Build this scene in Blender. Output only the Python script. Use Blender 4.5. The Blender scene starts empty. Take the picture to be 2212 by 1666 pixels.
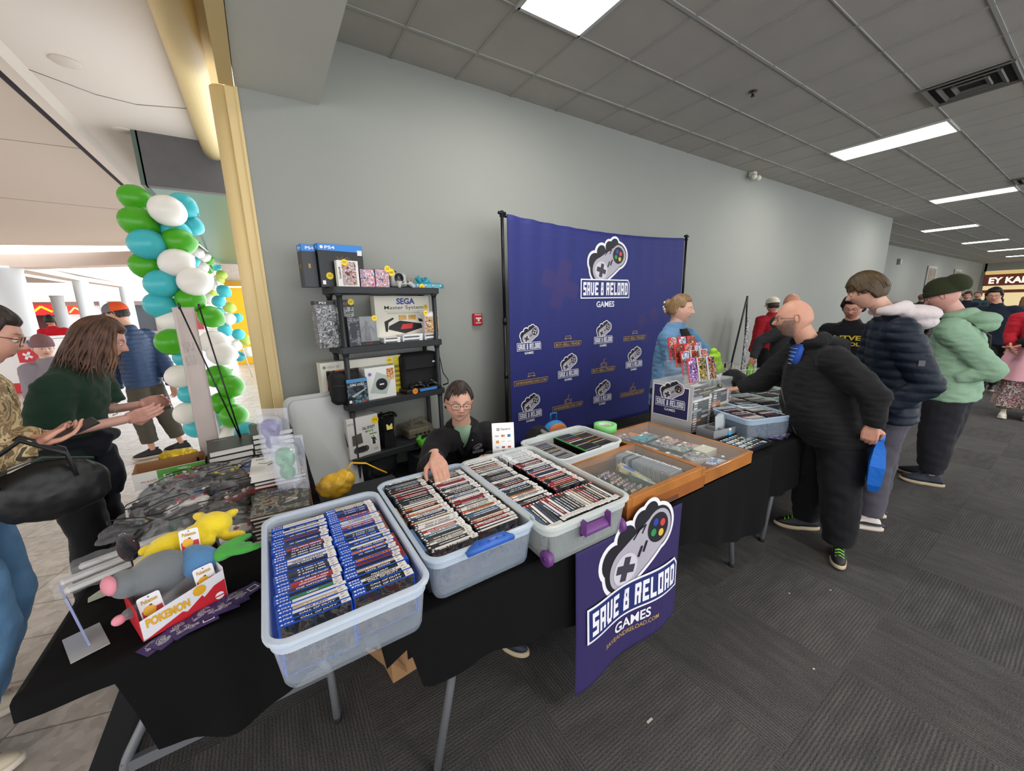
import bpy, bmesh, math, random
import numpy as np
from mathutils import Vector, Matrix, Euler, noise, Quaternion
S = bpy.context.scene
COL = S.collection
random.seed(7)
PI = math.pi
# ---------------------------------------------------------------- camera
cam_d = bpy.data.cameras.new('camera'); cam = bpy.data.objects.new('camera', cam_d); COL.objects.link(cam)
cam_d.sensor_width = 36.0; cam_d.lens = 824.44 / 2212 * 36.0; cam_d.clip_start = .05; cam_d.clip_end = 300
PITCH, YAW, ROLL = .206, .568, -.0236
_F = Vector((math.sin(YAW) * math.cos(PITCH), math.cos(YAW) * math.cos(PITCH), -math.sin(PITCH)))
_R = Vector((math.cos(YAW), -math.sin(YAW), 0)); _U = _R.cross(_F)
_R, _U = math.cos(ROLL) * _R + math.sin(ROLL) * _U, -math.sin(ROLL) * _R + math.cos(ROLL) * _U
cam.matrix_world = Matrix(((_R.x, _U.x, -_F.x, 0), (_R.y, _U.y, -_F.y, -3.7326), (_R.z, _U.z, -_F.z, 1.65), (0, 0, 0, 1)))
S.camera = cam
# ---------------------------------------------------------------- exposure, world
S.view_settings.view_transform = 'Standard'; S.view_settings.look = 'None'
S.view_settings.gamma = 1.0; S.view_settings.use_curve_mapping = False
S.view_settings.exposure = 0.25
S.cycles.max_bounces = 8; S.cycles.diffuse_bounces = 4; S.cycles.glossy_bounces = 3
S.cycles.transmission_bounces = 6; S.cycles.transparent_max_bounces = 12
S.cycles.use_adaptive_sampling = True; S.cycles.adaptive_threshold = .012; S.cycles.use_denoising = True; S.cycles.sample_clamp_indirect = 4.0
S.cycles.caustics_reflective = False; S.cycles.caustics_refractive = False
W = bpy.data.worlds.new('world'); S.world = W; W.use_nodes = True
W.node_tree.nodes['Background'].inputs[0].default_value = (.93, .96, 1, 1)
W.node_tree.nodes['Background'].inputs[1].default_value = 3.0
# ---------------------------------------------------------------- lights of the room: recessed ceiling troffers
def area(name, loc, sx, sy, power, col=(1, 1, 1), rot=(0, 0, 0)):
    l = bpy.data.lights.new(name, 'AREA'); l.shape = 'RECTANGLE'; l.size = sx; l.size_y = sy; l.energy = power; l.color = col
    o = bpy.data.objects.new(name, l); o.location = loc; o.rotation_euler = rot; COL.objects.link(o); return o
CEIL = 3.765
TROFFERS = [(2.13, -1.655), (7.66, -1.655), (13.25, -1.655), (18.85, -.43), (24.9, -.43), (30.7, -.43), (36.4, -.43),
            (2.13, -5.3), (7.66, -5.3), (13.25, -5.3), (-.0 + 1.2, -8.9), (7.66, -8.9), (18.85, -5.3), (24.9, -5.3), (30.7, -5.3)]
for i, (x, y) in enumerate(TROFFERS):
    area('troffer_light', (x, y, CEIL - .03), .54, 1.1, 26, (1, .97, .92))
# ---------------------------------------------------------------- materials
_M = {}
def srgb(h):
    if isinstance(h, str):
        h = h.lstrip('#'); c = [int(h[i:i + 2], 16) / 255 for i in (0, 2, 4)]
    else: c = [x / 255 for x in h]
    return tuple((x / 12.92 if x <= .04045 else ((x + .055) / 1.055) ** 2.4) for x in c) + (1,)
def M(name, col='#808080', rough=.6, metal=0, noise_=None, bump=None, emit=0, alpha=1, spec=.5, trans=0, ior=1.45, sheen=0, vcol=False, coat=0):
    """noise_=(scale, amount) mottles the albedo; bump=(scale, strength[, stretch])"""
    if name in _M: return _M[name]
    m = bpy.data.materials.new(name); m.use_nodes = True; nt = m.node_tree; N = nt.nodes; L = nt.links
    b = N['Principled BSDF']; c = srgb(col)
    b.inputs['Base Color'].default_value = c; b.inputs['Roughness'].default_value = rough; b.inputs['Metallic'].default_value = metal
    b.inputs['Alpha'].default_value = alpha; b.inputs['Specular IOR Level'].default_value = spec
    b.inputs['Transmission Weight'].default_value = trans; b.inputs['IOR'].default_value = ior
    if sheen: b.inputs['Sheen Weight'].default_value = sheen
    if coat: b.inputs['Coat Weight'].default_value = coat
    if emit: b.inputs['Emission Color'].default_value = c; b.inputs['Emission Strength'].default_value = emit
    if noise_ or bump:
        tc = N.new('ShaderNodeTexCoord')
    if vcol:
        a = N.new('ShaderNodeAttribute'); a.attribute_name = 'Col'; L.new(a.outputs['Color'], b.inputs['Base Color'])
    elif noise_:
        n = N.new('ShaderNodeTexNoise'); n.inputs['Scale'].default_value = noise_[0]; n.inputs['Detail'].default_value = 4
        L.new(tc.outputs['Object'], n.inputs['Vector'])
        r = N.new('ShaderNodeValToRGB'); k = noise_[1]
        r.color_ramp.elements[0].position = .3; r.color_ramp.elements[1].position = .7
        r.color_ramp.elements[0].color = tuple(max(0, x * (1 - k)) for x in c[:3]) + (1,)
        r.color_ramp.elements[1].color = tuple(min(1, x * (1 + k)) for x in c[:3]) + (1,)
        L.new(n.outputs['Fac'], r.inputs['Fac']); L.new(r.outputs['Color'], b.inputs['Base Color'])
    if bump:
        n2 = N.new('ShaderNodeTexNoise'); n2.inputs['Scale'].default_value = bump[0]; n2.inputs['Detail'].default_value = 3
        if len(bump) > 2:
            mp = N.new('ShaderNodeMapping'); mp.inputs['Scale'].default_value = bump[2]
            L.new(tc.outputs['Object'], mp.inputs['Vector']); L.new(mp.outputs['Vector'], n2.inputs['Vector'])
        else: L.new(tc.outputs['Object'], n2.inputs['Vector'])
        bp = N.new('ShaderNodeBump'); bp.inputs['Strength'].default_value = bump[1]; bp.inputs['Distance'].default_value = .01
        L.new(n2.outputs['Fac'], bp.inputs['Height']); L.new(bp.outputs['Normal'], b.inputs['Normal'])
    _M[name] = m; return m
def ART(name, cols, scale=12, rough=.35, dist=1.5, seed=0.0, rnd=True, stops=None):
    """busy printed artwork: warped noise cut into several flat inks, different on every object"""
    if name in _M: return _M[name]
    m = bpy.data.materials.new(name); m.use_nodes = True; nt = m.node_tree; N = nt.nodes; L = nt.links; b = N['Principled BSDF']
    tc = N.new('ShaderNodeTexCoord'); n = N.new('ShaderNodeTexNoise'); n.noise_dimensions = '4D'
    n.inputs['Scale'].default_value = scale; n.inputs['Detail'].default_value = 3; n.inputs['Distortion'].default_value = dist
    L.new(tc.outputs['Object'], n.inputs['Vector'])
    if rnd:
        oi = N.new('ShaderNodeObjectInfo'); ml = N.new('ShaderNodeMath'); ml.operation = 'MULTIPLY_ADD'
        ml.inputs[1].default_value = 40; ml.inputs[2].default_value = seed
        L.new(oi.outputs['Random'], ml.inputs[0]); L.new(ml.outputs[0], n.inputs['W'])
    else: n.inputs['W'].default_value = seed
    r = N.new('ShaderNodeValToRGB'); e = r.color_ramp; e.interpolation = 'CONSTANT'
    k = len(cols)
    while len(e.elements) < k: e.elements.new(.5)
    for i, c in enumerate(cols):
        e.elements[i].position = (stops[i] if stops else (0 if i == 0 else .34 + .34 * i / k)); e.elements[i].color = srgb(c)
    L.new(n.outputs['Fac'], r.inputs['Fac']); L.new(r.outputs['Color'], b.inputs['Base Color'])
    b.inputs['Roughness'].default_value = rough; _M[name] = m; return m
def RNDCOL(name, cols, rough=.4):
    """one flat ink per object, picked by the object's random value"""
    if name in _M: return _M[name]
    m = bpy.data.materials.new(name); m.use_nodes = True; nt = m.node_tree; N = nt.nodes; L = nt.links; b = N['Principled BSDF']
    oi = N.new('ShaderNodeObjectInfo'); r = N.new('ShaderNodeValToRGB'); e = r.color_ramp; e.interpolation = 'CONSTANT'; k = len(cols)
    while len(e.elements) < k: e.elements.new(.5)
    for i, c in enumerate(cols): e.elements[i].position = i / k; e.elements[i].color = srgb(c)
    L.new(oi.outputs['Random'], r.inputs['Fac']); L.new(r.outputs['Color'], b.inputs['Base Color']); b.inputs['Roughness'].default_value = rough
    _M[name] = m; return m
def film(name, col, op, rough=.15, spec=.5):
    """thin clear plastic or glass: mostly transparent with a clear gloss"""
    if name in _M: return _M[name]
    m = bpy.data.materials.new(name); m.use_nodes = True; nt = m.node_tree; N = nt.nodes; L = nt.links
    b = N['Principled BSDF']; b.inputs['Base Color'].default_value = srgb(col); b.inputs['Roughness'].default_value = rough
    b.inputs['Specular IOR Level'].default_value = spec
    t = N.new('ShaderNodeBsdfTransparent'); lw = N.new('ShaderNodeLayerWeight'); lw.inputs[0].default_value = .5; fr = N.new('ShaderNodeMath'); fr.operation = 'POWER'; fr.inputs[1].default_value = 5; L.new(lw.outputs['Facing'], fr.inputs[0])
    ad = N.new('ShaderNodeMath'); ad.operation = 'MULTIPLY_ADD'; ad.inputs[1].default_value = .4; ad.inputs[2].default_value = op; ad.use_clamp = True
    L.new(fr.outputs[0], ad.inputs[0]); mx = N.new('ShaderNodeMixShader')
    L.new(ad.outputs[0], mx.inputs[0]); L.new(t.outputs[0], mx.inputs[1]); L.new(b.outputs[0], mx.inputs[2])
    L.new(mx.outputs[0], N['Material Output'].inputs['Surface']); _M[name] = m; return m
# ---------------------------------------------------------------- mesh builder
def basis(d, up=(0, 0, 1)):
    d = Vector(d).normalized(); u = Vector(up)
    if abs(d.dot(u.normalized())) > .98: u = Vector((1, 0, 0)) if abs(d.x) < .9 else Vector((0, 1, 0))
    a = d.cross(u).normalized(); return a, a.cross(d).normalized(), d
def TR(loc=(0, 0, 0), rot=(0, 0, 0), sc=(1, 1, 1)):
    if not hasattr(sc, '__len__'): sc = (sc,) * 3
    return Matrix.Translation(loc) @ Euler(rot).to_matrix().to_4x4() @ Matrix.Diagonal((*sc, 1))
class MB:
    def __init__(s, T=None): s.v = []; s.f = []; s.mi = []; s.sm = []; s.mats = []; s.T = T; s.col = None
    def mat(s, m):
        if m not in s.mats: s.mats.append(m)
        return s.mats.index(m)
    def add(s, vs, fs, m, smooth=False, T=None):
        o = len(s.v); TT = T
        if s.T is not None: TT = s.T @ T if T is not None else s.T
        s.v += [tuple(TT @ Vector(p)) for p in vs] if TT is not None else [tuple(p) for p in vs]
        i = s.mat(m)
        for f in fs: s.f.append(tuple(o + k for k in f)); s.mi.append(i); s.sm.append(smooth)
        return s
    def box(s, c, d, m, rot=(0, 0, 0), bev=0, T=None, mm=None):
        x, y, z = d[0] / 2, d[1] / 2, d[2] / 2; Q = TR(c, rot)
        if T is not None: Q = T @ Q
        if bev <= 0:
            vs = [(a * x, b * y, e * z) for a in (-1, 1) for b in (-1, 1) for e in (-1, 1)]
            fs = [(0, 1, 3, 2), (4, 6, 7, 5), (0, 4, 5, 1), (2, 3, 7, 6), (0, 2, 6, 4), (1, 5, 7, 3)]  # -x +x -y +y -z +z
            if mm:
                for k, f in enumerate(fs): s.add([vs[i] for i in f], [(0, 1, 2, 3)], mm.get(k, m), T=Q)
                return s
            return s.add(vs, fs, m, T=Q)
        b = min(bev, x * .98, y * .98, z * .98); vs = []; idx = {}
        for a in (-1, 1):
            for e in (-1, 1):
                for g in (-1, 1):
                    for ax, p in enumerate(((a * x, e * (y - b), g * (z - b)), (a * (x - b), e * y, g * (z - b)), (a * (x - b), e * (y - b), g * z))):
                        idx[(a, e, g, ax)] = len(vs); vs.append(p)
        I = idx; fs = []
        for q in (-1, 1):
            fs.append([I[(q, *t, 0)] for t in ((-1, -1), (-1, 1), (1, 1), (1, -1))][::-q])
            fs.append([I[(t[0], q, t[1], 1)] for t in ((-1, -1), (1, -1), (1, 1), (-1, 1))][::q][::-1] if q == 1 else [I[(t[0], q, t[1], 1)] for t in ((-1, -1), (1, -1), (1, 1), (-1, 1))])
            fs.append([I[(*t, q, 2)] for t in ((-1, -1), (1, -1), (1, 1), (-1, 1))][::q])
        for a in (-1, 1):
            for e in (-1, 1):
                fs.append([I[(a, e, -1, 0)], I[(a, e, 1, 0)], I[(a, e, 1, 1)], I[(a, e, -1, 1)]])
                fs.append([I[(a, -1, e, 0)], I[(a, 1, e, 0)], I[(a, 1, e, 2)], I[(a, -1, e, 2)]])
                fs.append([I[(-1, a, e, 1)], I[(1, a, e, 1)], I[(1, a, e, 2)], I[(-1, a, e, 2)]])
                for g in (-1, 1): fs.append([I[(a, e, g, 0)], I[(a, e, g, 1)], I[(a, e, g, 2)]])
        # orient outward
        out = []
        for f in fs:
            p = [Vector(vs[k]) for k in f]; n = (p[1] - p[0]).cross(p[2] - p[0])
            out.append(tuple(f) if n.dot(sum(p, Vector())) > 0 else tuple(reversed(f)))
        return s.add(vs, out, m, T=Q)
    def loft(s, rings, m, caps=True, smooth=True, T=None, closed=True):
        n = len(rings[0]); vs = [p for r in rings for p in r]; fs = []
        for i in range(len(rings) - 1):
            for j in range(n if closed else n - 1):
                k = (j + 1) % n; fs.append((i * n + j, i * n + k, (i + 1) * n + k, (i + 1) * n + j))
        if caps and closed:
            fs.append(tuple(range(n))[::-1]); fs.append(tuple((len(rings) - 1) * n + j for j in range(n)))
        return s.add(vs, fs, m, smooth, T)
    def tube(s, pts, r, m, n=10, T=None, flat=1.0, up=None, caps=True, smooth=True):
        pts = [Vector(p) for p in pts]; k = len(pts)
        rr = list(r) if hasattr(r, '__len__') else [r] * k
        rings = []; a = None
        for i in range(k):
            d = (pts[min(i + 1, k - 1)] - pts[max(i - 1, 0)]); d = d.normalized() if d.length > 1e-9 else Vector((0, 0, 1))
            if a is None: a, b, _ = basis(d, up or (0, 0, 1))
            else:
                a = (a - d * a.dot(d)); a = a.normalized() if a.length > 1e-6 else basis(d)[0]; b = a.cross(d).normalized()
            rings.append([pts[i] + a * (math.cos(t) * rr[i]) + b * (math.sin(t) * rr[i] * flat) for t in [-2 * PI * q / n for q in range(n)]])
        return s.loft(rings, m, caps, smooth, T)
    def cyl(s, p0, p1, r0, r1, m, n=16, T=None, smooth=True): return s.tube([p0, p1], [r0, r1], m, n, T, smooth=smooth)
    def ell(s, c, r, m, rot=(0, 0, 0), nu=16, nv=10, T=None, mat=None):
        if not hasattr(r, '__len__'): r = (r, r, r)
        Q = (TR(c, rot) if mat is None else Matrix.Translation(c) @ mat)
        if T is not None: Q = T @ Q
        vs = [(0, 0, -r[2])]
        for i in range(1, nv):
            t = -PI / 2 + PI * i / nv
            for j in range(nu): p = 2 * PI * j / nu; vs.append((r[0] * math.cos(t) * math.cos(p), r[1] * math.cos(t) * math.sin(p), r[2] * math.sin(t)))
        vs.append((0, 0, r[2])); fs = []
        for j in range(nu):
            k = (j + 1) % nu; fs.append((0, 1 + k, 1 + j)); fs.append((len(vs) - 1, len(vs) - 1 - nu + j, len(vs) - 1 - nu + k))
            for i in range(nv - 2): a = 1 + i * nu; fs.append((a + j, a + k, a + nu + k, a + nu + j))
        return s.add(vs, fs, m, True, Q)
    def lathe(s, prof, m, n=24, T=None, smooth=True, caps=True):
        rings = [[(r * math.cos(2 * PI * j / n), r * math.sin(2 * PI * j / n), z) for j in range(n)] for r, z in prof]
        return s.loft(rings, m, caps, smooth, T)
    def prism(s, pts, z0, z1, m, T=None, smooth=False):
        a = sum(pts[i][0] * pts[(i + 1) % len(pts)][1] - pts[(i + 1) % len(pts)][0] * pts[i][1] for i in range(len(pts)))
        if a < 0: pts = pts[::-1]
        n = len(pts); vs = [(x, y, z0) for x, y in pts] + [(x, y, z1) for x, y in pts]
        fs = [(i, (i + 1) % n, n + (i + 1) % n, n + i) for i in range(n)] + [tuple(range(n))[::-1], tuple(range(n, 2 * n))]
        return s.add(vs, fs, m, smooth, T)
    def quad(s, a, b, c, d, m, T=None): return s.add([a, b, c, d], [(0, 1, 2, 3)], m, False, T)
    def grid(s, fn, nu, nv, m, smooth=True, T=None):
        vs = [fn(i / nu, j / nv) for j in range(nv + 1) for i in range(nu + 1)]
        fs = [(j * (nu + 1) + i, j * (nu + 1) + i + 1, (j + 1) * (nu + 1) + i + 1, (j + 1) * (nu + 1) + i) for j in range(nv) for i in range(nu)]
        return s.add(vs, fs, m, smooth, T)
    def sheet(s, fn, nu, nv, m, th=.003, T=None, smooth=True):
        """a closed thin slab following fn(u,v): front, back and edges"""
        P = [[Vector(fn(i / nu, j / nv)) for i in range(nu + 1)] for j in range(nv + 1)]; Nn = []
        for j in range(nv + 1):
            row = []
            for i in range(nu + 1):
                a = P[j][min(i + 1, nu)] - P[j][max(i - 1, 0)]; b = P[min(j + 1, nv)][i] - P[max(j - 1, 0)][i]
                n = a.cross(b); row.append(n.normalized() if n.length > 1e-12 else Vector((0, 0, 1)))
            Nn.append(row)
        w = nu + 1; vs = [p for r in P for p in r] + [P[j][i] - Nn[j][i] * th for j in range(nv + 1) for i in range(w)]; o = w * (nv + 1); fs = []
        for j in range(nv):
            for i in range(nu):
                q = (j * w + i, j * w + i + 1, (j + 1) * w + i + 1, (j + 1) * w + i); fs.append(q); fs.append(tuple(o + k for k in q[::-1]))
        for i in range(nu): fs.append((i + 1, i, o + i, o + i + 1)); k = nv * w; fs.append((k + i, k + i + 1, o + k + i + 1, o + k + i))
        for j in range(nv): a, b = j * w, (j + 1) * w; fs.append((a, b, o + b, o + a)); fs.append((b + nu, a + nu, o + a + nu, o + b + nu))
        return s.add(vs, fs, m, smooth, T)
    def build(s, name, parent=None, label=None, cat=None, group=None, kind=None, loc=None, ang=None):
        me = bpy.data.meshes.new(name); me.from_pydata(s.v, [], s.f)
        for m in s.mats: me.materials.append(m)
        me.polygons.foreach_set('material_index', s.mi); me.polygons.foreach_set('use_smooth', s.sm)
        if s.col is not None:
            at = me.attributes.new('Col', 'FLOAT_COLOR', 'POINT'); at.data.foreach_set('color', np.asarray(s.col, 'f').ravel())
        me.update()
        if ang: me.set_sharp_from_angle(angle=ang)
        o = bpy.data.objects.new(name, me); COL.objects.link(o)
        if parent: o.parent = parent
        if loc is not None: o.location = loc
        return tag(o, label, cat, group, kind)
def tag(o, label=None, cat=None, group=None, kind=None):
    if label: o['label'] = label
    if cat: o['category'] = cat
    if group: o['group'] = group
    if kind: o['kind'] = kind
    return o
def empty(name, loc=(0, 0, 0), label=None, cat=None, group=None, rz=0, rot=None):
    o = bpy.data.objects.new(name, None); COL.objects.link(o); o.location = loc; o.rotation_euler = rot or (0, 0, rz); o.empty_display_size = .1
    return tag(o, label, cat, group)
def kids(o): return [c for c in COL.objects if c.parent == o]
def dup(o, loc=None, rot=None, label=None, group=None, sc=None, ch=None):
    c = o.copy(); COL.objects.link(c)
    if loc is not None: c.location = loc
    if rot is not None: c.rotation_euler = rot
    if sc is not None: c.scale = sc if hasattr(sc, '__len__') else (sc,) * 3
    if label: c['label'] = label
    if group: c['group'] = group
    for k in (ch if ch is not None else kids(o)):
        d = k.copy(); COL.objects.link(d); d.parent = c
    return c
# ---------------------------------------------------------------- lettering
_TX = {}
def text_mesh(txt, bold=0, shear=0):
    k = (txt, bold, shear)
    if k in _TX: return _TX[k]
    cu = bpy.data.curves.new('t', 'FONT'); cu.body = txt; cu.size = 1; cu.offset = bold; cu.shear = shear; cu.resolution_u = 3
    ob = bpy.data.objects.new('t', cu); COL.objects.link(ob); dg = bpy.context.evaluated_depsgraph_get()
    me = bpy.data.meshes.new_from_object(ob.evaluated_get(dg)); vs = [tuple(v.co)[:2] for v in me.vertices]; fs = [tuple(p.vertices) for p in me.polygons]
    bpy.data.objects.remove(ob); bpy.data.curves.remove(cu); bpy.data.meshes.remove(me)
    xs = [v[0] for v in vs] or [0, 1]; ys = [v[1] for v in vs] or [0, 1]
    x0, x1, y0, y1 = min(xs), max(xs), min(ys), max(ys)
    vs = [((x - x0) / (x1 - x0 + 1e-9), (y - y0) / (y1 - y0 + 1e-9)) for x, y in vs]; _TX[k] = (vs, fs, (x1 - x0) / (y1 - y0 + 1e-9)); return _TX[k]
def write(mb, txt, fn, u0, v0, w, h, m, k=1, bold=.01, shear=0, fit=True):
    """letters in the box (u0,v0,w,h) of the surface fn(u,v,k)"""
    vs, fs, asp = text_mesh(txt, bold, shear)
    if not fit:
        ww = min(w, h * asp); u0 += (w - ww) / 2; w = ww
    mb.add([fn(u0 + x * w, v0 + y * h, k) for x, y in vs], fs, m)
def plane(o, u, v, off=.0004):
    """flat surface mapping: origin o, unit vectors u and v; layer k stands k*off proud"""
    o, u, v = Vector(o), Vector(u), Vector(v); n = u.cross(v).normalized()
    return lambda a, b, k=1: o + u * a + v * b + n * (off * k)
def rect(mb, fn, u0, v0, u1, v1, m, k=1): mb.add([fn(u0, v0, k), fn(u1, v0, k), fn(u1, v1, k), fn(u0, v1, k)], [(0, 1, 2, 3)], m)
def disc(mb, fn, u, v, r, m, k=1, n=24, ry=None): mb.add([fn(u + r * math.cos(2 * PI * i / n), v + (ry or r) * math.sin(2 * PI * i / n), k) for i in range(n)], [tuple(range(n))], m)
def pg(mb, fn, pts, m, k=1):
    a = sum(pts[i][0] * pts[(i + 1) % len(pts)][1] - pts[(i + 1) % len(pts)][0] * pts[i][1] for i in range(len(pts)))
    if a < 0: pts = pts[::-1]
    mb.add([fn(x, y, k) for x, y in pts], [tuple(range(len(pts)))], m)
def line(mb, fn, pts, w, m, k=1):
    for (a, b), (c, d) in zip(pts, pts[1:]):
        l = math.hypot(c - a, d - b) or 1e-9; nx, ny = -(d - b) / l * w / 2, (c - a) / l * w / 2
        mb.add([fn(a - nx, b - ny, k), fn(c - nx, d - ny, k), fn(c + nx, d + ny, k), fn(a + nx, b + ny, k)], [(0, 1, 2, 3)], m)
GL = {'S': [(0, 5.5, 5, 7), (0, 3, 1.7, 7), (0, 2.8, 5, 4.2), (3.3, 0, 5, 4.2), (0, 0, 5, 1.5)], 'A': [(0, 0, 1.7, 7), (3.3, 0, 5, 7), (0, 5.5, 5, 7), (0, 2.3, 5, 3.7)],
      'V': [(0, 1, 1.7, 7), (3.3, 1, 5, 7), (.7, 0, 4.3, 1.5)], 'E': [(0, 0, 1.7, 7), (0, 5.5, 5, 7), (0, 2.8, 4.2, 4.2), (0, 0, 5, 1.5)],
      'R': [(0, 0, 1.7, 7), (0, 5.5, 4.6, 7), (3.3, 3.2, 5, 6.6), (0, 2.8, 4.6, 4.2), (2.9, 0, 4.7, 3)], 'L': [(0, 0, 1.7, 7), (0, 0, 5, 1.5)],
      'O': [(0, 0, 1.7, 7), (3.3, 0, 5, 7), (0, 5.5, 5, 7), (0, 0, 5, 1.5)], 'D': [(0, 0, 1.7, 7), (0, 5.5, 4.3, 7), (0, 0, 4.3, 1.5), (3.3, .8, 5, 6.2)],
      '&': [(.3, 5.5, 4.3, 7), (.3, 3.3, 1.9, 7), (2.8, 3.6, 4.3, 7), (.3, 2.8, 4.3, 4.2), (0, 0, 1.7, 4), (0, 0, 4.6, 1.5), (3.2, .6, 4.7, 3.2)]}
def block(mb, fn, txt, u0, v0, w, h, m, k=1):
    n = sum(3 if c == ' ' else 6.2 for c in txt) - 1.2; s = w / n; x = u0
    for c in txt:
        if c == ' ': x += 3 * s; continue
        for a, b, d, e in GL[c]: rect(mb, fn, x + a * s, v0 + b * h / 7, x + d * s, v0 + e * h / 7, m, k)
        x += 6.2 * s
def hull2(c0, r0, c1, r1, n=28):
    """outline of two circles joined with a waist"""
    a = math.atan2(c1[1] - c0[1], c1[0] - c0[0]); P = []
    for i in range(n + 1): t = a + PI * .42 + (2 * PI - PI * .84) * i / n; P.append((c0[0] + r0 * math.cos(t), c0[1] + r0 * math.sin(t)))
    for i in range(n + 1): t = a - PI + PI * .42 + (2 * PI - PI * .84) * i / n; P.append((c1[0] + r1 * math.cos(t), c1[1] + r1 * math.sin(t)))
    return P
def logo(mb, fn0, cx, cy, w, k0=1, mono=False, peak=False, simple=False):
    """controller over the name plate; (cx,cy) is the plate's lower centre, w its width"""
    Wt = M('print_white', '#e6e4ec', .6); Dk = M('print_black', '#1b1a22', .6); Gy = M('print_grey', '#a9a4ae', .6); G2 = M('print_light_grey', '#c9c5cf', .6); Bl = M('print_plate', '#1f2d6e' if 0 else '#1d2a66', .6)
    fn = lambda a, b, k=1: fn0(cx + a * w, cy + b * w, k0 + k)
    A, B = (-.11, .42), (.24, .61)
    for c, r in (((-.22, .50), .16), ((-.10, .64), .13), ((.06, .72), .11), ((.16, .76), .11)): disc(mb, fn, c[0], c[1], r, Wt, .2)
    pg(mb, fn, hull2(A, .235, B, .20), Wt, 0)
    for c, r in (((-.22, .50), .125), ((-.10, .64), .095), ((.06, .72), .08), ((.16, .76), .08)): disc(mb, fn, c[0], c[1], r, Dk, .9)
    pg(mb, fn, hull2(A, .205, B, .17), Dk, 1)
    pg(mb, fn, hull2((A[0] + .015, A[1] - .02), .17, (B[0] + .005, B[1] - .005), .15), Gy, 2)
    disc(mb, fn, A[0] + .01, A[1] - .03, .125, G2, 3); disc(mb, fn, B[0], B[1], .118, Dk, 3)
    for t in (0, PI / 2):
        c_, s_ = math.cos(t - .25), math.sin(t - .25); q = [(-.095, -.032), (.095, -.032), (.095, .032), (-.095, .032)]
        pg(mb, fn, [(A[0] + .01 + x * c_ - y * s_, A[1] - .03 + x * s_ + y * c_) for x, y in q], M('print_pad', '#3a3740', .6), 4)
    bc = [M('print_b' + str(i), c, .5) for i, c in enumerate((('#2c3fa0', '#c8413f', '#d9b23c', '#2f8a4e') if not mono else ('#cfcbd6',) * 4))] if not mono else [G2] * 4
    for i, (dx, dy) in enumerate(((-.03, .05), (.05, .025), (.03, -.05), (-.055, -.025))): disc(mb, fn, B[0] + dx, B[1] + dy, .03, bc[i], 4, 12)
    for dx in (0, .05): line(mb, fn, [(.03 + dx, .44 + dx * .5), (.065 + dx, .52 + dx * .5)], .022, Dk, 4)
    if not simple: line(mb, fn, [(-.03, .60), (.03, .66), (.10, .68), (.06, .62)], .012, Dk, 4)
    ol = [(-.5, 0), (.5, 0), (.5, .21), (.46, .27), (-.5, .27)]; il = [(-.483, .017), (.483, .017), (.483, .203), (.453, .253), (-.483, .253)]
    if peak: ol = [(-.5, -.10), (-.46, -.01), (.5, -.01), (.5, .25), (.40, .36), (.36, .27), (-.5, .29)]; il = [(-.485, -.06), (-.452, .008), (.482, .008), (.482, .24), (.405, .325), (.372, .252), (-.482, .272)]
    pg(mb, fn, ol, Wt, 5); pg(mb, fn, il, Bl, 6)
    block(mb, fn, 'SAVE & RELOAD', -.455, .045, .91, .18, Wt, 7)
    write(mb, 'GAMES', fn, -.185, -.125 if not peak else -.2, .37, .085, Wt, 2, .02)
def mapped(src, fn, step, ax=0, off=1):
    """flat artwork (x, y, layer) cut into strips and laid on the curved surface fn"""
    bm = bmesh.new(); vs = [bm.verts.new(p) for p in src.v]
    for f, i in zip(src.f, src.mi): q = bm.faces.new([vs[k] for k in f]); q.material_index = i
    lo, hi = min(p[ax] for p in src.v), max(p[ax] for p in src.v); x = lo + step
    while x < hi:
        n = (1, 0, 0) if ax == 0 else (0, 1, 0); bmesh.ops.bisect_plane(bm, geom=bm.verts[:] + bm.edges[:] + bm.faces[:], plane_co=(x, x, 0), plane_no=n); x += step
    bm.verts.ensure_lookup_table(); bm.verts.index_update(); out = MB(); out.mats = list(src.mats)
    out.v = [tuple(fn(v.co.x, v.co.y, v.co.z)) for v in bm.verts]; out.f = [tuple(v.index for v in f.verts) for f in bm.faces]; out.mi = [f.material_index for f in bm.faces]; out.sm = [True] * len(out.f); bm.free(); return out
FLAT = lambda a, b, k=1: Vector((a, b, k))
def noise_v(p, s, seed=0): return noise.noise(Vector(p) * s + Vector((seed, seed * 1.7, seed * .3)))
# voxel union of overlapping closed shells, smoothed: one continuous surface
def fuse(mb, voxel, it=6, fac=.5, disp=None):
    me = bpy.data.meshes.new('f'); me.from_pydata(mb.v, [], mb.f); ob = bpy.data.objects.new('f', me); COL.objects.link(ob)
    r = ob.modifiers.new('r', 'REMESH'); r.mode = 'VOXEL'; r.voxel_size = voxel; r.adaptivity = 0
    if it: q = ob.modifiers.new('s', 'SMOOTH'); q.factor = fac; q.iterations = it
    m2 = bpy.data.meshes.new_from_object(ob.evaluated_get(bpy.context.evaluated_depsgraph_get()))
    n = len(m2.vertices); co = np.empty(n * 3, 'f'); m2.vertices.foreach_get('co', co); co = co.reshape(-1, 3)
    no = np.empty(n * 3, 'f'); m2.vertices.foreach_get('normal', no); no = no.reshape(-1, 3)
    fs = [tuple(p.vertices) for p in m2.polygons]
    if disp: co = co + no * np.array([disp(c, k) for c, k in zip(co, no)], 'f')[:, None]
    bpy.data.objects.remove(ob); bpy.data.meshes.remove(me); bpy.data.meshes.remove(m2)
    return [tuple(map(float, c)) for c in co], fs
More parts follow.
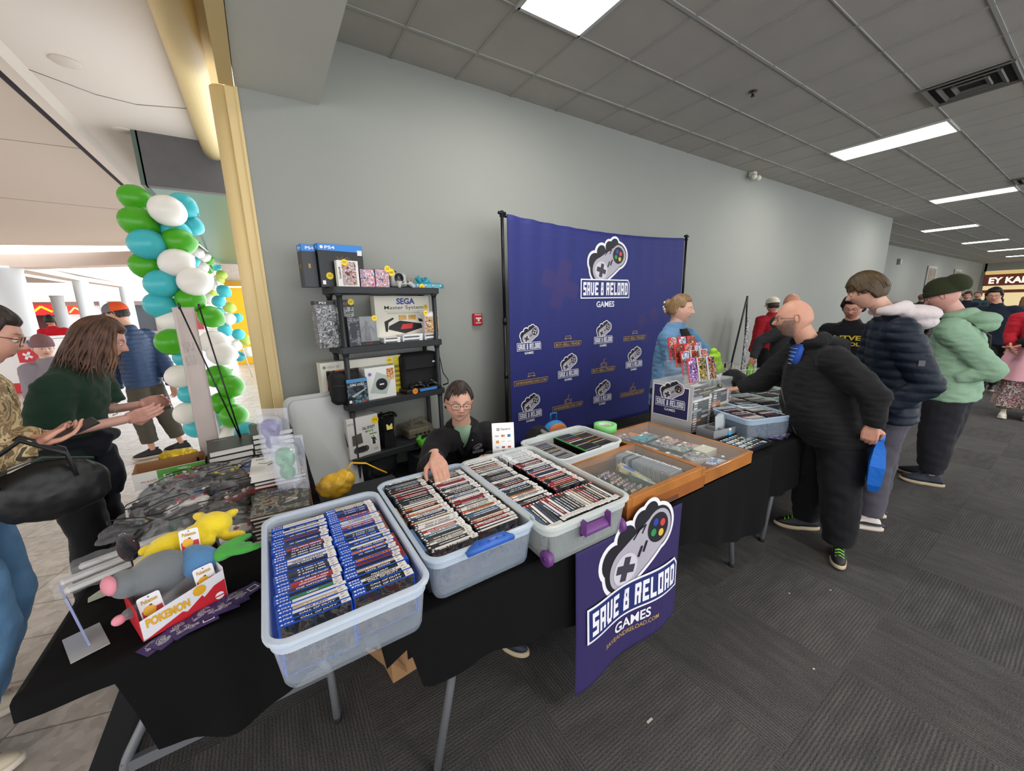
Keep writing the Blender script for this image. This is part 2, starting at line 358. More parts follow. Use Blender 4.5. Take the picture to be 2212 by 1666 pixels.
# ================================================================ the room and the mall
def ST(o): o['kind'] = 'structure'; return o
def carpet_mat():
    m = bpy.data.materials.new('carpet_tiles'); m.use_nodes = True; nt = m.node_tree; N = nt.nodes; L = nt.links; b = N['Principled BSDF']; b.inputs['Roughness'].default_value = .95; b.inputs['Specular IOR Level'].default_value = .15
    tc = N.new('ShaderNodeTexCoord'); mp = N.new('ShaderNodeMapping'); mp.inputs['Scale'].default_value = (1 / .61, 1 / .61, 1); mp.inputs['Location'].default_value = (.72, .45, 0)
    L.new(tc.outputs['Object'], mp.inputs['Vector'])
    fl = N.new('ShaderNodeVectorMath'); fl.operation = 'FLOOR'; L.new(mp.outputs[0], fl.inputs[0])
    fr = N.new('ShaderNodeVectorMath'); fr.operation = 'FRACTION'; L.new(mp.outputs[0], fr.inputs[0])
    wn = N.new('ShaderNodeTexWhiteNoise'); L.new(fl.outputs[0], wn.inputs['Vector'])
    sp = N.new('ShaderNodeSeparateXYZ'); L.new(fl.outputs[0], sp.inputs[0]); sf = N.new('ShaderNodeSeparateXYZ'); L.new(fr.outputs[0], sf.inputs[0])
    def mth(op, a, b_=None, c=None):
        q = N.new('ShaderNodeMath'); q.operation = op
        for i, x in enumerate((a, b_, c)):
            if x is None: continue
            if isinstance(x, (int, float)): q.inputs[i].default_value = x
            else: L.new(x, q.inputs[i])
        return q.outputs[0]
    chk = mth('FLOORED_MODULO', mth('ADD', sp.outputs[0], sp.outputs[1]), 2)
    # coordinate across the ribs swaps on every other tile
    mx = N.new('ShaderNodeMix'); mx.data_type = 'FLOAT'; L.new(chk, mx.inputs[0]); L.new(sf.outputs[0], mx.inputs[2]); L.new(sf.outputs[1], mx.inputs[3])
    my = N.new('ShaderNodeMix'); my.data_type = 'FLOAT'; L.new(chk, my.inputs[0]); L.new(sf.outputs[1], my.inputs[2]); L.new(sf.outputs[0], my.inputs[3])
    jit = N.new('ShaderNodeTexNoise'); jit.inputs['Scale'].default_value = 40; L.new(tc.outputs['Object'], jit.inputs['Vector'])
    rib = mth('SINE', mth('ADD', mth('MULTIPLY', mx.outputs[0], 6.2832 * 46), mth('MULTIPLY', jit.outputs[0], 3.0)))
    # the ribs come and go along their length
    cb = N.new('ShaderNodeCombineXYZ'); L.new(mth('MULTIPLY', mx.outputs[0], 14), cb.inputs[0]); L.new(mth('MULTIPLY', my.outputs[0], 3.5), cb.inputs[1]); L.new(mth('MULTIPLY', wn.outputs[0], 50), cb.inputs[2])
    n1 = N.new('ShaderNodeTexNoise'); n1.inputs['Scale'].default_value = 1; n1.inputs['Detail'].default_value = 2; L.new(cb.outputs[0], n1.inputs['Vector'])
    n2 = N.new('ShaderNodeTexNoise'); n2.inputs['Scale'].default_value = 190; n2.inputs['Detail'].default_value = 2; L.new(tc.outputs['Object'], n2.inputs['Vector'])
    v = mth('ADD', mth('MULTIPLY', rib, mth('MULTIPLY', n1.outputs[0], .22)), mth('MULTIPLY', wn.outputs[0], .10))
    v = mth('ADD', v, mth('MULTIPLY', n2.outputs[0], .9)); v = mth('ADD', v, mth('MULTIPLY', n1.outputs[0], .35)); v = mth('MULTIPLY', v, .62)
    r = N.new('ShaderNodeValToRGB'); e = r.color_ramp; e.elements[0].position = .2; e.elements[0].color = srgb('#25262a'); e.elements[1].position = .85; e.elements[1].color = srgb('#787570')
    L.new(v, r.inputs[0]); L.new(r.outputs[0], b.inputs['Base Color'])
    bp = N.new('ShaderNodeBump'); bp.inputs['Strength'].default_value = .6; bp.inputs['Distance'].default_value = .004; L.new(v, bp.inputs['Height']); L.new(bp.outputs[0], b.inputs['Normal'])
    return m
def tile_mat():
    m = bpy.data.materials.new('terrazzo_tiles'); m.use_nodes = True; nt = m.node_tree; N = nt.nodes; L = nt.links; b = N['Principled BSDF']; b.inputs['Roughness'].default_value = .38
    tc = N.new('ShaderNodeTexCoord'); mp = N.new('ShaderNodeMapping'); mp.inputs['Rotation'].default_value = (0, 0, .28); L.new(tc.outputs['Object'], mp.inputs['Vector'])
    br = N.new('ShaderNodeTexBrick'); br.offset = 0; br.inputs['Scale'].default_value = 1; br.inputs['Brick Width'].default_value = .61; br.inputs['Row Height'].default_value = .305
    br.inputs['Mortar Size'].default_value = .004; br.inputs['Color1'].default_value = (.95, .95, .95, 1); br.inputs['Color2'].default_value = (.8, .8, .8, 1); br.inputs['Mortar'].default_value = (.42, .4, .37, 1)
    L.new(mp.outputs[0], br.inputs['Vector'])
    vo = N.new('ShaderNodeTexVoronoi'); vo.inputs['Scale'].default_value = 26; vo.inputs['Randomness'].default_value = 1; L.new(tc.outputs['Object'], vo.inputs['Vector'])
    n = N.new('ShaderNodeTexNoise'); n.inputs['Scale'].default_value = 9; n.inputs['Detail'].default_value = 5; L.new(tc.outputs['Object'], n.inputs['Vector'])
    r = N.new('ShaderNodeValToRGB'); e = r.color_ramp; e.elements[0].position = .1; e.elements[0].color = srgb('#a89f94'); e.elements[1].position = .9; e.elements[1].color = srgb('#d4cbc0')
    ad = N.new('ShaderNodeMath'); ad.operation = 'MULTIPLY_ADD'; ad.inputs[1].default_value = .55; sv = N.new('ShaderNodeSeparateColor'); L.new(vo.outputs['Color'], sv.inputs[0]); L.new(sv.outputs[0], ad.inputs[0])
    m2 = N.new('ShaderNodeMath'); m2.operation = 'MULTIPLY'; m2.inputs[1].default_value = .6; L.new(n.outputs[0], m2.inputs[0]); L.new(m2.outputs[0], ad.inputs[2]); L.new(ad.outputs[0], r.inputs[0])
    mx = N.new('ShaderNodeMix'); mx.data_type = 'RGBA'; mx.blend_type = 'MULTIPLY'; mx.inputs[0].default_value = 1; L.new(r.outputs[0], mx.inputs[6]); L.new(br.outputs[0], mx.inputs[7]); L.new(mx.outputs[2], b.inputs['Base Color'])
    return m
def ceil_mat():
    """lay-in acoustic tiles 0.61 m: the fissured board; the T-bars are modelled"""
    return M('ceiling_board', '#b4b0a8', .9, noise_=(3, .04), bump=(220, .25))
CARP = carpet_mat(); TILE = tile_mat()
WALLM = M('wall_grey_paint', '#93958f', .75, noise_=(1.2, .02), bump=(300, .05))
Y_R = -9.5; X_E = 43.0
mb = MB(); mb.add([(-.69, Y_R, 0), (X_E, Y_R, 0), (X_E, 1.8, 0), (15, 1.8, 0), (15, .0, 0), (-.0, .0, 0), (-.69, 0, 0)], [(0, 1, 2, 3, 4, 5, 6)], CARP); ST(mb.build('floor'))
mb = MB(); mb.add([(-30, Y_R, -.004), (-.66, Y_R, -.004), (-.66, 0, -.004), (.2, 0, -.004), (.2, 45, -.004), (-30, 45, -.004)], [(0, 1, 2, 3, 4, 5)], TILE); ST(mb.build('floor_mall'))
rub = M('black_rubber', '#1d1e20', .7)
mb = MB(); mb.loft([[(-.76, y, -.003), (-.66, y, .012), (-.62, y, .012), (-.62, y, -.003)] for y in (Y_R, -.02)], rub, smooth=False); ST(mb.build('trim_1'))
# back wall with its far recess
mb = MB(); mb.box((7.53, .12, CEIL / 2), (14.94, .24, CEIL), WALLM); mb.box((14.9, 1.0, CEIL / 2), (.2, 1.6, CEIL), WALLM); ST(mb.build('wall_back'))
mb = MB(); mb.box((29, 1.9, CEIL / 2), (28.2, .2, CEIL), WALLM); ST(mb.build('wall_recess'))
mb = MB()
for x in (6, 14, 22, 30, 38): mb.box((x, Y_R + .2, CEIL / 2), (.5, .4, CEIL), WALLM)
ST(mb.build('wall_front'))
base = M('vinyl_base', '#3a3b3c', .5)
mb = MB(); mb.box((7.5, -.006, .05), (14.98, .012, .1), base); ST(mb.build('baseboard_back'))
# far end: grey wall left of a lit storefront
mb = MB(); mb.box((X_E + .1, 1.7, CEIL / 2), (.2, .2, CEIL), WALLM); mb.box((X_E + .1, -4, 3.5), (.2, 11.4, .53), WALLM); ST(mb.build('wall_far'))
# ceiling: tiles with modelled T-bars, hole-free
mb = MB(); cm = ceil_mat(); mb.add([(.6, Y_R, CEIL), (.6, 1.8, CEIL), (X_E, 1.8, CEIL), (X_E, Y_R, CEIL)], [(0, 1, 2, 3)], cm)
tb = M('ceiling_grid_paint', '#a5a5a0', .6); U0 = -.435
for k in range(-20, 20):
    y = U0 - .61 * k
    if Y_R < y < 1.8:
        w = .026 if k % 2 else .012
        mb.box(((.6 + X_E) / 2, y, CEIL - .004), (X_E - .6, .026 if k % 2 == 0 else .009, .008), tb)
for k in range(-30, 60):
    x = 0.0 + .61 * k
    if .6 < x < 30: mb.box((x, (Y_R + 0) / 2, CEIL - .0035), (.022, -Y_R, .007), tb)
ST(mb.build('ceiling'))
mb = MB(); mb.box((.325, (Y_R + 0) / 2, (3.264 + CEIL) / 2 + .1), (.552, -Y_R, CEIL - 3.264 + .2), M('soffit_paint', '#d2d4cd', .75, noise_=(1.5, .02))); ST(mb.build('ceiling_soffit'))
# yellow trim of the opening
yel = M('yellow_enamel', '#dcc48e', .55)
mb = MB(); mb.box((.0, (Y_R - .0) / 2, 3.5), (.09, -Y_R, .49), yel); ST(mb.build('trim_2'))
def halfround(mb, p0, p1, r, m, out, n=14, flat=.6):
    p0, p1 = Vector(p0), Vector(p1); d = (p1 - p0).normalized(); o = Vector(out).normalized(); s = d.cross(o)
    rings = [[p + s * (r * math.cos(PI * i / n)) + o * (r * flat * math.sin(PI * i / n)) for i in range(n + 1)] for p in (p0, p1)]
    mb.loft(rings, m, True, True)
mb = MB(); mb.tube([(-.21, Y_R, 3.43), (-.21, 2.0, 3.43)], .11, yel, 24); mb.box((-.12, Y_R / 2 + 1, 3.52), (.2, -Y_R + 2, .1), yel); ST(mb.build('trim_3'))
mb = MB(); mb.tube([(-.035, .10, 0), (-.035, .10, 3.262)], .075, yel, 28); mb.box((.022, .06, 1.63), (.075, .11, 3.262), yel, bev=.006); mb.box((.055, .03, 1.63), (.018, .075, 3.262), yel); ST(mb.build('trim_4'))
# mall ceiling
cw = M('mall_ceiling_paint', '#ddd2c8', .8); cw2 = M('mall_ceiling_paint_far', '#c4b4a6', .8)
mb = MB(); mb.add([(-1.32, Y_R, 3.5), (-.1, Y_R, 3.5), (-.1, 2.0, 3.5), (-1.32, 12, 3.5)], [(0, 1, 2, 3)], cw); mb.add([(-.1, 2, 3.5), (-1.32, 12, 3.5), (-.1, 12, 3.5)], [(0, 1, 2)], cw)
mb.loft([[(-1.42, y, 3.62), (-1.45, y, 3.52), (-1.32, y, 3.47), (-1.25, y, 3.50), (-1.28, y, 3.62)] for y in (Y_R, 12)], cw, smooth=False)
def seam(mb, pts): 
    for a, b in zip(pts, pts[1:]): mb.tube([(*a, 3.499), (*b, 3.499)], .004, M('ceiling_seam', '#8b8078', .8), 4)
seam(mb, [(-1.25, 1.05), (-.95, 1.28), (-.7, 1.33), (-.33, 1.2)])
for x, y in ((-.98, .78), (-.95, 2.05)): mb.lathe([(.075, -.012), (.085, -.004), (.085, 0)], M('speaker_grille', '#cfc3b8', .7), 20, T=TR((x, y, 3.5)))
ST(mb.build('ceiling_mall'))
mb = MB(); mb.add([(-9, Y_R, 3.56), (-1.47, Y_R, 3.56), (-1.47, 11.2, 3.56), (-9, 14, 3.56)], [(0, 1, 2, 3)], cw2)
for a, b in (((-1.5, 3.1), (-4.5, 3.3)), ((-1.5, 6.6), (-4.5, 6.2))): mb.tube([(*a, 3.559), (*b, 3.559)], .004, M('ceiling_seam', '#8b8078', .8), 4)
ST(mb.build('ceiling_mall_far'))
mb = MB(); mb.box((-1.5, 0, 3.6), (.05, 23, .1), M('cove_gap', '#211a24', .8)); ST(mb.build('trim_5'))
# bright cove strip and the beam under it, then the second bay with skylight
lit = M('cove_light', '#fff4ea', .5, emit=2.6)
mb = MB(); mb.loft([[(-9, 15.2, z), (-5.55, 13.7, z), (-2.0, 11.3, z), (.2, 9.9, z)] for z in (3.42, 3.56)], lit, caps=False, closed=False, smooth=False); ST(mb.build('trim_6'))
bm_ = M('beam_paint', '#c2b0a2', .7)
mb = MB(); mb.loft([[(-9.5, 15.0, a), (-5.6, 13.5, a), (-2.05, 11.1, a), (-.2, 9.8, a), (-.2, 10.5, b), (-2.05, 11.8, b), (-5.6, 14.2, b), (-9.5, 15.7, b)] for a, b in ((3.06, 3.06), (3.42, 3.42))], bm_, smooth=False); ST(mb.build('trim_7'))
sky = M('skylight_panes', '#f1f5ff', .5, emit=2.4)
mb = MB(); mb.add([(-6.6, 15.5, 3.45), (.5, 11.6, 3.45), (.5, 45, 3.9), (-7.6, 36, 3.9)], [(0, 3, 2, 1)], sky); ST(mb.build('window_1'))
mb = MB(); mb.loft([[(-6.6, 15.5, a), (-7.6, 25, a + .18), (-7.7, 36, a + .3), (-8.3, 36, a + .3), (-8.2, 25, a + .18), (-7.2, 15.5, a)] for a in (3.25, 3.47)], bm_, smooth=False)
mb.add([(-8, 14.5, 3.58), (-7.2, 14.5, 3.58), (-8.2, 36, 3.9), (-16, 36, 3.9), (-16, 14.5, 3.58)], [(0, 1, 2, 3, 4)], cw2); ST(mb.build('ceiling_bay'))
mb = MB(); mb.loft([[(-7.25, 15.3, a), (-8.25, 25, a + .18), (-8.35, 40, a + .3)] for a in (3.17, 3.27)], lit, caps=False, closed=False, smooth=False); ST(mb.build('trim_8'))
colm = M('column_paint', '#c9ced0', .5)
for x, y, z in ((-6.05, 13.9, 3.1), (-7.7, 25.6, 3.5), (-7.6, 33, 3.6), (-11.3, 34.5, 3), (-5.5, 42.5, 3.4)):
    mb = MB(); mb.lathe([(.34, 0), (.34, .12), (.30, .14), (.30, z - .12), (.33, z - .08), (.33, z)], colm, 28, T=TR((x, y, 0))); ST(mb.build('trim_9'))
# far food-court fronts
ff = M('far_fascia', '#d7cfc8', .7); drk = M('far_store_dark', '#5b3335', .7)
mb = MB(); mb.box((-13, 39.5, 1.6), (26, .3, 3.2), M('far_wall', '#c8bdb5', .7)); mb.box((-13, 39, 2.95), (26, .5, .5), ff)
for x in (-15.5, -10.2, -7.0): mb.lathe([(.25, 0), (.25, 2.8)], colm, 16, T=TR((x, 38.9, 0)))
for x, w, m_ in ((-13.4, 1.9, drk), (-11.6, 2.2, M('far_store_light', '#e9e2e4', .6, emit=.35)), (-8.6, 2.2, M('far_store_grey', '#4e5358', .7)), (-5.6, 2.4, M('far_store_red', '#8e2c33', .7)), (-3.2, 2, ff)): mb.box((x, 39.3, 1.35), (w, .1, 2.1), m_)
ST(mb.build('wall_food_court'))
mb = MB(); mb.box((-15, 20, 1.9), (.3, 45, 3.8), M('far_wall', '#c8bdb5', .7)); ST(mb.build('wall_mall_left'))
def sign(txt, c, w, h, bg, fg, lab, T=None):
    mb = MB(T or TR(c)); mb.box((0, 0, 0), (w, .08, h), M('sign_' + bg, bg, .4, emit=.5), bev=.02); fn = plane((-w / 2, -.045, -h / 2), (1, 0, 0), (0, 0, 1), .002)
    for p_ in ([(.1, .2), (.5, .8), (.9, .3)], [(.15, .8), (.6, .2), (.92, .75)], [(.3, .5), (.7, .55)]): line(mb, fn, [(a * w, b * h) for a, b in p_], h * .16, M('signtxt_' + fg, fg, .4, emit=.8), 1); return mb.build('shop_sign', label=lab, cat='sign')
sign('', (-13.5, 38.9, 2.15), 1.3, .8, '#c02a2a', '#f4e11c', 'far yellow and red illuminated food court sign beyond the columns')
sign('', (-11.8, 38.9, 2.1), .8, .65, '#e8401f', '#ffb08a', 'small orange-red illuminated sign on the food court, left of the cap')
# dark bulkhead over the neighbouring store, its low green ceiling and wood and yellow back wall
mb = MB(); mb.box((-.47, 2.05, 3.24), (.76, .1, .52), M('bulkhead_grey', '#5d5a5c', .7, noise_=(8, .06))); mb.box((-.86, 5.5, 3.24), (.05, 7, .52), M('bulkhead_side', '#4f5f58', .6)); ST(mb.build('trim_10'))
mb = MB(); mb.add([(-.86, 2.0, 2.985), (.6, 2.0, 2.985), (.6, 10, 2.985), (-.86, 10, 2.985)], [(0, 1, 2, 3)], M('store_ceiling_teal', '#3c6a58', .35)); ST(mb.build('ceiling_store'))
mb = MB(); mb.box((.15, 11.3, 1.2), (2.0, .1, 2.4), M('store_yellow', '#e0ab14', .5, emit=.15)); mb.box((.15, 11.25, 2.95), (2.0, .1, .95), M('store_wood', '#b7aca2', .6, noise_=(30, .2)))
mb.box((.15, 11.2, 2.52), (2, .14, .16), M('store_yellow_dark', '#b58417', .6)); ST(mb.build('wall_store'))
mb = MB(); mb.box((-.03, 2.02, 2.62), (.05, .03, .17), M('beige_plastic', '#cdbb9a', .5), bev=.006); mb.box((-.05, 2.0, 2.62), (.03, .02, .1), M('beige_plastic', '#cdbb9a', .5), bev=.004); mb.cyl((-.03, 2.02, 2.7), (-.03, 2.02, 2.99), .008, .008, M('beige_plastic', '#cdbb9a', .5), 8)
mb.build('alarm_box', label='small beige alarm box on the dark wall beside the yellow pillar', cat='alarm box')
# troffers
dif = M('troffer_diffuser', '#fffdf8', .5, emit=9); fr_ = M('troffer_frame', '#c9c9c4', .5)
names = {0: 'ceiling light panel nearest the camera, cut by the top edge', 1: 'long ceiling light panel above the bald man, second from the camera', 2: 'third ceiling light panel down the hall, over the wall corner', 3: 'fourth ceiling light panel, the first beyond the wall corner',
         4: 'fifth ceiling light panel far down the hall', 5: 'sixth ceiling light panel far down the hall', 6: 'seventh ceiling light panel, smallest and farthest'}
for i, (x, y) in enumerate(TROFFERS):
    o = empty('ceiling_light', (x, y, CEIL), names.get(i, 'ceiling light panel outside the picture'), 'ceiling light', 'recessed ceiling light panels')
    m1 = MB(); m1.box((0, 0, -.012), (.56, 1.17, .008), dif); m1.build('diffuser', o)
    m1 = MB()
    for s in (-1, 1): m1.box((s * .295, 0, -.012), (.03, 1.22, .02), fr_); m1.box((0, s * .597, -.012), (.59, .026, .02), fr_)
    m1.build('frame', o)
for q, (x, y, lab) in enumerate(((6.4, -2.57, 'slotted square air vent in the ceiling, upper right'), (12.5, -2.6, 'ceiling air vent farther down the hall at the right edge'))):
    o = empty('ceiling_vent', (x, y, CEIL), lab, 'air vent', 'ceiling air vents'); vm = M('vent_metal', '#67665f', .6); vd = M('vent_dark', '#1c1c1c', .8)
    m1 = MB(); m1.box((0, 0, -.006), (.58, .58, .006), vd); m1.build('backing', o)
    m1 = MB()
    for r in (.29, .20, .11):
        for s in (-1, 1): m1.box((s * r, 0, -.02), (.035, 2 * r + .03, .016), vm, rot=(0, s * .5, 0)); m1.box((0, s * r, -.02), (2 * r + .03, .035, .016), vm, rot=(-s * .5, 0, 0))
    m1.build('louvre', o)
mb = MB(); mb.lathe([(.04, 0), (.04, -.006), (.012, -.01), (.012, -.04), (.02, -.045), (.02, -.05)], M('sprinkler_metal', '#5a554c', .4, 1), 14, T=TR((4.57, -1.34, CEIL)))
mb.build('sprinkler', label='small sprinkler head in the ceiling tiles', cat='sprinkler')
e = empty('emergency_light', (7.25, -.06, 3.72), 'white emergency light with two lamp heads where wall meets ceiling', 'emergency light'); wp = M('white_plastic', '#d9d5c8', .5)
m1 = MB(); m1.box((0, 0, 0), (.1, .1, .08), wp, bev=.01); m1.build('housing', e)
for s in (-1, 1): m1 = MB(); m1.ell((s * .07, -.06, -.06), .045, wp); m1.cyl((s * .03, -.02, -.02), (s * .07, -.05, -.05), .015, .015, wp, 8); m1.build('lamp_head', e)
e = empty('fire_alarm', (1.945, 0, 1.515), 'red fire alarm pull station on the grey wall', 'fire alarm'); red = M('alarm_red', '#b3222b', .4)
m1 = MB(); m1.box((0, -.022, 0), (.105, .044, .125), red, bev=.006); m1.build('housing', e)
m1 = MB(); fn = plane((-.05, -.0445, -.06), (1, 0, 0), (0, 0, 1)); wt = M('alarm_white', '#eeeae4', .4); write(m1, 'FIRE ALARM', fn, .015, .104, .07, .012, wt, 1, .02); m1.box((0, -.049, .012), (.06, .012, .014), wt); m1.box((0, -.049, -.005), (.018, .012, .03), wt); rect(m1, fn, .02, .02, .08, .028, wt, 1); m1.build('pull_handle', e)
m1 = MB(); m1.box((0, 0, 0), (.16, .1, .24), M('speaker_grey', '#8c8d89', .5), bev=.01); m1.box((.0, -.055, 0), (.1, .02, .18), wp); m1.build('wall_speaker', label='small grey wall box high on the far recessed wall', cat='wall box', loc=(23.8, 1.74, 3.15))
for x, lab in ((29.6, 'nearer framed picture on the far grey wall'), (35.5, 'farther framed picture on the far grey wall')):
    e = empty('framed_picture', (x, 1.76, 2.55), lab, 'picture', 'framed pictures on the far wall')
    m1 = MB(); m1.box((0, 0, 0), (1.7, .04, 1.2), M('pic_frame', '#b9b5ad', .5)); m1.build('frame', e); m1 = MB(); m1.box((0, -.025, 0), (1.4, .01, .98), ART('pic_art', ['#6d6a66', '#9a938a', '#4a4644', '#b4aca0', '#7c4a42'], 6)); m1.build('print', e)
# storefront at the far end
e = empty('storefront', (X_E, -4.4, 0), 'lit storefront with brown sign lettered in white at the hall end', 'shop front')
m1 = MB(); m1.box((.1, 0, 1.6), (.1, 12, 3.2), M('shop_cream', '#e8d3a0', .5, emit=.6)); m1.build('wall_panel', e)
m1 = MB(); m1.box((0, 0, 2.62), (.14, 12, .76), M('shop_brown', '#7a3b28', .5, emit=.15)); m1.box((0, 0, 1.85), (.12, 12, .2), M('shop_brown', '#7a3b28', .5, emit=.15)); m1.build('sign_board', e)
m1 = MB(); fn = plane((-.08, 5.8, 2.34), (0, -1, 0), (0, 0, 1), .01); write(m1, 'EY KAR', fn, .02, .04, 1.75, .42, M('shop_letters', '#f4eee0', .5, emit=.8), 1, .04); m1.build('lettering', e)
m1 = MB(); m1.box((0, 0, 3.12), (.3, 12, .2), M('shop_yellow', '#e0c27a', .5, emit=.5)); m1.build('cornice', e)
# ================================================================ folding tables, cloths, bins and games
cloth = M('black_cloth', '#09090a', .9, bump=(25, .15), spec=.2); legm = M('table_leg_grey', '#6d6f72', .45, .3); tplm = M('table_plastic', '#2c2d2f', .5)
def table(x0, y0, x1, y1, lab, along='x', z=.73):
    t = empty('folding_table', ((x0 + x1) / 2, (y0 + y1) / 2, 0), lab, 'table', 'folding tables under black cloths'); hx, hy = (x1 - x0) / 2, (y1 - y0) / 2
    m = MB(); m.box((0, 0, z - .025), (hx * 2 - .015, hy * 2 - .015, .04), tplm, bev=.012); m.build('tabletop', t)
    for s in (-1, 1):
        for q in (-1, 1):
            m = MB()
            if along == 'x':
                X, Yv = s * (hx - .30), q * (hy - .07); P = [(X, Yv * .75, z - .05), (X, Yv, z - .16), (X + s * .02, Yv, .38), (X + s * .10, Yv, .02)]
            else:
                X, Yv = q * (hx - .07), s * (hy - .22); P = [(X * .6, Yv, z - .05), (X * .62, Yv - s * .0, .55), (X * .64, Yv, .42), (X, Yv + s * .04, .24), (X, Yv + s * .06, .02)]
            # rounded bends
            R = [P[0]]
            for i in range(1, len(P) - 1):
                a, b, c = map(Vector, P[i - 1:i + 2])
                for w in (0, .25, .5, .75, 1): p0 = b + (a - b).normalized() * .045; p1 = b + (c - b).normalized() * .045; R.append((p0 * (1 - w) + b * w) * (1 - w) + (b * (1 - w) + p1 * w) * w)
            R.append(P[-1]); m.tube(R, .0145, legm, 12); m.cyl(P[-1], (P[-1][0], P[-1][1], 0), .018, .018, M('rubber_foot', '#101010', .8), 12); m.build('leg', t)
        m = MB()
        if along == 'x': X = s * (hx - .29); m.box((X, 0, .40), (.02, hy * 2 - .14, .03), legm); m.tube([(X, 0, .40), (X - s * .35, 0, z - .05)], .008, legm, 8); m.tube([(X + s * .0, -.1, .40), (X - s * .3, -.02, z - .05)], .008, legm, 8)
        else: Yv = s * (hy - .20); m.box((0, Yv + s * .02, .235), (hx * 2 - .14, .02, .04), legm); m.tube([(0, Yv, .235), (0, Yv - s * .4, z - .05)], .009, legm, 8)
        m.build('crossbar', t)
    return t
T1 = table(-.63, -2.43, .115, -.62, 'folding table at the left, set crosswise under controllers and books', 'y')
T2 = table(.12, -2.74, 2.50, -1.98, 'folding table in the middle under the three long bins', 'x')
T3 = table(2.53, -2.72, 4.95, -1.96, 'folding table at the right behind the bald man', 'x')
def drape(name, x0, y0, x1, y1, hang, lab, r=.012, z=.735, seed=0, nx=None):
    """cloth over the table box; hang(side, t) gives how far it falls, sides f r b l"""
    m = MB(); nx = nx or max(30, int((x1 - x0) / .035)); ny = max(20, int((y1 - y0) / .035)); K = 10
    per = [(x0 + (x1 - x0) * i / nx, y0, 'f', i / nx, 0, -1) for i in range(nx)] + [(x1, y0 + (y1 - y0) * i / ny, 'r', i / ny, 1, 0) for i in range(ny)] + \
          [(x1 - (x1 - x0) * i / nx, y1, 'b', i / nx, 0, 1) for i in range(nx)] + [(x0, y1 - (y1 - y0) * i / ny, 'l', i / ny, -1, 0) for i in range(ny)]
    rings = []
    cx, cy = (x0 + x1) / 2, (y0 + y1) / 2
    for k in range(-1, K + 1):
        ring = []
        for i, (x, y, sd, t, nx_, ny_) in enumerate(per):
            h = hang(sd, t); f = max(0, k) / K; w = math.sin(i * .9 + seed) * .5 + math.sin(i * .37 + 1 + seed) * .5
            o = (.004 + (.022 * f * w + .012 * f) * min(1, h / .2)); d = h * f
            if k < 0: ring.append((x - nx_ * r, y - ny_ * r, z + .002))
            elif k == 0: ring.append((x + nx_ * .002, y + ny_ * .002, z - .002))
            else: ring.append((x + nx_ * o, y + ny_ * o, z - .002 - d))
        rings.append(ring)
    m.loft(rings, cloth, caps=False); top = rings[0]
    m.add(top, [tuple(range(len(top)))], cloth); m.build(name, label=lab, cat='tablecloth', group='black tablecloths')
def sm(a, b, x): x = max(0, min(1, (x - a) / (b - a))); return x * x * (3 - 2 * x)
drape('tablecloth', -.635, -2.435, .118, -.615, lambda s, t: (.05 + .27 * sm(.24, .30, t) * (1 - .15 * math.sin(t * 9)) if s == 'f' else .05 if s == 'l' else .3 if s == 'b' else .06), 'black cloth on the crosswise table at the left, hanging partly in front')
drape('tablecloth', .17, -2.745, 2.50, -1.975, lambda s, t: (.10 + .21 * sm(.03, .05, t) * 1.0 - .06 * math.sin(t * 12) + .10 * sm(.6, .75, t) if s == 'f' else .3 if s == 'b' else .42 if s == 'r' else .03), 'black cloth on the middle table, hanging in front under the bins', seed=2)
drape('tablecloth', 2.505, -2.725, 4.955, -1.955, lambda s, t: (.3 + .03 * math.sin(t * 15) if s == 'f' else .3), 'black cloth on the right table behind the bald man', seed=4)
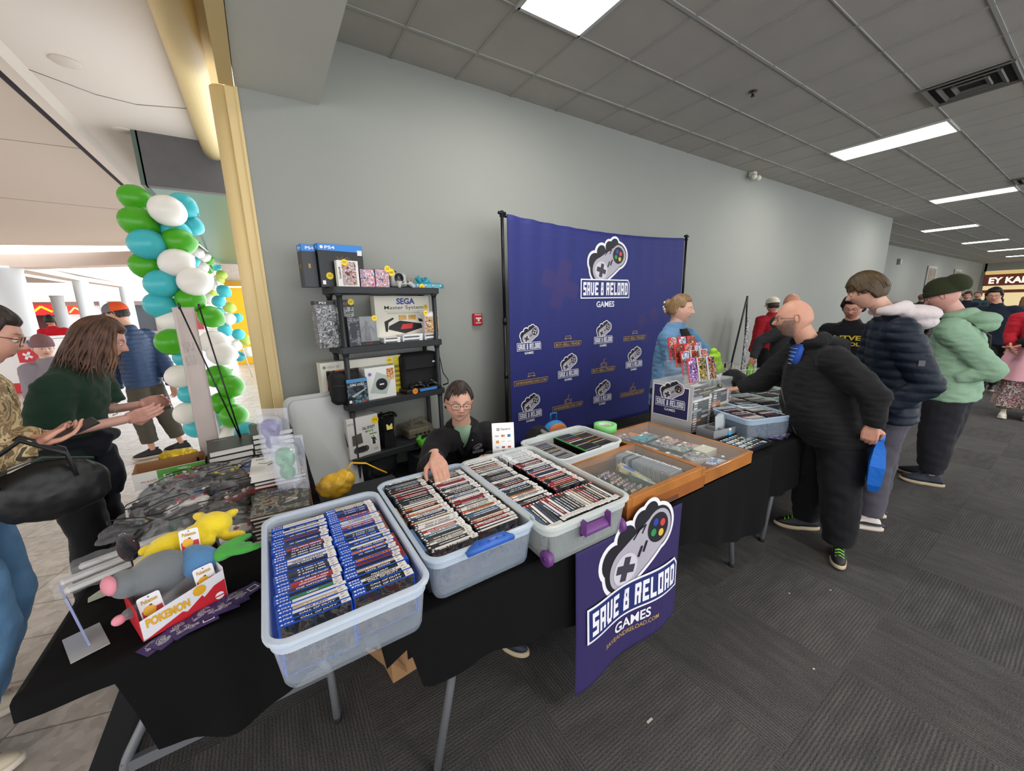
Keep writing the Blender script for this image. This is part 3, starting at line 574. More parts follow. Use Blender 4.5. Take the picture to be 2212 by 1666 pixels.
# ---------------------------------------------------------------- storage bins
def rr(w, d, r, z, n=6, cx=0, cy=0):
    P = []
    for (sx, sy, a0) in ((1, 1, 0), (-1, 1, PI / 2), (-1, -1, PI), (1, -1, 1.5 * PI)):
        for i in range(n + 1): a = a0 + PI / 2 * i / n; P.append((cx + sx * (w / 2 - r) + r * math.cos(a), cy + sy * (d / 2 - r) + r * math.sin(a), z))
    return P
def bin_(loc, w, d, h, lab, rz=0, tint='#dfe8f2', op=.42, handle=None, wheel=None, lip=.018, group='clear storage bins'):
    e = empty('storage_bin', loc, lab, 'storage bin', group, rz=rz); mt = film('bin_' + tint.strip('#') + str(int(op * 100)), tint, op, .28); t = .0025
    m = MB(); a, b = .90, .955
    rings = [rr(w * .84, d * a, .03, 0), rr(w * .87, d * (a + .015), .035, .012), rr(w * .93, d * b, .045, h - .045), rr(w * .95, d * .965, .047, h - .04), rr(w * .955, d * .967, .047, h - .012), rr(w, d, .055, h - .012), rr(w + .004, d + .004, .057, h - .003), rr(w * .995, d * .995, .055, h),
             rr(w * .94, d * .952, .045, h), rr(w * .93, d * .95, .043, h - .012), rr(w * .915, d * .94, .04, h - .05), rr(w * .85, d * (a - .01), .03, .01)]
    m.loft(rings[:4], mt, caps=False); m.loft(rings[9:], mt, caps=False); m.add(rings[0], [tuple(range(len(rings[0])))], mt); m.build('tub', e, ang=.9)
    m = MB(); m.loft(rings[3:10], film('rim_' + tint.strip('#'), tint, .62, .3), caps=False); m.build('rim', e, ang=.9)
    if handle:
        hm = M('handle_' + handle, handle, .4)
        for s in ((-1, 1) if handle.startswith('#6a') else (-1,)):
            m = MB()
            if handle.startswith('#6a'): m.grid(lambda u, v: ((u - .5) * .12, s * (d / 2 * .98 + .004 + .022 * math.sin(v * PI)), h - .035 - .05 * v), 6, 8, hm); m.grid(lambda u, v: ((u - .5) * .115, s * (d / 2 * .96), h - .035 - .05 * v), 2, 2, hm); m.box((-.06, s * (d / 2 + .008), h - .035), (.004, .03, .06), hm); m.box((.06, s * (d / 2 + .008), h - .035), (.004, .03, .06), hm)
            else:
                m.tube([(-.085, s * (d / 2 + .004), h - .014), (-.05, s * (d / 2 + .012), h + .004), (.05, s * (d / 2 + .012), h + .004), (.085, s * (d / 2 + .004), h - .014)], [.012, .022, .022, .012], hm, 12, flat=.8)
                for i in range(4): m.ell((-.045 + .03 * i, s * (d / 2 + .012) - .012, h + .019), (.006, .004, .003), M('handle_pit', '#234a9a', .5), nu=8, nv=5)
            m.build('handle', e)
    if wheel:
        wm = M('wheel_' + wheel, wheel, .4)
        for s in (-1, 1): m = MB(); m.lathe([(.026, -.012), (.03, -.008), (.03, .008), (.026, .012)], wm, 18, T=TR((s * (w * .43), -d * .44, .028), (0, PI / 2, 0))); m.lathe([(.01, -.014), (.01, .014)], M('wheel_hub', '#5a2a6a', .4), 10, T=TR((s * (w * .43), -d * .44, .028), (0, PI / 2, 0))); m.build('wheel', e)
    return e
ZT = .742
B1 = (.105, -2.49); B2 = (.525, -2.43); B3 = (.925, -2.465)
bin_((*B1, ZT), .405, .67, .163, 'clear storage bin of blue-topped game cases at the front left', tint='#dbe7f5', op=.14)
bin_((*B2, ZT), .415, .645, .163, 'clear storage bin with a blue handle, second from the left', tint='#d3e2f3', op=.17, handle='#2f5fb5')
bin_((*B3, ZT), .435, .715, .163, 'clear storage bin with a purple latch, right of the blue-handled bin', tint='#dfe6e4', op=.22, handle='#6a3a7c', wheel='#6a3a7c')
# ---------------------------------------------------------------- game cases
sleeve_b = ART('sleeve_back', ['#22252c', '#343a46', '#5a564f', '#4a2e2c', '#2c3f58', '#16171b'], 20, .25)
spineC = RNDCOL('spine_ink', ['#17171a', '#e9e7e4', '#222226', '#8f2024', '#1a1a1d', '#c9b48a', '#2b3c63', '#e2e0dd', '#3a3a3e', '#d4762f', '#15161a', '#4a6f9a', '#7c7a78', '#b9303a', '#efece6', '#243c2c', '#17171a', '#5d4a3e'])
stk = M('price_sticker_white', '#efece9', .6); blk = M('case_black', '#15161a', .3); blu = M('case_blue', '#1f55c4', .25); lblu = M('case_blue_light', '#e8f0ff', .4)
redc = M('case_red', '#c02028', .3); whp = M('case_white', '#e8e8ea', .3); grn = M('case_green', '#3fa83c', .3); ink_w = M('ink_white', '#eceaea', .5); ink_k = M('ink_black', '#1a1a1c', .5)
CL, CT, CH = .171, .0142, .135
def case_mesh(kind, title, rng, spine=None):
    """a keep case standing on its long edge, spine up; x = spine length, y = thickness, z = height"""
    m = MB(); body = {'blue': blu, 'black': blk, 'red': blk, 'white': whp, 'green': grn, 'clear': M('case_grey', '#9aa0a4', .3)}[kind]
    m.box((0, 0, CH / 2), (CL, CT, CH), body, bev=.0022)
    for s in (-1, 1): m.quad((-CL / 2 + .004, s * (CT / 2 + .0002), .004), (CL / 2 - .004, s * (CT / 2 + .0002), .004), (CL / 2 - .004, s * (CT / 2 + .0002), CH - .003), (-CL / 2 + .004, s * (CT / 2 + .0002), CH - .003), sleeve_b)
    fn = plane((-CL / 2, -CT / 2, CH), (1, 0, 0), (0, 1, 0), .0003); hd = .036 if kind == 'blue' else .016
    sp = spine or spineC
    rect(m, fn, hd, .0012, CL - .004, CT - .0012, sp, 1)
    if kind == 'blue':
        rect(m, fn, .003, .0012, hd, CT - .0012, blu, 1); write(m, 'PS4', fn, .014, .0038, .019, .0064, lblu, 2, .02); disc(m, fn, .0085, .0065, .0032, lblu, 2, 8)
    elif kind == 'black': rect(m, fn, .003, .0012, hd, CT - .0012, blk, 1); rect(m, fn, .006, .0035, .013, .0105, ink_w, 2)
    elif kind == 'red': rect(m, fn, .003, .0012, hd, CT - .0012, redc, 1); rect(m, fn, .007, .004, .012, .010, ink_w, 2)
    elif kind == 'white': rect(m, fn, .003, .0012, hd, CT - .0012, M('ps_grey', '#9aa2aa', .4), 1)
    elif kind == 'green': rect(m, fn, .003, .0012, hd, CT - .0012, grn, 1)
    x0, x1 = hd + .012, CL - .034; dark = title and title[0] == '*'
    if title:
        t = title.strip('*'); w = min(x1 - x0, .0072 * len(t)); write(m, t, fn, (x0 + x1 - w) / 2, .0034, w, .0074, ink_k if dark else ink_w, 2, .03, .15)
    else:
        x = x0 + rng.random() * .02; inkm = ink_w if rng.random() < .65 else ink_k   # unreadable small print
        while x < x1 - .004: w = .002 + rng.random() * .004; rect(m, fn, x, .0045, x + w, .0095, inkm, 2); x += w + (.0012 if rng.random() < .8 else .005)
    me = m.build('tmp'); d = me.data; bpy.data.objects.remove(me); return d
rg = random.Random(3)
def flat(h): return M('spine' + h, h, .4)
S_ = [('blue', '*THE CREW', '#e8e8e6'), ('blue', 'UNTIL DAWN', '#1c1d1f'), ('blue', '*STREET FIGHTER V', '#e6e3de'), ('blue', 'CALL OF DUTY', '#17181a'), ('blue', 'DISHONORED', '#9b2c2b'), ('blue', 'LORDS OF THE FALLEN', '#232325'),
      ('blue', 'THE LAST OF US', '#1d1f22'), ('blue', '*FINAL FANTASY', '#e4e6e8'), ('blue', 'LEGO', '#3f8f3c'), ('blue', 'THE WITCHER', '#5a2b20'), ('blue', 'FALLOUT', '#20262c')]
BLUE = [case_mesh(k, t, rg, flat(c)) for k, t, c in S_]; BLUEX = [case_mesh('blue', '', rg) for _ in range(4)]
BLK = [case_mesh('black', '', rg) for _ in range(6)] + [case_mesh('black', '', rg, flat('#ece9e4'))]; MGS = case_mesh('black', '*METAL GEAR SOLID', rg, flat('#e9e4d2'))
REDK = [case_mesh('red', '', rg) for _ in range(4)]; WHK = [case_mesh('white', '', rg, flat('#dfe2e4')) for _ in range(2)]
mstk = MB(); mstk.box((CL / 2 - .014, 0, CH + .0008), (.024, CT * .92, .0009), stk); fnS = plane((CL / 2 - .026, -CT / 2, CH + .0013), (1, 0, 0), (0, 1, 0), .0002)
rect(mstk, fnS, .004, .005, .012, .0065, ink_k, 1); rect(mstk, fnS, .006, .008, .016, .0092, ink_k, 1); _o = mstk.build('tmp'); STK = _o.data; bpy.data.objects.remove(_o)
NG = [0]; ORD = ['nearest', 'second', 'third', 'fourth', 'fifth', 'sixth', 'seventh', 'eighth', 'ninth', 'tenth', 'eleventh', 'twelfth']
def ordn(i):
    if i < 12: return ORD[i]
    k = i + 1; return str(k) + ('th' if 10 < k % 100 < 14 else {1: 'st', 2: 'nd', 3: 'rd'}.get(k % 10, 'th'))
def place_case(me, loc, rot, what, where, i, group, sticker=True):
    o = bpy.data.objects.new('game_case', me); COL.objects.link(o); o.location = loc; o.rotation_euler = rot
    tag(o, '%s game case, %s from the %s, %s' % (what, ordn(i), 'left' if 'block' in where else 'front', where), 'game case', group); NG[0] += 1
    if sticker: c = bpy.data.objects.new('price_sticker', STK); COL.objects.link(c); c.parent = o
    return o
DESC = {'b': 'blue-headed', 'k': 'black-headed', 'r': 'red-headed', 'w': 'pale grey'}
def row(x, y0, y1, n, pick, where, group, lean=.10, dx=.004, rz=0, z=ZT + .012, seed=1):
    r = random.Random(seed); k = n
    for i in range(n):
        t = i / max(1, n - 1); me, what = pick(i, t, r); th = lean * (.35 + .65 * math.sin(t * 5 + seed)) + r.uniform(-.02, .02)
        place_case(me, (x + r.uniform(-dx, dx), y0 + (y1 - y0) * t, z + r.uniform(0, .003)), (-th, 0, rz + r.uniform(-.012, .012)), what, where, i, group)
def pb(i, t, r):
    fixed = {2: 0, 9: 4, 8: 9, 6: 8, 11: 5, 17: 7, 21: 6}
    if i in fixed: k = fixed[i]
    elif i < 3: k = 3
    else: return BLUEX[r.randrange(4)], 'blue-headed'
    c = {0: 'white-spined blue-headed', 4: 'red-spined blue-headed', 9: 'brown-spined blue-headed', 8: 'green-spined blue-headed', 5: 'black-spined blue-headed', 7: 'pale-spined blue-headed', 6: 'dark-spined blue-headed', 3: 'black-spined blue-headed'}[k]
    return BLUE[k], c
def pb2(i, t, r):
    fixed = {0: 3, 1: 3, 2: 3, 3: 2, 5: 1, 4: 10}
    if i in fixed: return BLUE[fixed[i]], {3: 'black-spined blue-headed', 2: 'white-spined blue-headed', 1: 'thick dark-spined blue-headed', 10: 'dark-spined blue-headed'}[fixed[i]]
    return BLUEX[r.randrange(4)], 'blue-headed'
g1 = 'game cases in the front left bin'
row(B1[0] - .09, -2.755, -2.24, 33, pb, 'left row, front left bin', g1, seed=2)
row(B1[0] + .085, -2.735, -2.215, 35, pb2, 'right row, front left bin', g1, seed=5)
# side column of cases turned lengthwise against the right wall of the first bin
def side(x, ys, pick, where, group, seed=0, rz=PI / 2):
    r = random.Random(seed)
    for i, y in enumerate(ys):
        me, what = pick(i, 0, r); place_case(me, (x + r.uniform(-.002, .002), y, ZT + .01 - .02 * (i % 2)), (0, 0, rz), what, where, i, group, False)
pk = lambda i, t, r: (MGS, 'cream-spined') if t == 'm' else ((BLK[6], 'white-spined') if r.random() < .12 else (REDK[r.randrange(4)], 'red-headed') if r.random() < .15 else (BLK[r.randrange(6)], 'black-headed'))
g2 = 'game cases in the blue-handled bin'
row(B2[0] - .09, -2.69, -2.15, 38, pk, 'left row, blue-handled bin', g2, seed=3)
row(B2[0] + .088, -2.675, -2.17, 36, pk, 'right row, blue-handled bin', g2, seed=8)
place_case(MGS, (B2[0] - .085, -2.132, ZT + .018), (0, 0, 0), 'cream-spined thick', 'the back of the blue-handled bin', 0, g2, False)
pr = lambda i, t, r: ((REDK[r.randrange(4)], 'red-headed') if r.random() < .55 else (BLK[6], 'white-spined') if r.random() < .15 else (BLK[r.randrange(6)], 'black-headed'))
pw = lambda i, t, r: ((WHK[r.randrange(2)], 'pale grey') if t > .72 else pr(i, t, r))
g3 = 'game cases in the purple-latched bin'
row(B3[0] - .105, -2.592, -2.135, 33, pk, 'left row, purple-latched bin', g3, seed=11)
row(B3[0] + .095, -2.592, -2.135, 33, pw, 'right row, purple-latched bin', g3, seed=14)
r5 = random.Random(9)
for i in range(25): # front group turned lengthwise
    me, what = pr(i, 0, r5); place_case(me, (B3[0] - .18 + .0150 * i, -2.695 + r5.uniform(-.003, .003), ZT + .014), (.0, .0 + (.08 if i < 5 else 0), -PI / 2), what, 'front block, purple-latched bin', i, g3)
# the remainder (side columns, bins farther back) is built as one object below
REST = MB()
def rest_case(x, y, z, rz, lean, sp, head, L=CL, H=CH, T=CT, st=True):
    Q = TR((x, y, z), (-lean, 0, rz)); REST.box((0, 0, H / 2), (L, T * .95, H), blk if head != blu else blu, T=Q)
    fn0 = plane((-L / 2, -T / 2, H), (1, 0, 0), (0, 1, 0), .0003); fn = lambda a, b, k=1: Q @ fn0(a, b, k)
    rect(REST, fn, .002, .001, L - .002, T - .001, sp, 1); rect(REST, fn, .002, .001, L * .13, T - .001, head, 2)
    if st: rect(REST, fn, L * .84, .001, L - .001, T - .001, stk, 3)
    for s in (-1, 1): REST.add([Q @ Vector(p) for p in ((-L / 2, s * T * .49, 0), (L / 2, s * T * .49, 0), (L / 2, s * T * .49, H), (-L / 2, s * T * .49, H))], [(0, 1, 2, 3)], sleeve_b)
SPC = [flat(c) for c in ('#17171a', '#e9e7e4', '#8f2024', '#c9b48a', '#2b3c63', '#3a3a3e', '#d4762f', '#4a6f9a', '#efece6', '#6d2c30', '#9aa0a4')]
rr5 = random.Random(21)
for b, xs, ys in ((B1, .172, (-2.58, -2.38, -2.25)), (B2, .185, (-2.42, -2.2)), (B2, -.185, (-2.6, -2.4))):
    for j, y in enumerate(ys):
        for q in range(1): rest_case(b[0] + xs + .001, y, ZT + .012 - .012 * j, PI / 2, 0, rr5.choice(SPC), blu if b is B1 else blk, st=False)
# stuffing low in the bins so their walls show cases
# fourth bin behind the wooden case
B4 = (1.385, -2.175)
bin_((*B4, ZT), .50, .36, .150, 'clear storage bin of black and green cases behind the wooden display case', rz=.05, tint='#e4ecec', op=.14)
for i in range(26): rest_case(B4[0] - .14, -2.32 + .0112 * i, ZT + .012, .05, .30, rr5.choice([SPC[1], SPC[8], SPC[4], SPC[7], SPC[3], SPC[0]]), rr5.choice([blk, whp, blk]), H=.108)
for j in range(2):
    for i in range(24): rest_case(B4[0] + .05 + .13 * j, -2.31 + .0115 * i, ZT + .01, .05, .1, flat('#17171a') if rr5.random() < .8 else rr5.choice(SPC), grn, L=.125, H=.118 - .01 * j, st=False)
# ================================================================ shelving rack with its stock
SX, SY, SA = .489, -.479, .173
RACK = TR((SX, SY, 0), (0, 0, SA))
def rk(x, y, z=0): p = RACK @ Vector((x, y, z)); return p
rp = M('rack_black', '#232629', .5); e = empty('shelving_rack', (SX, SY, 0), 'tall black plastic shelving rack of game consoles against the grey wall', 'shelving rack', rz=SA)
SH = [1.827, 1.356, .885, .414]; SW, SD = .94, .32
for z in SH + [.09]:
    m = MB(); m.loft([rr(SW - .02, SD - .02, .03, z - .055, 5, SW / 2, SD / 2), rr(SW, SD, .035, z - .05, 5, SW / 2, SD / 2), rr(SW, SD, .035, z - .004, 5, SW / 2, SD / 2), rr(SW - .012, SD - .012, .03, z, 5, SW / 2, SD / 2)], rp, smooth=False)
    for i in range(9): m.box((.08 + .0975 * i, SD / 2, z + .0005), (.006, SD - .08, .001), M('rack_groove', '#15171a', .6))
    m.build('shelf', e)
zs = [0.0, .035, .36, .365, .83, .835, 1.30, 1.305, 1.775]
for x in (.045, SW - .045):
    for y in (.045, SD - .045):
        m = MB(); m.tube([(x, y, 0), (x, y, .04), (x, y, 1.80)], [.026, .022, .021], rp, 14)
        for z in SH: m.cyl((x, y, z - .075), (x, y, z - .045), .025, .031, rp, 14)
        m.build('post', e)
yst = M('sticker_yellow', '#f2d21e', .5); yso = M('sticker_orange', '#e58a1e', .5)
def starb(mb, fn, u, v, r, txt=None, m=None, k=3, n=18):
    pg(mb, fn, [(u + (r if i % 2 == 0 else r * .78) * math.cos(PI * i / n), v + (r if i % 2 == 0 else r * .78) * math.sin(PI * i / n)) for i in range(2 * n)], m or yst, k)
    if txt: write(mb, txt, fn, u - r * .55, v - r * .25, r * 1.1, r * .5, M('sticker_ink', '#8a5a14', .6), k + 1, .02)
    else:
        for q in (-.2, .15): rect(mb, fn, u - r * .5, v + r * q, u + r * .5, v + r * (q + .14), M('sticker_ink', '#8a5a14', .6), k + 1)
def carton(name, x, y, z, w, d, h, faces, lab, cat='box', rz=0, draw=None, group=None, parent=None, side=None):
    """box on the rack: front at local y; faces = (body material, front material)"""
    o = empty(name, tuple(rk(x, y, z)), lab, cat, group, rz=SA + rz); m = MB(); m.box((w / 2, d / 2, h / 2), (w, d, h), faces[0], bev=.0015)
    m.build('carton', o); fn = plane((0, 0, 0), (1, 0, 0), (0, 0, 1), .0006); m = MB()
    if faces[1]: rect(m, fn, .002, .002, w - .002, h - .002, faces[1], 1)
    fl = plane((0, d, 0), (0, -1, 0), (0, 0, 1), .0006)
    if side: side(m, fl, d, h)
    if draw: draw(m, fn, w, h)
    if m.v: m.build('printed_cover', o)
    return o
K_ = M('box_black', '#16171a', .35); Wb = M('box_white', '#dedcd4', .5); Bl_ = M('box_blue', '#2a7fd0', .4); gold = M('print_gold', '#b08a3a', .5); wi = ink_w; bi = ink_k
def ps4box(m, fn, w, h):
    rect(m, fn, .001, h - .05, w - .001, h - .001, Bl_, 2); write(m, 'PS4', fn, w * .15, h - .037, .075, .022, wi, 3, .02); disc(m, fn, w * .085, h - .026, .012, wi, 3, 10)
    rect(m, fn, w * .87, h - .075, w * .98, h - .035, Wb, 4); starb(m, fn, w * .20, .085, .03)
    for i in range(9): line(m, fn, [(w * .45, h - .14), (w * (.40 + .04 * i), h - .09 - .012 * (i % 3))], .0022, gold, 3)
    rect(m, fn, .012, .02, .035, .05, wi, 3)
def ps4side(m, fn, d, h): rect(m, fn, .001, h - .05, d - .001, h - .001, Bl_, 2); write(m, 'PS4', fn, d * .3, h - .037, d * .6, .022, wi, 3, .02); rect(m, fn, d * .4, h * .45, d * .55, h * .55, gold, 2)
carton('collector_box', -.05, .12, 1.827, .345, .11, .325, (K_, None), 'large black and blue collector box on the top shelf, in front', 'game box', draw=ps4box, side=ps4side, group='black collector boxes on the top shelf')
carton('collector_box', -.155, .16, 1.827, .10, .11, .315, (M('box_dark_grey', '#2f3238', .4), None), 'large black and blue collector box behind, at the top shelf end', 'game box', draw=lambda m, fn, w, h: ps4side(m, fn, w, h), side=ps4side, group='black collector boxes on the top shelf')
art1 = ART('cover_art_1', ['#2a1f2c', '#a9433c', '#d8d2cc', '#3d4a7a', '#e0b06a', '#1b1820'], 30); art2 = ART('cover_art_2', ['#c23a6a', '#e9dfe6', '#5a3a9a', '#e0a23c', '#3f7fc0', '#2a1730'], 34)
art3 = ART('cover_art_3', ['#1a1a1c', '#7c5a4c', '#39506a', '#b9b1a4', '#2b2b2e', '#8a2f2a'], 26); art4 = ART('cover_art_4', ['#5a1d4e', '#d0c040', '#8c2a3a', '#e6e0d2', '#2a1830'], 38)
artg = ART('cover_art_grey', ['#26272b', '#8a8a8c', '#4c4e54', '#b9b8b6', '#1a1a1d'], 16)
carton('game_box', .055, .05, 1.827, .165, .05, .20, (Wb, None), 'white framed anime game box on the top shelf with a yellow price star', 'game box', draw=lambda m, fn, w, h: (rect(m, fn, .035, .012, w - .02, h - .01, art1, 2), starb(m, fn, .06, h - .015, .027), write(m, 'ETRIAN', fn, .012, .06, .014, .09, bi, 2)))
carton('game_box', .228, .05, 1.827, .122, .04, .142, (K_, art2), 'colourful manga game box on the top shelf, the left of two', 'game box')
carton('game_box', .354, .05, 1.827, .122, .04, .146, (K_, art2), 'colourful manga game box on the top shelf, the right of two', 'game box', draw=lambda m, fn, w, h: starb(m, fn, w - .01, h + .005, .03))
# cube console with its pad
gx, gy = .515, .11
o = empty('cube_console', tuple(rk(gx, gy, 1.827)), 'silver cube game console with carry handle on the top shelf', 'game console', rz=SA); slv = M('console_silver', '#a9a9a6', .4)
m = MB(); m.box((.08, .08, .065), (.15, .16, .11), slv, bev=.01); m.box((.08, .08, .125), (.13, .14, .012), slv, bev=.005); m.build('body', o)
m = MB(); m.cyl((.08, .08, .13), (.08, .08, .134), .05, .05, K_, 24); m.lathe([(.0, 0), (.042, 0), (.042, .003), (0, .003)], K_, 24, T=TR((.08, -.001, .085), (PI / 2, 0, 0))); m.build('disc_lid', o)
m = MB(); m.tube([(.02, .15, .08), (.02, .15, .14), (.04, .15, .158), (.12, .15, .158), (.14, .15, .14), (.14, .15, .08)], .007, K_, 10); m.build('carry_handle', o)
m = MB(); fn = plane((-.02, -.002, 0), (1, 0, 0), (0, 0, 1)); starb(m, fn, .03, .13, .036, '100'); m.build('price_star', o)
def gamepad(name, loc, rot, body, grip, lab, sc=1, group=None, btn=None, cord=None):
    o = empty(name, loc, lab, 'game controller', group, rot=rot); o.scale = (sc,) * 3
    m = MB(); m.ell((0, 0, .022), (.042, .026, .016), body, nu=16, nv=8)
    for s in (-1, 1): m.ell((s * .045, .004, .022), (.031, .031, .018), body, nu=16, nv=8); m.tube([(s * .05, .0, .020), (s * .064, -.03, .014), (s * .068, -.055, .008)], [.022, .018, .011], body, 12); m.box((s * .045, .03, .02), (.035, .012, .014), body, bev=.005)
    v, f = fuse(m, .0035, 3); m2 = MB(); m2.add(v, f, body, True); m2.build('body', o)
    for x, y in ((-.045, .008), (.022, -.014)): m = MB(); m.cyl((x, y, .036), (x, y, .046), .008, .006, grip, 12); m.ell((x, y, .048), (.0095, .0095, .004), grip, nu=12, nv=6); m.build('thumbstick', o)
    m = MB(); m.box((-.022, -.014, .037), (.018, .006, .006), grip); m.box((-.022, -.014, .037), (.006, .018, .006), grip); m.build('direction_pad', o)
    bc = btn or ['#3a9a4a', '#b8302c', '#8a8a8c', '#b9b9b4']; m = MB()
    for i, (dx, dy) in enumerate(((0, -.012), (.012, 0), (-.012, 0), (0, .012))): m.cyl((.046 + dx, .008 + dy, .036), (.046 + dx, .008 + dy, .043), .0048, .0045, M('btn' + bc[i], bc[i], .35), 10)
    m.build('face_buttons', o)
    if cord: m = MB(); m.tube(cord, .003, grip, 8); m.build('cord', o)
    return o
gamepad('controller', tuple(rk(.60, .035, 1.845)), (.5, 0, SA), slv, M('pad_grey', '#5a5a5c', .5), 'silver controller leaning in front of the cube console', btn=['#3a9a6a', '#b8302c', '#8a8a8c', '#d9b23c'])
teal = M('teal_translucent', '#128aa0', .2, coat=.5); o = empty('game_console', tuple(rk(.70, .07, 1.827)), 'translucent teal game console on the top shelf', 'game console', rz=SA)
m = MB(); m.loft([[(0 + a, 0 + b, z) for a, b in ((0, .02), (.05, 0), (.29, 0), (.34, .02), (.33, .19), (.01, .19))] for z in (0, .012, .035)] + [[(.04, .03, .05), (.08, .02, .05), (.26, .02, .05), (.30, .03, .05), (.29, .17, .055), (.05, .17, .055)]], teal, smooth=False)
for i in range(4): m.cyl((.05 + .08 * i, -.004, .02), (.05 + .08 * i, .004, .02), .013, .013, M('port_grey', '#b7b9b8', .4), 12)
m.build('body', o); m = MB(); m.box((.17, .09, .062), (.12, .06, .02), teal, bev=.006); m.build('cartridge_slot', o); m = MB(); fn = plane((.06, -.006, -.02), (1, 0, 0), (0, 0, 1)); starb(m, fn, .03, .03, .03); m.build('price_star', o)
gamepad('controller', tuple(rk(.84, .15, 1.885)), (.35, 0, SA + .3), teal, teal, 'teal controller lying on the teal console', 1.05, btn=['#2f5fb5', '#2f8a4e', '#d9b23c', '#d9b23c'])
# second shelf
carton('game_box', -.125, .09, 1.356, .15, .10, .365, (M('box_grey_art', '#8c8c8e', .4), artg), 'tall grey collector box with a dark warrior, second shelf end', 'game box', side=lambda m, fn, d, h: (rect(m, fn, .001, .001, d - .001, h - .001, artg, 1), rect(m, fn, .001, h - .03, d - .001, h - .001, K_, 2)), draw=lambda m, fn, w, h: (rect(m, fn, .002, h - .03, w - .002, h - .002, K_, 2), write(m, 'PS3', fn, .03, h - .023, .05, .015, wi, 3)))
carton('game_box', .04, .14, 1.356, .145, .12, .375, (K_, artg), 'black collector box with a yellow price star on the second shelf', 'game box', draw=lambda m, fn, w, h: (rect(m, fn, .0, h - .06, w, h, K_, 2), write(m, 'SOULS', fn, .015, h - .04, .08, .016, M('print_tan', '#a98d68', .5), 3), starb(m, fn, w - .02, h - .02, .028)))
carton('figure_box', .085, .045, 1.356, .095, .09, .235, (K_, ART('fig_art', ['#1b1c20', '#2d2f36', '#6a6d74', '#24262c'], 18)), 'slim dark figure box on the second shelf, left of the figure window box', 'figure box', draw=lambda m, fn, w, h: rect(m, fn, .02, .06, .07, .19, M('fig_panel', '#2f333b', .5), 2))
o = carton('figure_box', .183, .040, 1.356, .155, .10, .235, (film('figure_window', '#cfd6dc', .25, .1), None), 'clear window figure box with a yellow star on the second shelf', 'figure box', draw=lambda m, fn, w, h: (rect(m, fn, 0, 0, w, .03, K_, 2), starb(m, fn, w - .03, h - .015, .026), write(m, 'ILLO', fn, .04, .008, .05, .014, M('ink_red', '#a02824', .5), 3)))
m = MB(); fm = ART('figure_paint', ['#3a3f55', '#6a4a44', '#20222c', '#8a8f9a'], 60)
m.ell((.078, .05, .05), (.03, .02, .02), K_, nu=10, nv=6)
for s in (-1, 1): m.tube([(.078 + s * .02, .05, .04), (.078 + s * .012, .05, .10)], [.008, .011], fm, 8); m.tube([(.078 + s * .02, .05, .155), (.078 + s * .045, .04, .13), (.078 + s * .05, .03, .10)], [.009, .008, .006], fm, 8)
m.tube([(.078, .05, .09), (.078, .05, .13), (.078, .05, .165)], [.016, .02, .015], fm, 10); m.ell((.078, .05, .183), (.014, .014, .018), fm, nu=10, nv=8); m.build('figure', o)
Sg = M('sega_blue', '#233a8a', .4)
def sega(m, fn, w, h):
    write(m, 'SEGA', fn, w * .38, h - .075, w * .34, .055, Sg, 2, .04); write(m, 'Master System', fn, w * .16, h - .128, w * .72, .042, bi, 2, .005); rect(m, fn, w * .16, h - .136, w * .86, h - .134, M('print_green', '#5a9a80', .5), 2)
    for q in range(2): rect(m, fn, w * .2, h - .150 - .008 * q, w * .8, h - .147 - .008 * q, M('print_faint', '#8f8b80', .5), 2)
    pg(m, fn, [(w * .22, .14), (w * .42, .185), (w * .82, .15), (w * .84, .11), (w * .50, .065), (w * .2, .11)], bi, 2); pg(m, fn, [(w * .46, .15), (w * .66, .155), (w * .64, .11), (w * .42, .105)], M('print_red', '#c0302c', .4), 3)
    for q in (0, 1): rect(m, fn, w * (.40 + .18 * q), h - .215, w * (.54 + .18 * q), h - .172, ART('tiny_screen', ['#e0762c', '#d9c04a', '#7a4a2c', '#e9d9b0'], 60), 3)
    pg(m, fn, [(w * .14, .18), (w * .30, .215), (w * .31, .20), (w * .21, .17), (w * .19, .09), (w * .15, .09)], bi, 2); pg(m, fn, [(w * .76, .20), (w * .84, .19), (w * .86, .165), (w * .78, .17)], bi, 2); pg(m, fn, [(w * .87, .17), (w * .93, .16), (w * .93, .12), (w * .88, .13)], bi, 2)
    starb(m, fn, w * .93, h - .10, .026, None, M('sticker_pale', '#e8c23c', .5))
carton('console_box', .385, .19, 1.356, .54, .08, .405, (M('box_cream', '#d9d4c4', .5), None), 'big cream console box behind the rack post, second shelf', 'console box', draw=sega)
r = random.Random(4); wk = 0
for (x, y, n, w) in ((.385, .05, 3, .15), (.565, .06, 4, .2), (.785, .06, 4, .15)):
    for i in range(n):
        o = empty('game_case', tuple(rk(x + r.uniform(-.004, .004), y, 1.357 + .0155 * i)), '%s white game case from the bottom, %s stack of cases on the second shelf' % (ORD[i].replace('nearest', 'first'), ('left', 'middle', 'right')[wk]), 'game case', 'white game cases stacked on the second shelf', rz=SA)
        m = MB(); m.box((w / 2, .07, .0073), (w, .135, .0145), whp, bev=.002); m.build('case', o); m = MB(); fn = plane((0, .0, .0), (1, 0, 0), (0, 0, 1)); rect(m, fn, .01, .0025, w * .8, .012, flat('#e9e7e4') if i % 2 else M('sp_dark', '#3f4347', .4), 2); rect(m, fn, w * .82, .0025, w * .97, .012, stk, 3); m.build('spine_sheet', o)
    wk += 1
carton('game_box', .785, .045, 1.42, .145, .03, .195, (M('box_lilac', '#d9cfe0', .4), art4), 'purple and gold game box standing on the right case stack', 'game box', draw=lambda m, fn, w, h: (rect(m, fn, .01, h - .045, w - .01, h - .008, M('box_lilac', '#d9cfe0', .4), 2), starb(m, fn, .015, h - .01, .026)))
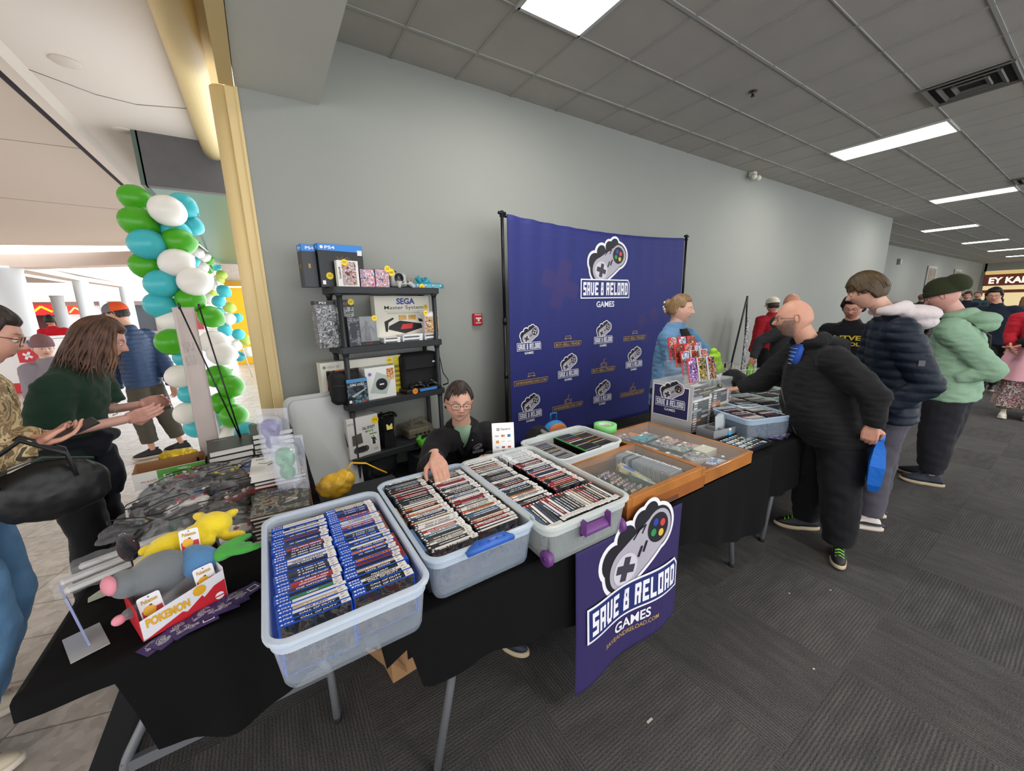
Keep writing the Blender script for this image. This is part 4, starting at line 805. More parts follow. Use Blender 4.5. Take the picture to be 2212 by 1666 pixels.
# third shelf
def x360(m, fn, w, h):
    rect(m, fn, .04, .0, w - .09, h - .07, ART('fire_art', ['#1d1410', '#5a2c18', '#c87a2c', '#241a16', '#8a4a20'], 7), 2); rect(m, fn, w - .085, .0, w - .002, h - .01, M('print_yellow', '#d9c832', .4), 2); write(m, 'XBOX 360', fn, .05, h - .05, .10, .02, M('print_faint', '#8f8b80', .5), 3); disc(m, fn, .03, h - .04, .013, M('orb_green', '#6a8a4a', .4), 3)
    for i in range(5): rect(m, fn, w - .075, .05 + .045 * i, w - .02, .075 + .045 * i, ART('tiny_y', ['#c05a2c', '#8a9a3c', '#5a5a20'], 60), 3)
    starb(m, fn, w - .12, h - .04, .033); rect(m, fn, .06, .02, .085, .05, wi, 3)
carton('console_box', -.12, .18, .885, .71, .09, .345, (M('box_offwhite', '#d5d2c6', .5), None), 'long white console bundle box with fiery art on the third shelf', 'console box', draw=x360)
bkf = M('black_nylon', '#131315', .8, bump=(90, .3))
def softbox(name, x, y, z, w, d, h, lab, mat, cat, rz=0, extra=None, w0=True):
    o = empty(name, tuple(rk(x, y, z)), lab, cat, rz=SA + rz); m = MB(); m.box((w / 2, d / 2, h / 2), (w, d, h), mat, bev=.03); v, f = fuse(m, .009, 6); m2 = MB(); m2.add(v, f, mat, True); m2.build('bag_body', o)
    m = MB(); m.tube([(w * .02, -.004, h * .62), (w * .5, -.008, h * .60), (w * .98, -.004, h * .62)], .003, M('zip_dark', '#3a3a3c', .4), 6); m.build('zip', o)
    if extra: extra(o)
    return o
softbox('carry_bag', -.085, .04, .885, .23, .13, .27, 'black soft carry bag behind the rack post, third shelf', bkf, 'carry bag')
carton('game_box', .012, .01, .885, .17, .05, .21, (K_, ART('knight_art', ['#15171c', '#2a3038', '#3f4a54', '#6a8a94', '#1a1a1c'], 14)), 'black game box with blue top band and dark knight art', 'game box', draw=lambda m, fn, w, h: (rect(m, fn, .001, h - .03, w - .001, h - .001, M('ps3_band', '#4a86b8', .4), 2), write(m, 'DARK SOULS', fn, .03, h - .06, w - .06, .018, wi, 3), pg(m, fn, [(.03, .07), (.16, .125), (.165, .12), (.05, .055)], M('blade', '#9fb0b4', .4), 3), rect(m, fn, .01, .012, .03, .035, wi, 3), rect(m, fn, w - .035, .008, w - .015, .022, M('print_red', '#c0302c', .4), 3)))
def cubebox(m, fn, w, h):
    pg(m, fn, [(.03, .06), (.10, h - .04), (w - .03, h - .10), (w - .09, .03)], M('box_greygreen', '#aab4ae', .5), 2); disc(m, fn, w * .52, h * .45, .052, K_, 3); rect(m, fn, w * .45, h * .43, w * .6, h * .47, wi, 4); rect(m, fn, w - .075, h - .12, w - .01, h - .02, ART('donkey', ['#7a3a20', '#c9762c', '#e0c090', '#3a2418'], 40), 4); disc(m, fn, .04, h - .055, .015, M('cube_mark', '#7a6aa8', .5), 3)
carton('console_box', .185, .05, .885, .265, .16, .275, (M('box_white2', '#d9dad6', .5), None), 'white and grey console box with a black disc, third shelf', 'console box', draw=cubebox)
softbox('carry_bag', .56, .11, .885, .40, .18, .35, 'large black padded console bag on the right of the third shelf', bkf, 'carry bag', extra=lambda o: ([m_.build(n_, o) for n_, m_ in (('front_flap', MB().box((.20, -.012, .27), (.38, .03, .14), bkf, bev=.012)), ('shoulder_strap', MB().tube([(.38, .1, .33), (.43, .05, .28), (.44, .02, .12), (.48, .0, .05), (.46, -.03, .02), (.40, -.03, .012)], .012, bkf, 8, flat=.3)), ('tag', MB().box((.31, -.03, .26), (.025, .003, .015), wi)))]))
o = empty('game_console', tuple(rk(.52, .0, .885)), 'slim black game console lying flat on the third shelf', 'game console', rz=SA); m = MB(); m.box((.19, .08, .018), (.36, .16, .035), K_, bev=.005); m.build('body', o); m = MB(); fn = plane((.02, -.001, 0), (1, 0, 0), (0, 0, 1)); rect(m, fn, .12, .006, .30, .03, M('case_blue_strip', '#3f7fc4', .4), 1); starb(m, fn, .07, .02, .03, None, yso, ); m.build('front_label', o)
for i, (x, lab) in enumerate(((.66, 'black controller, left of two on the slim black console'), (.80, 'black controller, right of two on the slim black console'))): gamepad('controller', tuple(rk(x, .07, .924)), (.2, 0, SA + .3 * i), K_, K_, lab, .95, 'black controllers on the slim console')
# fourth shelf
def mw3(m, fn, w, h):
    write(m, 'CALL OF DUTY', fn, w * .46, h - .12, w * .42, .026, bi, 2, .04); write(m, 'MW3', fn, w * .55, h - .15, w * .26, .02, M('print_green2', '#5f9a3c', .4), 2, .03); pg(m, fn, [(w * .12, .11), (w * .12, h - .15), (w * .42, h - .14), (w * .45, .12)], M('print_grey2', '#5a5652', .5), 2)
    for q in (.24, .42): disc(m, fn, w * q, .065, .03, M('pad_print', '#4b4a4a', .5), 3); disc(m, fn, w * (q + .1), .065, .028, M('pad_print', '#4b4a4a', .5), 3); rect(m, fn, w * q, .06, w * (q + .1), .09, M('pad_print', '#4b4a4a', .5), 3)
    rect(m, fn, w * .68, h * .22, w * .92, h * .5, M('print_pale', '#e4e4e0', .5), 2); soldier(m, fn, w * .80, h * .24, h * .22); write(m, 'XBOX 360', fn, w * .02, h - .055, w * .2, .016, M('print_faint', '#8f8b80', .5), 2); rect(m, fn, w * .68, h * .5, w * .92, h * .53, M('print_green2', '#5f9a3c', .4), 3)
    write(m, '320', fn, w * .78, .03, w * .13, .02, M('print_faint', '#8f8b80', .5), 2); starb(m, fn, w * .90, h - .055, .036, '75')
def soldier(m, fn, cx, z, s):
    k = M('soldier', '#2e2d2c', .5); disc(m, fn, cx, z + s * .93, s * .08, k, 3, 12); pg(m, fn, [(cx - s * .16, z + s * .35), (cx - s * .2, z + s * .8), (cx + s * .2, z + s * .8), (cx + s * .15, z + s * .35)], k, 3); pg(m, fn, [(cx - s * .17, z), (cx - s * .15, z + s * .4), (cx + s * .15, z + s * .4), (cx + s * .19, z)], k, 3); line(m, fn, [(cx - s * .3, z + s * .95), (cx - s * .15, z + s * .6)], s * .07, k, 3); line(m, fn, [(cx + s * .3, z + s * .35), (cx + s * .15, z + s * .75)], s * .08, k, 3); rect(m, fn, cx - s * .22, z + s * .45, cx + s * .2, z + s * .5, M('print_green2', '#5f9a3c', .4), 4)
carton('console_box', -.02, .02, .414, .275, .19, .35, (M('box_white3', '#dcdbd8', .5), None), 'white console box with soldier print at the left of the fourth shelf', 'console box', rz=.08, draw=mw3, side=lambda m, fn, d, h: (soldier(m, fn, d * .5, .02, h * .75), rect(m, fn, d * .3, h - .04, d * .7, h - .03, M('print_faint', '#8f8b80', .5), 2)))
o = empty('game_console', tuple(rk(.30, .05, .414)), 'upright black game console with a yellow note on its side', 'game console', rz=SA); m = MB()
m.loft([[(.0, .0, z0), (.015, .20, z0), (.095, .20, z0), (.11, 0, z0), (.055, -.012, z0)] for z0 in (0, .02)] + [[(.012, .01, .15), (.02, .19, .15), (.09, .19, .15), (.098, .01, .15), (.055, 0, .15)], [(0, 0, .28), (.015, .2, .28), (.095, .2, .28), (.11, 0, .28), (.055, -.012, .28)]], K_, smooth=False); m.build('body', o)
m = MB(); m.box((.055, -.004, .20), (.055, .003, .05), M('note_yellow', '#e6de7a', .6), rot=(-.09, 0, 0)); m.build('note', o)
gamepad('controller', tuple(rk(.36, .10, .696)), (.1, 0, SA), K_, K_, 'black controller lying on top of the upright console')
crys = film('smoke_crystal', '#9a927e', .35, .1); o = empty('game_console', tuple(rk(.56, .10, .414)), 'smoky translucent game console at the right of the fourth shelf', 'game console', rz=SA); m = MB(); m.box((.14, .13, .055), (.28, .26, .095), crys, bev=.012); m.box((.14, .13, .11), (.24, .2, .012), crys, bev=.004); m.box((.14, .14, .05), (.22, .2, .05), M('circuit', '#6a6450', .5, noise_=(40, .5)), bev=.01); m.build('body', o)
m = MB(); [m.cyl((.08 + .045 * i, -.004, .04), (.08 + .045 * i, .002, .04), .013, .013, K_, 12) for i in (0, 1, 2, 3)]; m.build('controller_ports', o)
gamepad('controller', tuple(rk(.70, .2, .533)), (.2, 0, SA + .1), crys, M('pad_smoke', '#8c8468', .4), 'smoky translucent controller lying on the translucent console', 1.15)
# below the rack: dark bag, green toy things
o = empty('backpack', tuple(rk(.25, .05, .10)), 'black backpack on the lowest shelf of the rack', 'backpack', rz=SA); m = MB(); m.ell((.0, .12, .14), (.2, .14, .15), bkf); m.ell((.05, .1, .2), (.14, .12, .10), bkf); v, f = fuse(m, .012, 6, disp=lambda c, n: .012 * noise_v(c, 9)); m = MB(); m.add(v, f, bkf, True); m.build('bag_body', o)
m = MB(); m.tube([(-.1, .0, .22), (-.13, -.03, .12), (-.05, -.05, .05), (.08, -.04, .09)], .014, bkf, 8, flat=.3); m.build('strap', o)
gf = M('green_felt', '#4fae2b', .7); m = MB(); 
m.ell((0, 0, .09), (.065, .04, .07), gf, rot=(0, .2, .2)); m.tube([(-.05, 0, .1), (-.075, 0, .16), (-.05, 0, .19)], [.03, .026, .008], gf); m.tube([(.05, 0, .1), (.09, 0, .14), (.10, 0, .13)], [.03, .028, .01], gf); v, f = fuse(m, .005, 4); m = MB(); m.add(v, f, gf, True); m.build('soft_toy', label='bright green felt thing lying low behind the front left bin', cat='soft toy', loc=tuple(rk(.66, -.05, .30)))
m = MB(TR(tuple(rk(.56, -.12, 0)), (0, 0, SA))); m.box((.2, .1, .15), (.44, .3, .30), M('storage_dark', '#1c2226', .6), bev=.01); m.build('crate', label='dark crate on the floor behind the blue-handled bin', cat='crate')
m = MB(); m.ell((0, 0, 0), (.055, .04, .03), M('green_glass', '#1f7a4a', .3), nu=16, nv=8); m.ell((.03, .01, .02), (.03, .03, .025), M('green_white', '#c9dccc', .4), nu=12, nv=8); m.build('soft_toy', label='dark green and white toy beside the bright green felt', cat='soft toy', loc=tuple(rk(.87, -.05, .325)))
# rolled white tube, clear plastic lid leaning on the wall
m = MB(); m.lathe([(.05, 0), (.05, .83), (.043, .83), (.043, .7)], M('roll_paper', '#d8d6d0', .6), 20); m.build('paper_roll', label='white paper roll standing left of the shelving rack', cat='paper roll', loc=(.42, -.12, 0))
frost = film('frosted_plastic', '#dfe2e2', .55, .45); m = MB(); m.loft([rr(.50, 1.0, .06, z_, 6) for z_ in (0, .012)], frost); m.loft([rr(.44, .94, .05, .012, 6), rr(.42, .92, .05, .03, 6)], frost); m.build('translucent_lid', label='large translucent bin lid leaning behind the crosswise table', cat='bin lid', group=None).matrix_world = TR((.30, -.42, .50), (PI / 2 - .14, 0, .10))
yb = film('yellow_bag', '#efbd20', .7, .3); m = MB(); m.ell((0, 0, 0), (.085, .06, .06), yb); m.ell((.045, 0, .025), (.05, .045, .045), yb); v, f = fuse(m, .006, 1, disp=lambda c, n: .012 * abs(noise_v(c, 17)) + .008 * noise_v(c, 45)); m = MB(); m.add(v, f, yb, True); m.tube([(.05, .0, .05), (.09, 0, .10), (.16, .0, .08), (.22, 0, .03), (.26, 0, .0)], .012, yb, 8, flat=.25); m.build('plastic_bag', label='yellow plastic bag with handles behind the front left bin', cat='plastic bag', loc=(.20, -1.72, .775))
m = MB(); m.box((0, 0, -.37), (.44, .32, .70), M('storage_dark', '#1c2226', .6), bev=.01); m.build('crate', label='dark stool-high crate under the yellow plastic bag', cat='crate', loc=(.32, -1.70, .70))
# ================================================================ printed backdrop, banner, display cases
navy = M('backdrop_navy', '#22286a', .7, bump=(3, .5, (9, 1, .8))); gfaint = M('backdrop_faint', '#2f3172', .7); gpat = M('backdrop_pattern', '#332c66', .7); goldp = M('print_gold2', '#b3924e', .6); polem = M('pole_black', '#1b1b1d', .4, .5)
e = empty('backdrop_stand', (3.48, -.45, 0), 'wide navy fabric backdrop printed with controllers, hung between two poles', 'backdrop')
def bd(a, b, k=1):
    """a = world x, b = height; gentle folds hang from the top left"""
    t = (a - 2.08) / 2.82; fold = .012 * math.sin(a * 26 + .6 * math.sin(b * 2)) * max(0, (b - 1.1) / 1.4) * max(.15, 1 - t * 1.1) + .02 * math.sin(t * 3.1)
    return Vector((a - 3.48, fold - .0012 * k, b))
def top(a): t = (a - 2.08) / 2.82; return 2.505 - .05 * (1 - (2 * t - 1) ** 2) - .02 * t
m = MB(); m.sheet(lambda u, v: bd(2.08 + 2.82 * u, .15 + (top(2.08 + 2.82 * u) - .15) * v, 0), 150, 40, navy, .002); m.build('fabric', e)
m = MB(); m.tube([bd(2.02 + 2.96 * i / 40, top(2.08 + 2.82 * i / 40) - .012, -14) for i in range(41)], .014, polem, 10); m.build('crossbar', e); m = MB(); m.tube([bd(2.05 + 2.9 * i / 20, .17, -14) for i in range(21)], .014, polem, 8); m.build('crossbar', e)
for s, x in ((-1, 2.03), (1, 4.94)):
    m = MB(); m.tube([(x - 3.48, .005, .03), (x - 3.48, .005, 1.5)], .019, polem, 12); m.tube([(x - 3.48, .005, 1.5), (x - 3.48, .005, 2.53)], .0155, polem, 12)
    for z in (.42, .95, 1.5): m.cyl((x - 3.48, .005, z - .03), (x - 3.48, .005, z + .03), .023, .023, polem, 12)
    m.cyl((x - 3.52, .005, 2.51), (x - 3.44, .005, 2.51), .014, .014, polem, 10)
    for q in (-1, 1): m.tube([(x - 3.48, .005, .06), (x - 3.48 , q * .28, .012)], .012, polem, 8)
    m.build('pole', e)
m = MB(); PA = FLAT
ring = [(2.72 + .42 * math.cos(2 * PI * i / 60), 1.85 + .42 * math.sin(2 * PI * i / 60)) for i in range(61)]; line(m, PA, ring, .006, gfaint, .6)
for a in (0, PI / 2):
    c_, s_ = math.cos(a - .35), math.sin(a - .35); q = [(-.26, -.085), (-.09, -.085), (.09, -.085), (.26, -.085), (.26, .085), (.09, .085), (-.09, .085), (-.26, .085)]; pg(m, PA, [(2.76 + x * c_ - y * s_, 1.86 + x * s_ + y * c_) for x, y in q], gpat, .5 + a * .1)
for x, z, r_ in ((4.35, 1.5, .08), (4.12, 1.42, .08), (4.2, 1.2, .07), (4.45, 1.9, .05)): disc(m, PA, x, z, r_, gpat, .5)
line(m, PA, [(2.09, 2.36), (4.88, 2.34)], .006, gfaint, .6)
mapped(m, bd, .03).build('background_print', e)
m = MB(); logo(m, PA, 3.45, 1.71, .81, 1); mapped(m, bd, .03).build('main_logo', e)
for i, (x, z) in enumerate(((2.32, 1.185), (3.43, 1.18), (2.875, .83), (4.0, .825), (2.325, .44), (3.44, .45), (4.55, 1.185 - .72))): m = MB(); logo(m, PA, x, z, .315, 1, mono=True, simple=True); mapped(m, bd, .04).build('small_logo', e)
def tag_box(x, z, w, txt, kind):
    m = MB(); ol = [(0, 0), (w - .02, 0), (w, .02), (w, .055), (0, .055)]; fn = lambda a, b, k=1: PA(x + a, z + b, k); pg(m, fn, ol, goldp, 1); pg(m, fn, [(.005, .005), (w - .022, .005), (w - .006, .021), (w - .006, .05), (.005, .05)], M('plate_navy', '#1a1d45', .7), 2); write(m, txt, fn, .02, .013, w - .045, .028, goldp, 3, .02)
    c = w / 2
    if kind == 0: pts = [(-.05, .02), (-.035, .06), (0, .055), (.035, .06), (.05, .02), (.03, .03), (-.03, .03), (-.05, .02)]; line(m, fn, [(c + a, .06 + b) for a, b in pts], .005, goldp, 3)
    else: line(m, fn, [(c + a, .065 + b) for a, b in ((-.05, 0), (.05, 0), (.05, .045), (-.05, .045), (-.05, 0))], .005, goldp, 3); line(m, fn, [(c - .03, .11), (c + .01, .13), (c - .005, .15), (c + .03, .165)], .004, goldp, 3)
    for a in (-.03, .03): disc(m, fn, c + a, .087, .008, goldp, 3, 8)
    mapped(m, bd, .04).build('website_plate', e)
tag_box(2.67, 1.185, .40, 'BUY~SELL~TRADE', 0); tag_box(3.79, 1.18, .41, 'BUY~SELL~TRADE', 0); tag_box(3.25, .825, .40, 'BUY~SELL~TRADE', 1); tag_box(2.12, .82, .455, 'SAVEANDRELOAD.COM', 0); tag_box(2.64, .455, .47, 'SAVEANDRELOAD.COM', 1); tag_box(3.77, .45, .455, 'SAVEANDRELOAD.COM', 1); tag_box(4.4, .825, .4, 'BUY~SELL~TRADE', 0)
# banner on the table front
purp = M('banner_purple', '#2a2054', .75, bump=(5, .5, (6, 1, 1)))
def bn(a, b, k=1):
    dz = max(0, (.73 - b)); return Vector((a, -2.787 - .012 * math.sin(a * 14 + 1.2) * min(1, dz * 3) - .0013 * k - .015 * dz, b))
e2 = empty('banner', (0, 0, 0), 'purple cloth banner with the controller logo hanging from the table front', 'banner')
m = MB(); m.sheet(lambda u, v: bn(.868 + .657 * u - .01 * (1 - v), (.135 - .03 * (1 - u) + .02 * u * u) * (1 - v) + .738 * v, 0), 40, 40, purp, .002); m.build('fabric', e2)
m = MB(); logo(m, FLAT, 1.205, .325, .585, 1, peak=False); mapped(m, bn, .02).build('logo_print', e2); m = MB(); write(m, 'SAVEANDRELOAD.COM', FLAT, 1.04, .215, .33, .022, goldp, 1, .01); mapped(m, bn, .02).build('website_print', e2)
# wooden display cases
oak = M('oak_varnish', '#a5692f', .35, noise_=(6, .25), coat=.3); oakd = M('oak_dark', '#8d5226', .4, noise_=(6, .2)); oin = M('case_lining', '#6b4432', .7, noise_=(10, .35)); glass = film('case_glass', '#e8f4f2', .04, .03, 1)
def wcase(name, x0, y0, x1, y1, z0, h, fr, lab, two=True, mat=oak):
    e = empty(name, ((x0 + x1) / 2, (y0 + y1) / 2, z0), lab, 'display case', 'wooden display cases'); w, d = x1 - x0, y1 - y0; t = .014
    m = MB(); m.box((0, 0, .004), (w, d, .008), oin)
    for s in (-1, 1): m.box((s * (w / 2 - t / 2), 0, h * .5 - .006), (t, d, h - .012), mat if not two else oakd); m.box((0, s * (d / 2 - t / 2), h * .5 - .006), (w - 2 * t, t, h - .012), mat if not two else oakd)
    m.build('box', e); m = MB(); zf = h - (.022 if two else .008)
    hh = .044 if two else .016
    for s in (-1, 1): m.box((s * (w / 2 + .002 - fr / 2), 0, h - hh / 2), (fr, d + .006, hh), mat, bev=.002); m.box((0, s * (d / 2 + .002 - fr / 2), h - hh / 2), (w - 2 * fr, fr, hh), mat, bev=.002)
    m.build('lid_frame', e); m = MB(); m.box((0, 0, h - .004), (w - 2 * fr + .004, d - 2 * fr + .004, .003), glass); m.build('glass_pane', e)
    if two: m = MB(); m.box((.02, -d / 2 - .001, .022), (.10, .004, .02), M('latch_brown', '#5a3a24', .6), bev=.001); m.build('finger_pull', e)
    return e
wcase('display_case', 1.17, -2.765, 1.732, -2.335, .742, .112, .028, 'nearer wooden display case with a glass lid, of grey cartridges')
wcase('display_case', 1.752, -2.755, 2.215, -2.055, .742, .078, .018, 'farther wooden display case with a glass lid, of boxed games', two=False)
# ================================================================ stock on the tables
rs = random.Random(31)
# grey cartridges in the nearer display case
cg = M('cartridge_grey', '#8d9096', .45); cd_ = M('cartridge_dark', '#26272b', .45)
def cart_mesh(mt):
    m = MB(); m.box((0, 0, .045), (.105, .0115, .09), mt, bev=.002); m.box((0, 0, .0925), (.09, .008, .006), mt)
    for s in (-1, 1): m.box((-.02 + .0, s * .006, .05), (.05, .0006, .06), artg)
    o = m.build('tmp'); d = o.data; bpy.data.objects.remove(o); return d
CM = [cart_mesh(cg), cart_mesh(cd_)]; cst = MB().box((.042, 0, .0962), (.016, .012, .001), stk); _o = cst.build('tmp'); CST = _o.data; bpy.data.objects.remove(_o)
for i in range(23):
    dk = i in (16, 19); o = bpy.data.objects.new('game_cartridge', CM[1 if dk else 0]); COL.objects.link(o); o.location = (1.592 + .0012 * (22 - i) - .03 + rs.uniform(-.003, .003), -2.722 + .0140 * i, .752); o.rotation_euler = (-.22, 0, .04)
    tag(o, '%s game cartridge standing in the nearer display case, %s from the front' % ('black' if dk else 'grey', ordn(i)), 'cartridge', 'cartridges in the nearer display case'); c = bpy.data.objects.new('price_sticker', CST); COL.objects.link(c); c.parent = o
A_ = [art1, art2, art3, art4, ART('cover_art_5', ['#d9c98a', '#3f6fa0', '#e8e0c8', '#7a9a5a', '#c0603a'], 22), ART('cover_art_6', ['#8fb4c8', '#e8e4d8', '#5f8a6a', '#c86a4a', '#f0eee6'], 20), ART('cover_teal', ['#1f7f8c', '#2f98a0', '#155a68', '#49a8ac'], 12)]
def gbox(loc, d, rot, body, art, lab, group, st=True, name='game_box', head=None):
    o = empty(name, loc, lab, 'game box', group, rot=rot); m = MB(); m.box((0, 0, d[2] / 2), d, body, bev=.001); m.build('box', o)
    fn = plane((-d[0] / 2, -d[1] / 2, d[2]), (1, 0, 0), (0, 1, 0), .0005); m = MB(); rect(m, fn, .004, .004, d[0] - .004, d[1] - .004, art, 1)
    if head: rect(m, fn, .01, d[1] * .55, d[0] - .01, d[1] * .9, head, 2)
    m.build('cover', o)
    if st: m = MB(); rect(m, fn, d[0] * .7, d[1] * .75, d[0] * .95, d[1] * .92, stk, 3); m.build('price_sticker', o)
    return o
cr = M('box_creamy', '#cfc398', .5); dg = M('box_greenish', '#2f5a44', .5)
g = 'boxed games in the nearer display case'
gbox((1.535, -2.475, .765), (.115, .155, .022), (.3, .15, .75), M('box_ochre', '#b08c3c', .5), A_[4], 'ochre game box lying under the tilted boxes, nearer display case', g)
gbox((1.50, -2.525, .78), (.115, .16, .026), (.35, .2, .75), cr, A_[4], 'cream and blue game box tilted on the pile, nearer display case', g, head=M('print_blue2', '#2f66b0', .4))
gbox((1.485, -2.60, .77), (.115, .16, .026), (.35, .2, .75), dg, A_[5], 'pale blue game box at the front of the tilted pile, nearer display case', g)
gbox((1.44, -2.635, .755), (.1, .12, .02), (.1, 0, .5), M('box_yellow2', '#c9a23c', .5), A_[0], 'yellow game box at the front of the nearer display case', g)
gbox((1.40, -2.70, .755), (.12, .09, .018), (0, .05, .2), M('box_bluegrey', '#6f8fa8', .5), A_[5], 'pale grey game box in the front left corner, nearer display case', g)
for i in range(9): gbox((1.36 + .012 * (i % 3), -2.40 - .028 * i, .755), (.10, .022, .06), (.9, 0, .15), K_, A_[i % 4], '%s small dark cartridge from the back, left side of the nearer display case' % ORD[i].replace('nearest', 'first'), 'small cartridges in the nearer display case', False)
gbox((1.43, -2.51, .757), (.07, .06, .03), (0, 0, .3), K_, cd_, 'black cartridge lying in the middle of the nearer display case', g)
g = 'boxed games in the farther display case'
L2 = [((1.99, -2.115), (.10, .14, .030), .2, M('box_redb', '#8c2f24', .5), ART('art_fire2', ['#c8502a', '#e0a03c', '#7a2a20', '#2a1a1a'], 24), 'red and orange game box at the back'), ((1.955, -2.215), (.13, .11, .045), .1, K_, A_[6], 'teal covered game box near the back'),
      ((1.90, -2.13), (.09, .12, .04), .0, M('box_wine', '#5a2530', .5), art3, 'dark wine game box in the back left corner'), ((2.09, -2.16), (.11, .13, .02), .1, K_, artg, 'black game box in the back right corner'),
      ((1.985, -2.335), (.10, .13, .035), .1, K_, artg, 'black and grey game box in the middle'), ((2.10, -2.31), (.11, .12, .03), .0, M('box_redb', '#8c2f24', .5), art1, 'pink and brown game box in the middle'), ((1.995, -2.46), (.12, .10, .045), .05, M('box_darkg', '#2c332f', .5), ART('art_forest', ['#2f3f36', '#6f7f76', '#b8bfb4', '#20261f'], 20), 'dark green game box with white lettering in the middle'),
      ((2.11, -2.44), (.10, .11, .03), .2, M('box_tan', '#a8977a', .5), art1, 'tan game box in the middle'), ((2.10, -2.545), (.12, .085, .045), .05, M('box_cream2', '#c8c4b0', .5), M('box_cream2', '#c8c4b0', .5), 'thick cream game box near the front'), ((1.985, -2.565), (.13, .10, .035), -.4, M('box_wt', '#c9c9c5', .5), artg, 'grey and white game box near the front'),
      ((2.02, -2.665), (.12, .10, .022), .35, M('box_redw', '#a83c34', .5), ART('art_blue2', ['#e4e6ea', '#2c5aa0', '#c9d4e0', '#8a9ab0'], 24), 'white and blue game case at the front'), ((2.12, -2.68), (.11, .09, .016), .5, M('box_brown3', '#4a3a34', .5), M('box_brown3', '#4a3a34', .5), 'dark brown game box in the front right corner'), ((1.86, -2.32), (.1, .12, .03), .1, K_, art2, 'dark game box against the left side'), ((1.87, -2.48), (.1, .12, .03), 0, K_, artg, 'black game box against the left side, farther forward')]
for (x, y), d, rz, b, a, lab in L2: gbox((x, y, .7505), d, (0, 0, rz), b, a, lab + ' of the farther display case', g)
# clear display cabinet of cartridges with its sign
ac = film('acrylic', '#eef4f8', .06, .06, .8); grp = M('acrylic_grey', '#b9b9bb', .4); e = empty('display_cabinet', (2.405, -1.935, ZT), 'clear acrylic cabinet full of cartridges, with a navy logo sign on its side', 'display cabinet', rz=.04)
m = MB(); m.box((0, -.16, .17), (.008, .32, .34), grp); m.box((.27, -.16, .004), (.54, .32, .008), grp); m.build('white_panels', e)
m = MB(); m.box((.27, -.318, .17), (.54, .005, .34), ac); m.box((.27, -.002, .17), (.54, .005, .34), ac); m.box((.538, -.16, .17), (.005, .32, .34), ac); m.box((.27, -.16, .338), (.54, .32, .005), ac)
m.build('acrylic_panels', e); m = MB(); m.lathe([(.014, 0), (.014, .02), (.006, .024)], M('lock_metal', '#8a8676', .3, 1), 14, T=TR((.33, -.321, .30), (PI / 2, 0, 0))); m.box((.53, -.323, .30), (.012, .006, .03), K_); m.build('lock', e)
m = MB(); fn = plane((-.0045, -.012, .085), (0, -1, 0), (0, 0, 1), .0008); rect(m, fn, 0, 0, .285, .235, wi, 1); rect(m, fn, .006, .006, .279, .229, M('sign_navy', '#252352', .5), 2); m.build('sign_panel', e)
m = MB(); logo(m, fn, .143, .075, .235, 3, mono=False, simple=True); m.build('sign_logo', e)
hs = M('holder_clear', '#dfe8ee', .3)
for j in range(6):
    for c in range(3):
        for i in range(15):
            if rs.random() < .05: continue
            z = .012 + .040 * j; x = .03 + .165 * c; mt = rs.choice([cd_, cg, SPC[1], SPC[0], SPC[3], SPC[8]]); REST.box((x + .075, -.30 + .0195 * i, z + .019), (.15, .0175, .036), mt, T=TR((2.405, -1.935, ZT), (0, 0, .04)))
            fnq = (lambda Q, x=x, i=i, z=z: (lambda a, b, k=1: Q @ Vector((x + a, -.31 + .0195 * i - .001 * k, z + b))))(TR((2.405, -1.935, ZT), (0, 0, .04)))
            if i == 0 or j == 5: pass
# spine pattern seen through the front panel: labelled ends in rows
for c in range(4):
    for j in range(13):
        y0 = -.313; x = .02 + .128 * c; z = .012 + .0185 * j; w = .12; Q = TR((2.405, -1.935, ZT), (0, 0, .04))
        if c % 2: REST.box((x + w / 2, y0 + .004, z + .009), (w, .008, .016), rs.choice([cd_, SPC[1], SPC[0], cg, SPC[8], SPC[3]]), T=Q); REST.box((x + w * .8, y0 - .0005, z + .009), (w * .22, .001, .013), stk, T=Q)
        else: REST.box((x + w / 2, y0 + .004, z + .009), (w, .008, .016), rs.choice([SPC[0], SPC[5], SPC[1], SPC[10], SPC[6]]), T=Q); REST.box((x + w * .3, y0 - .0005, z + .009), (w * .35, .001, .011), rs.choice([stk, SPC[1], SPC[10]]), T=Q)
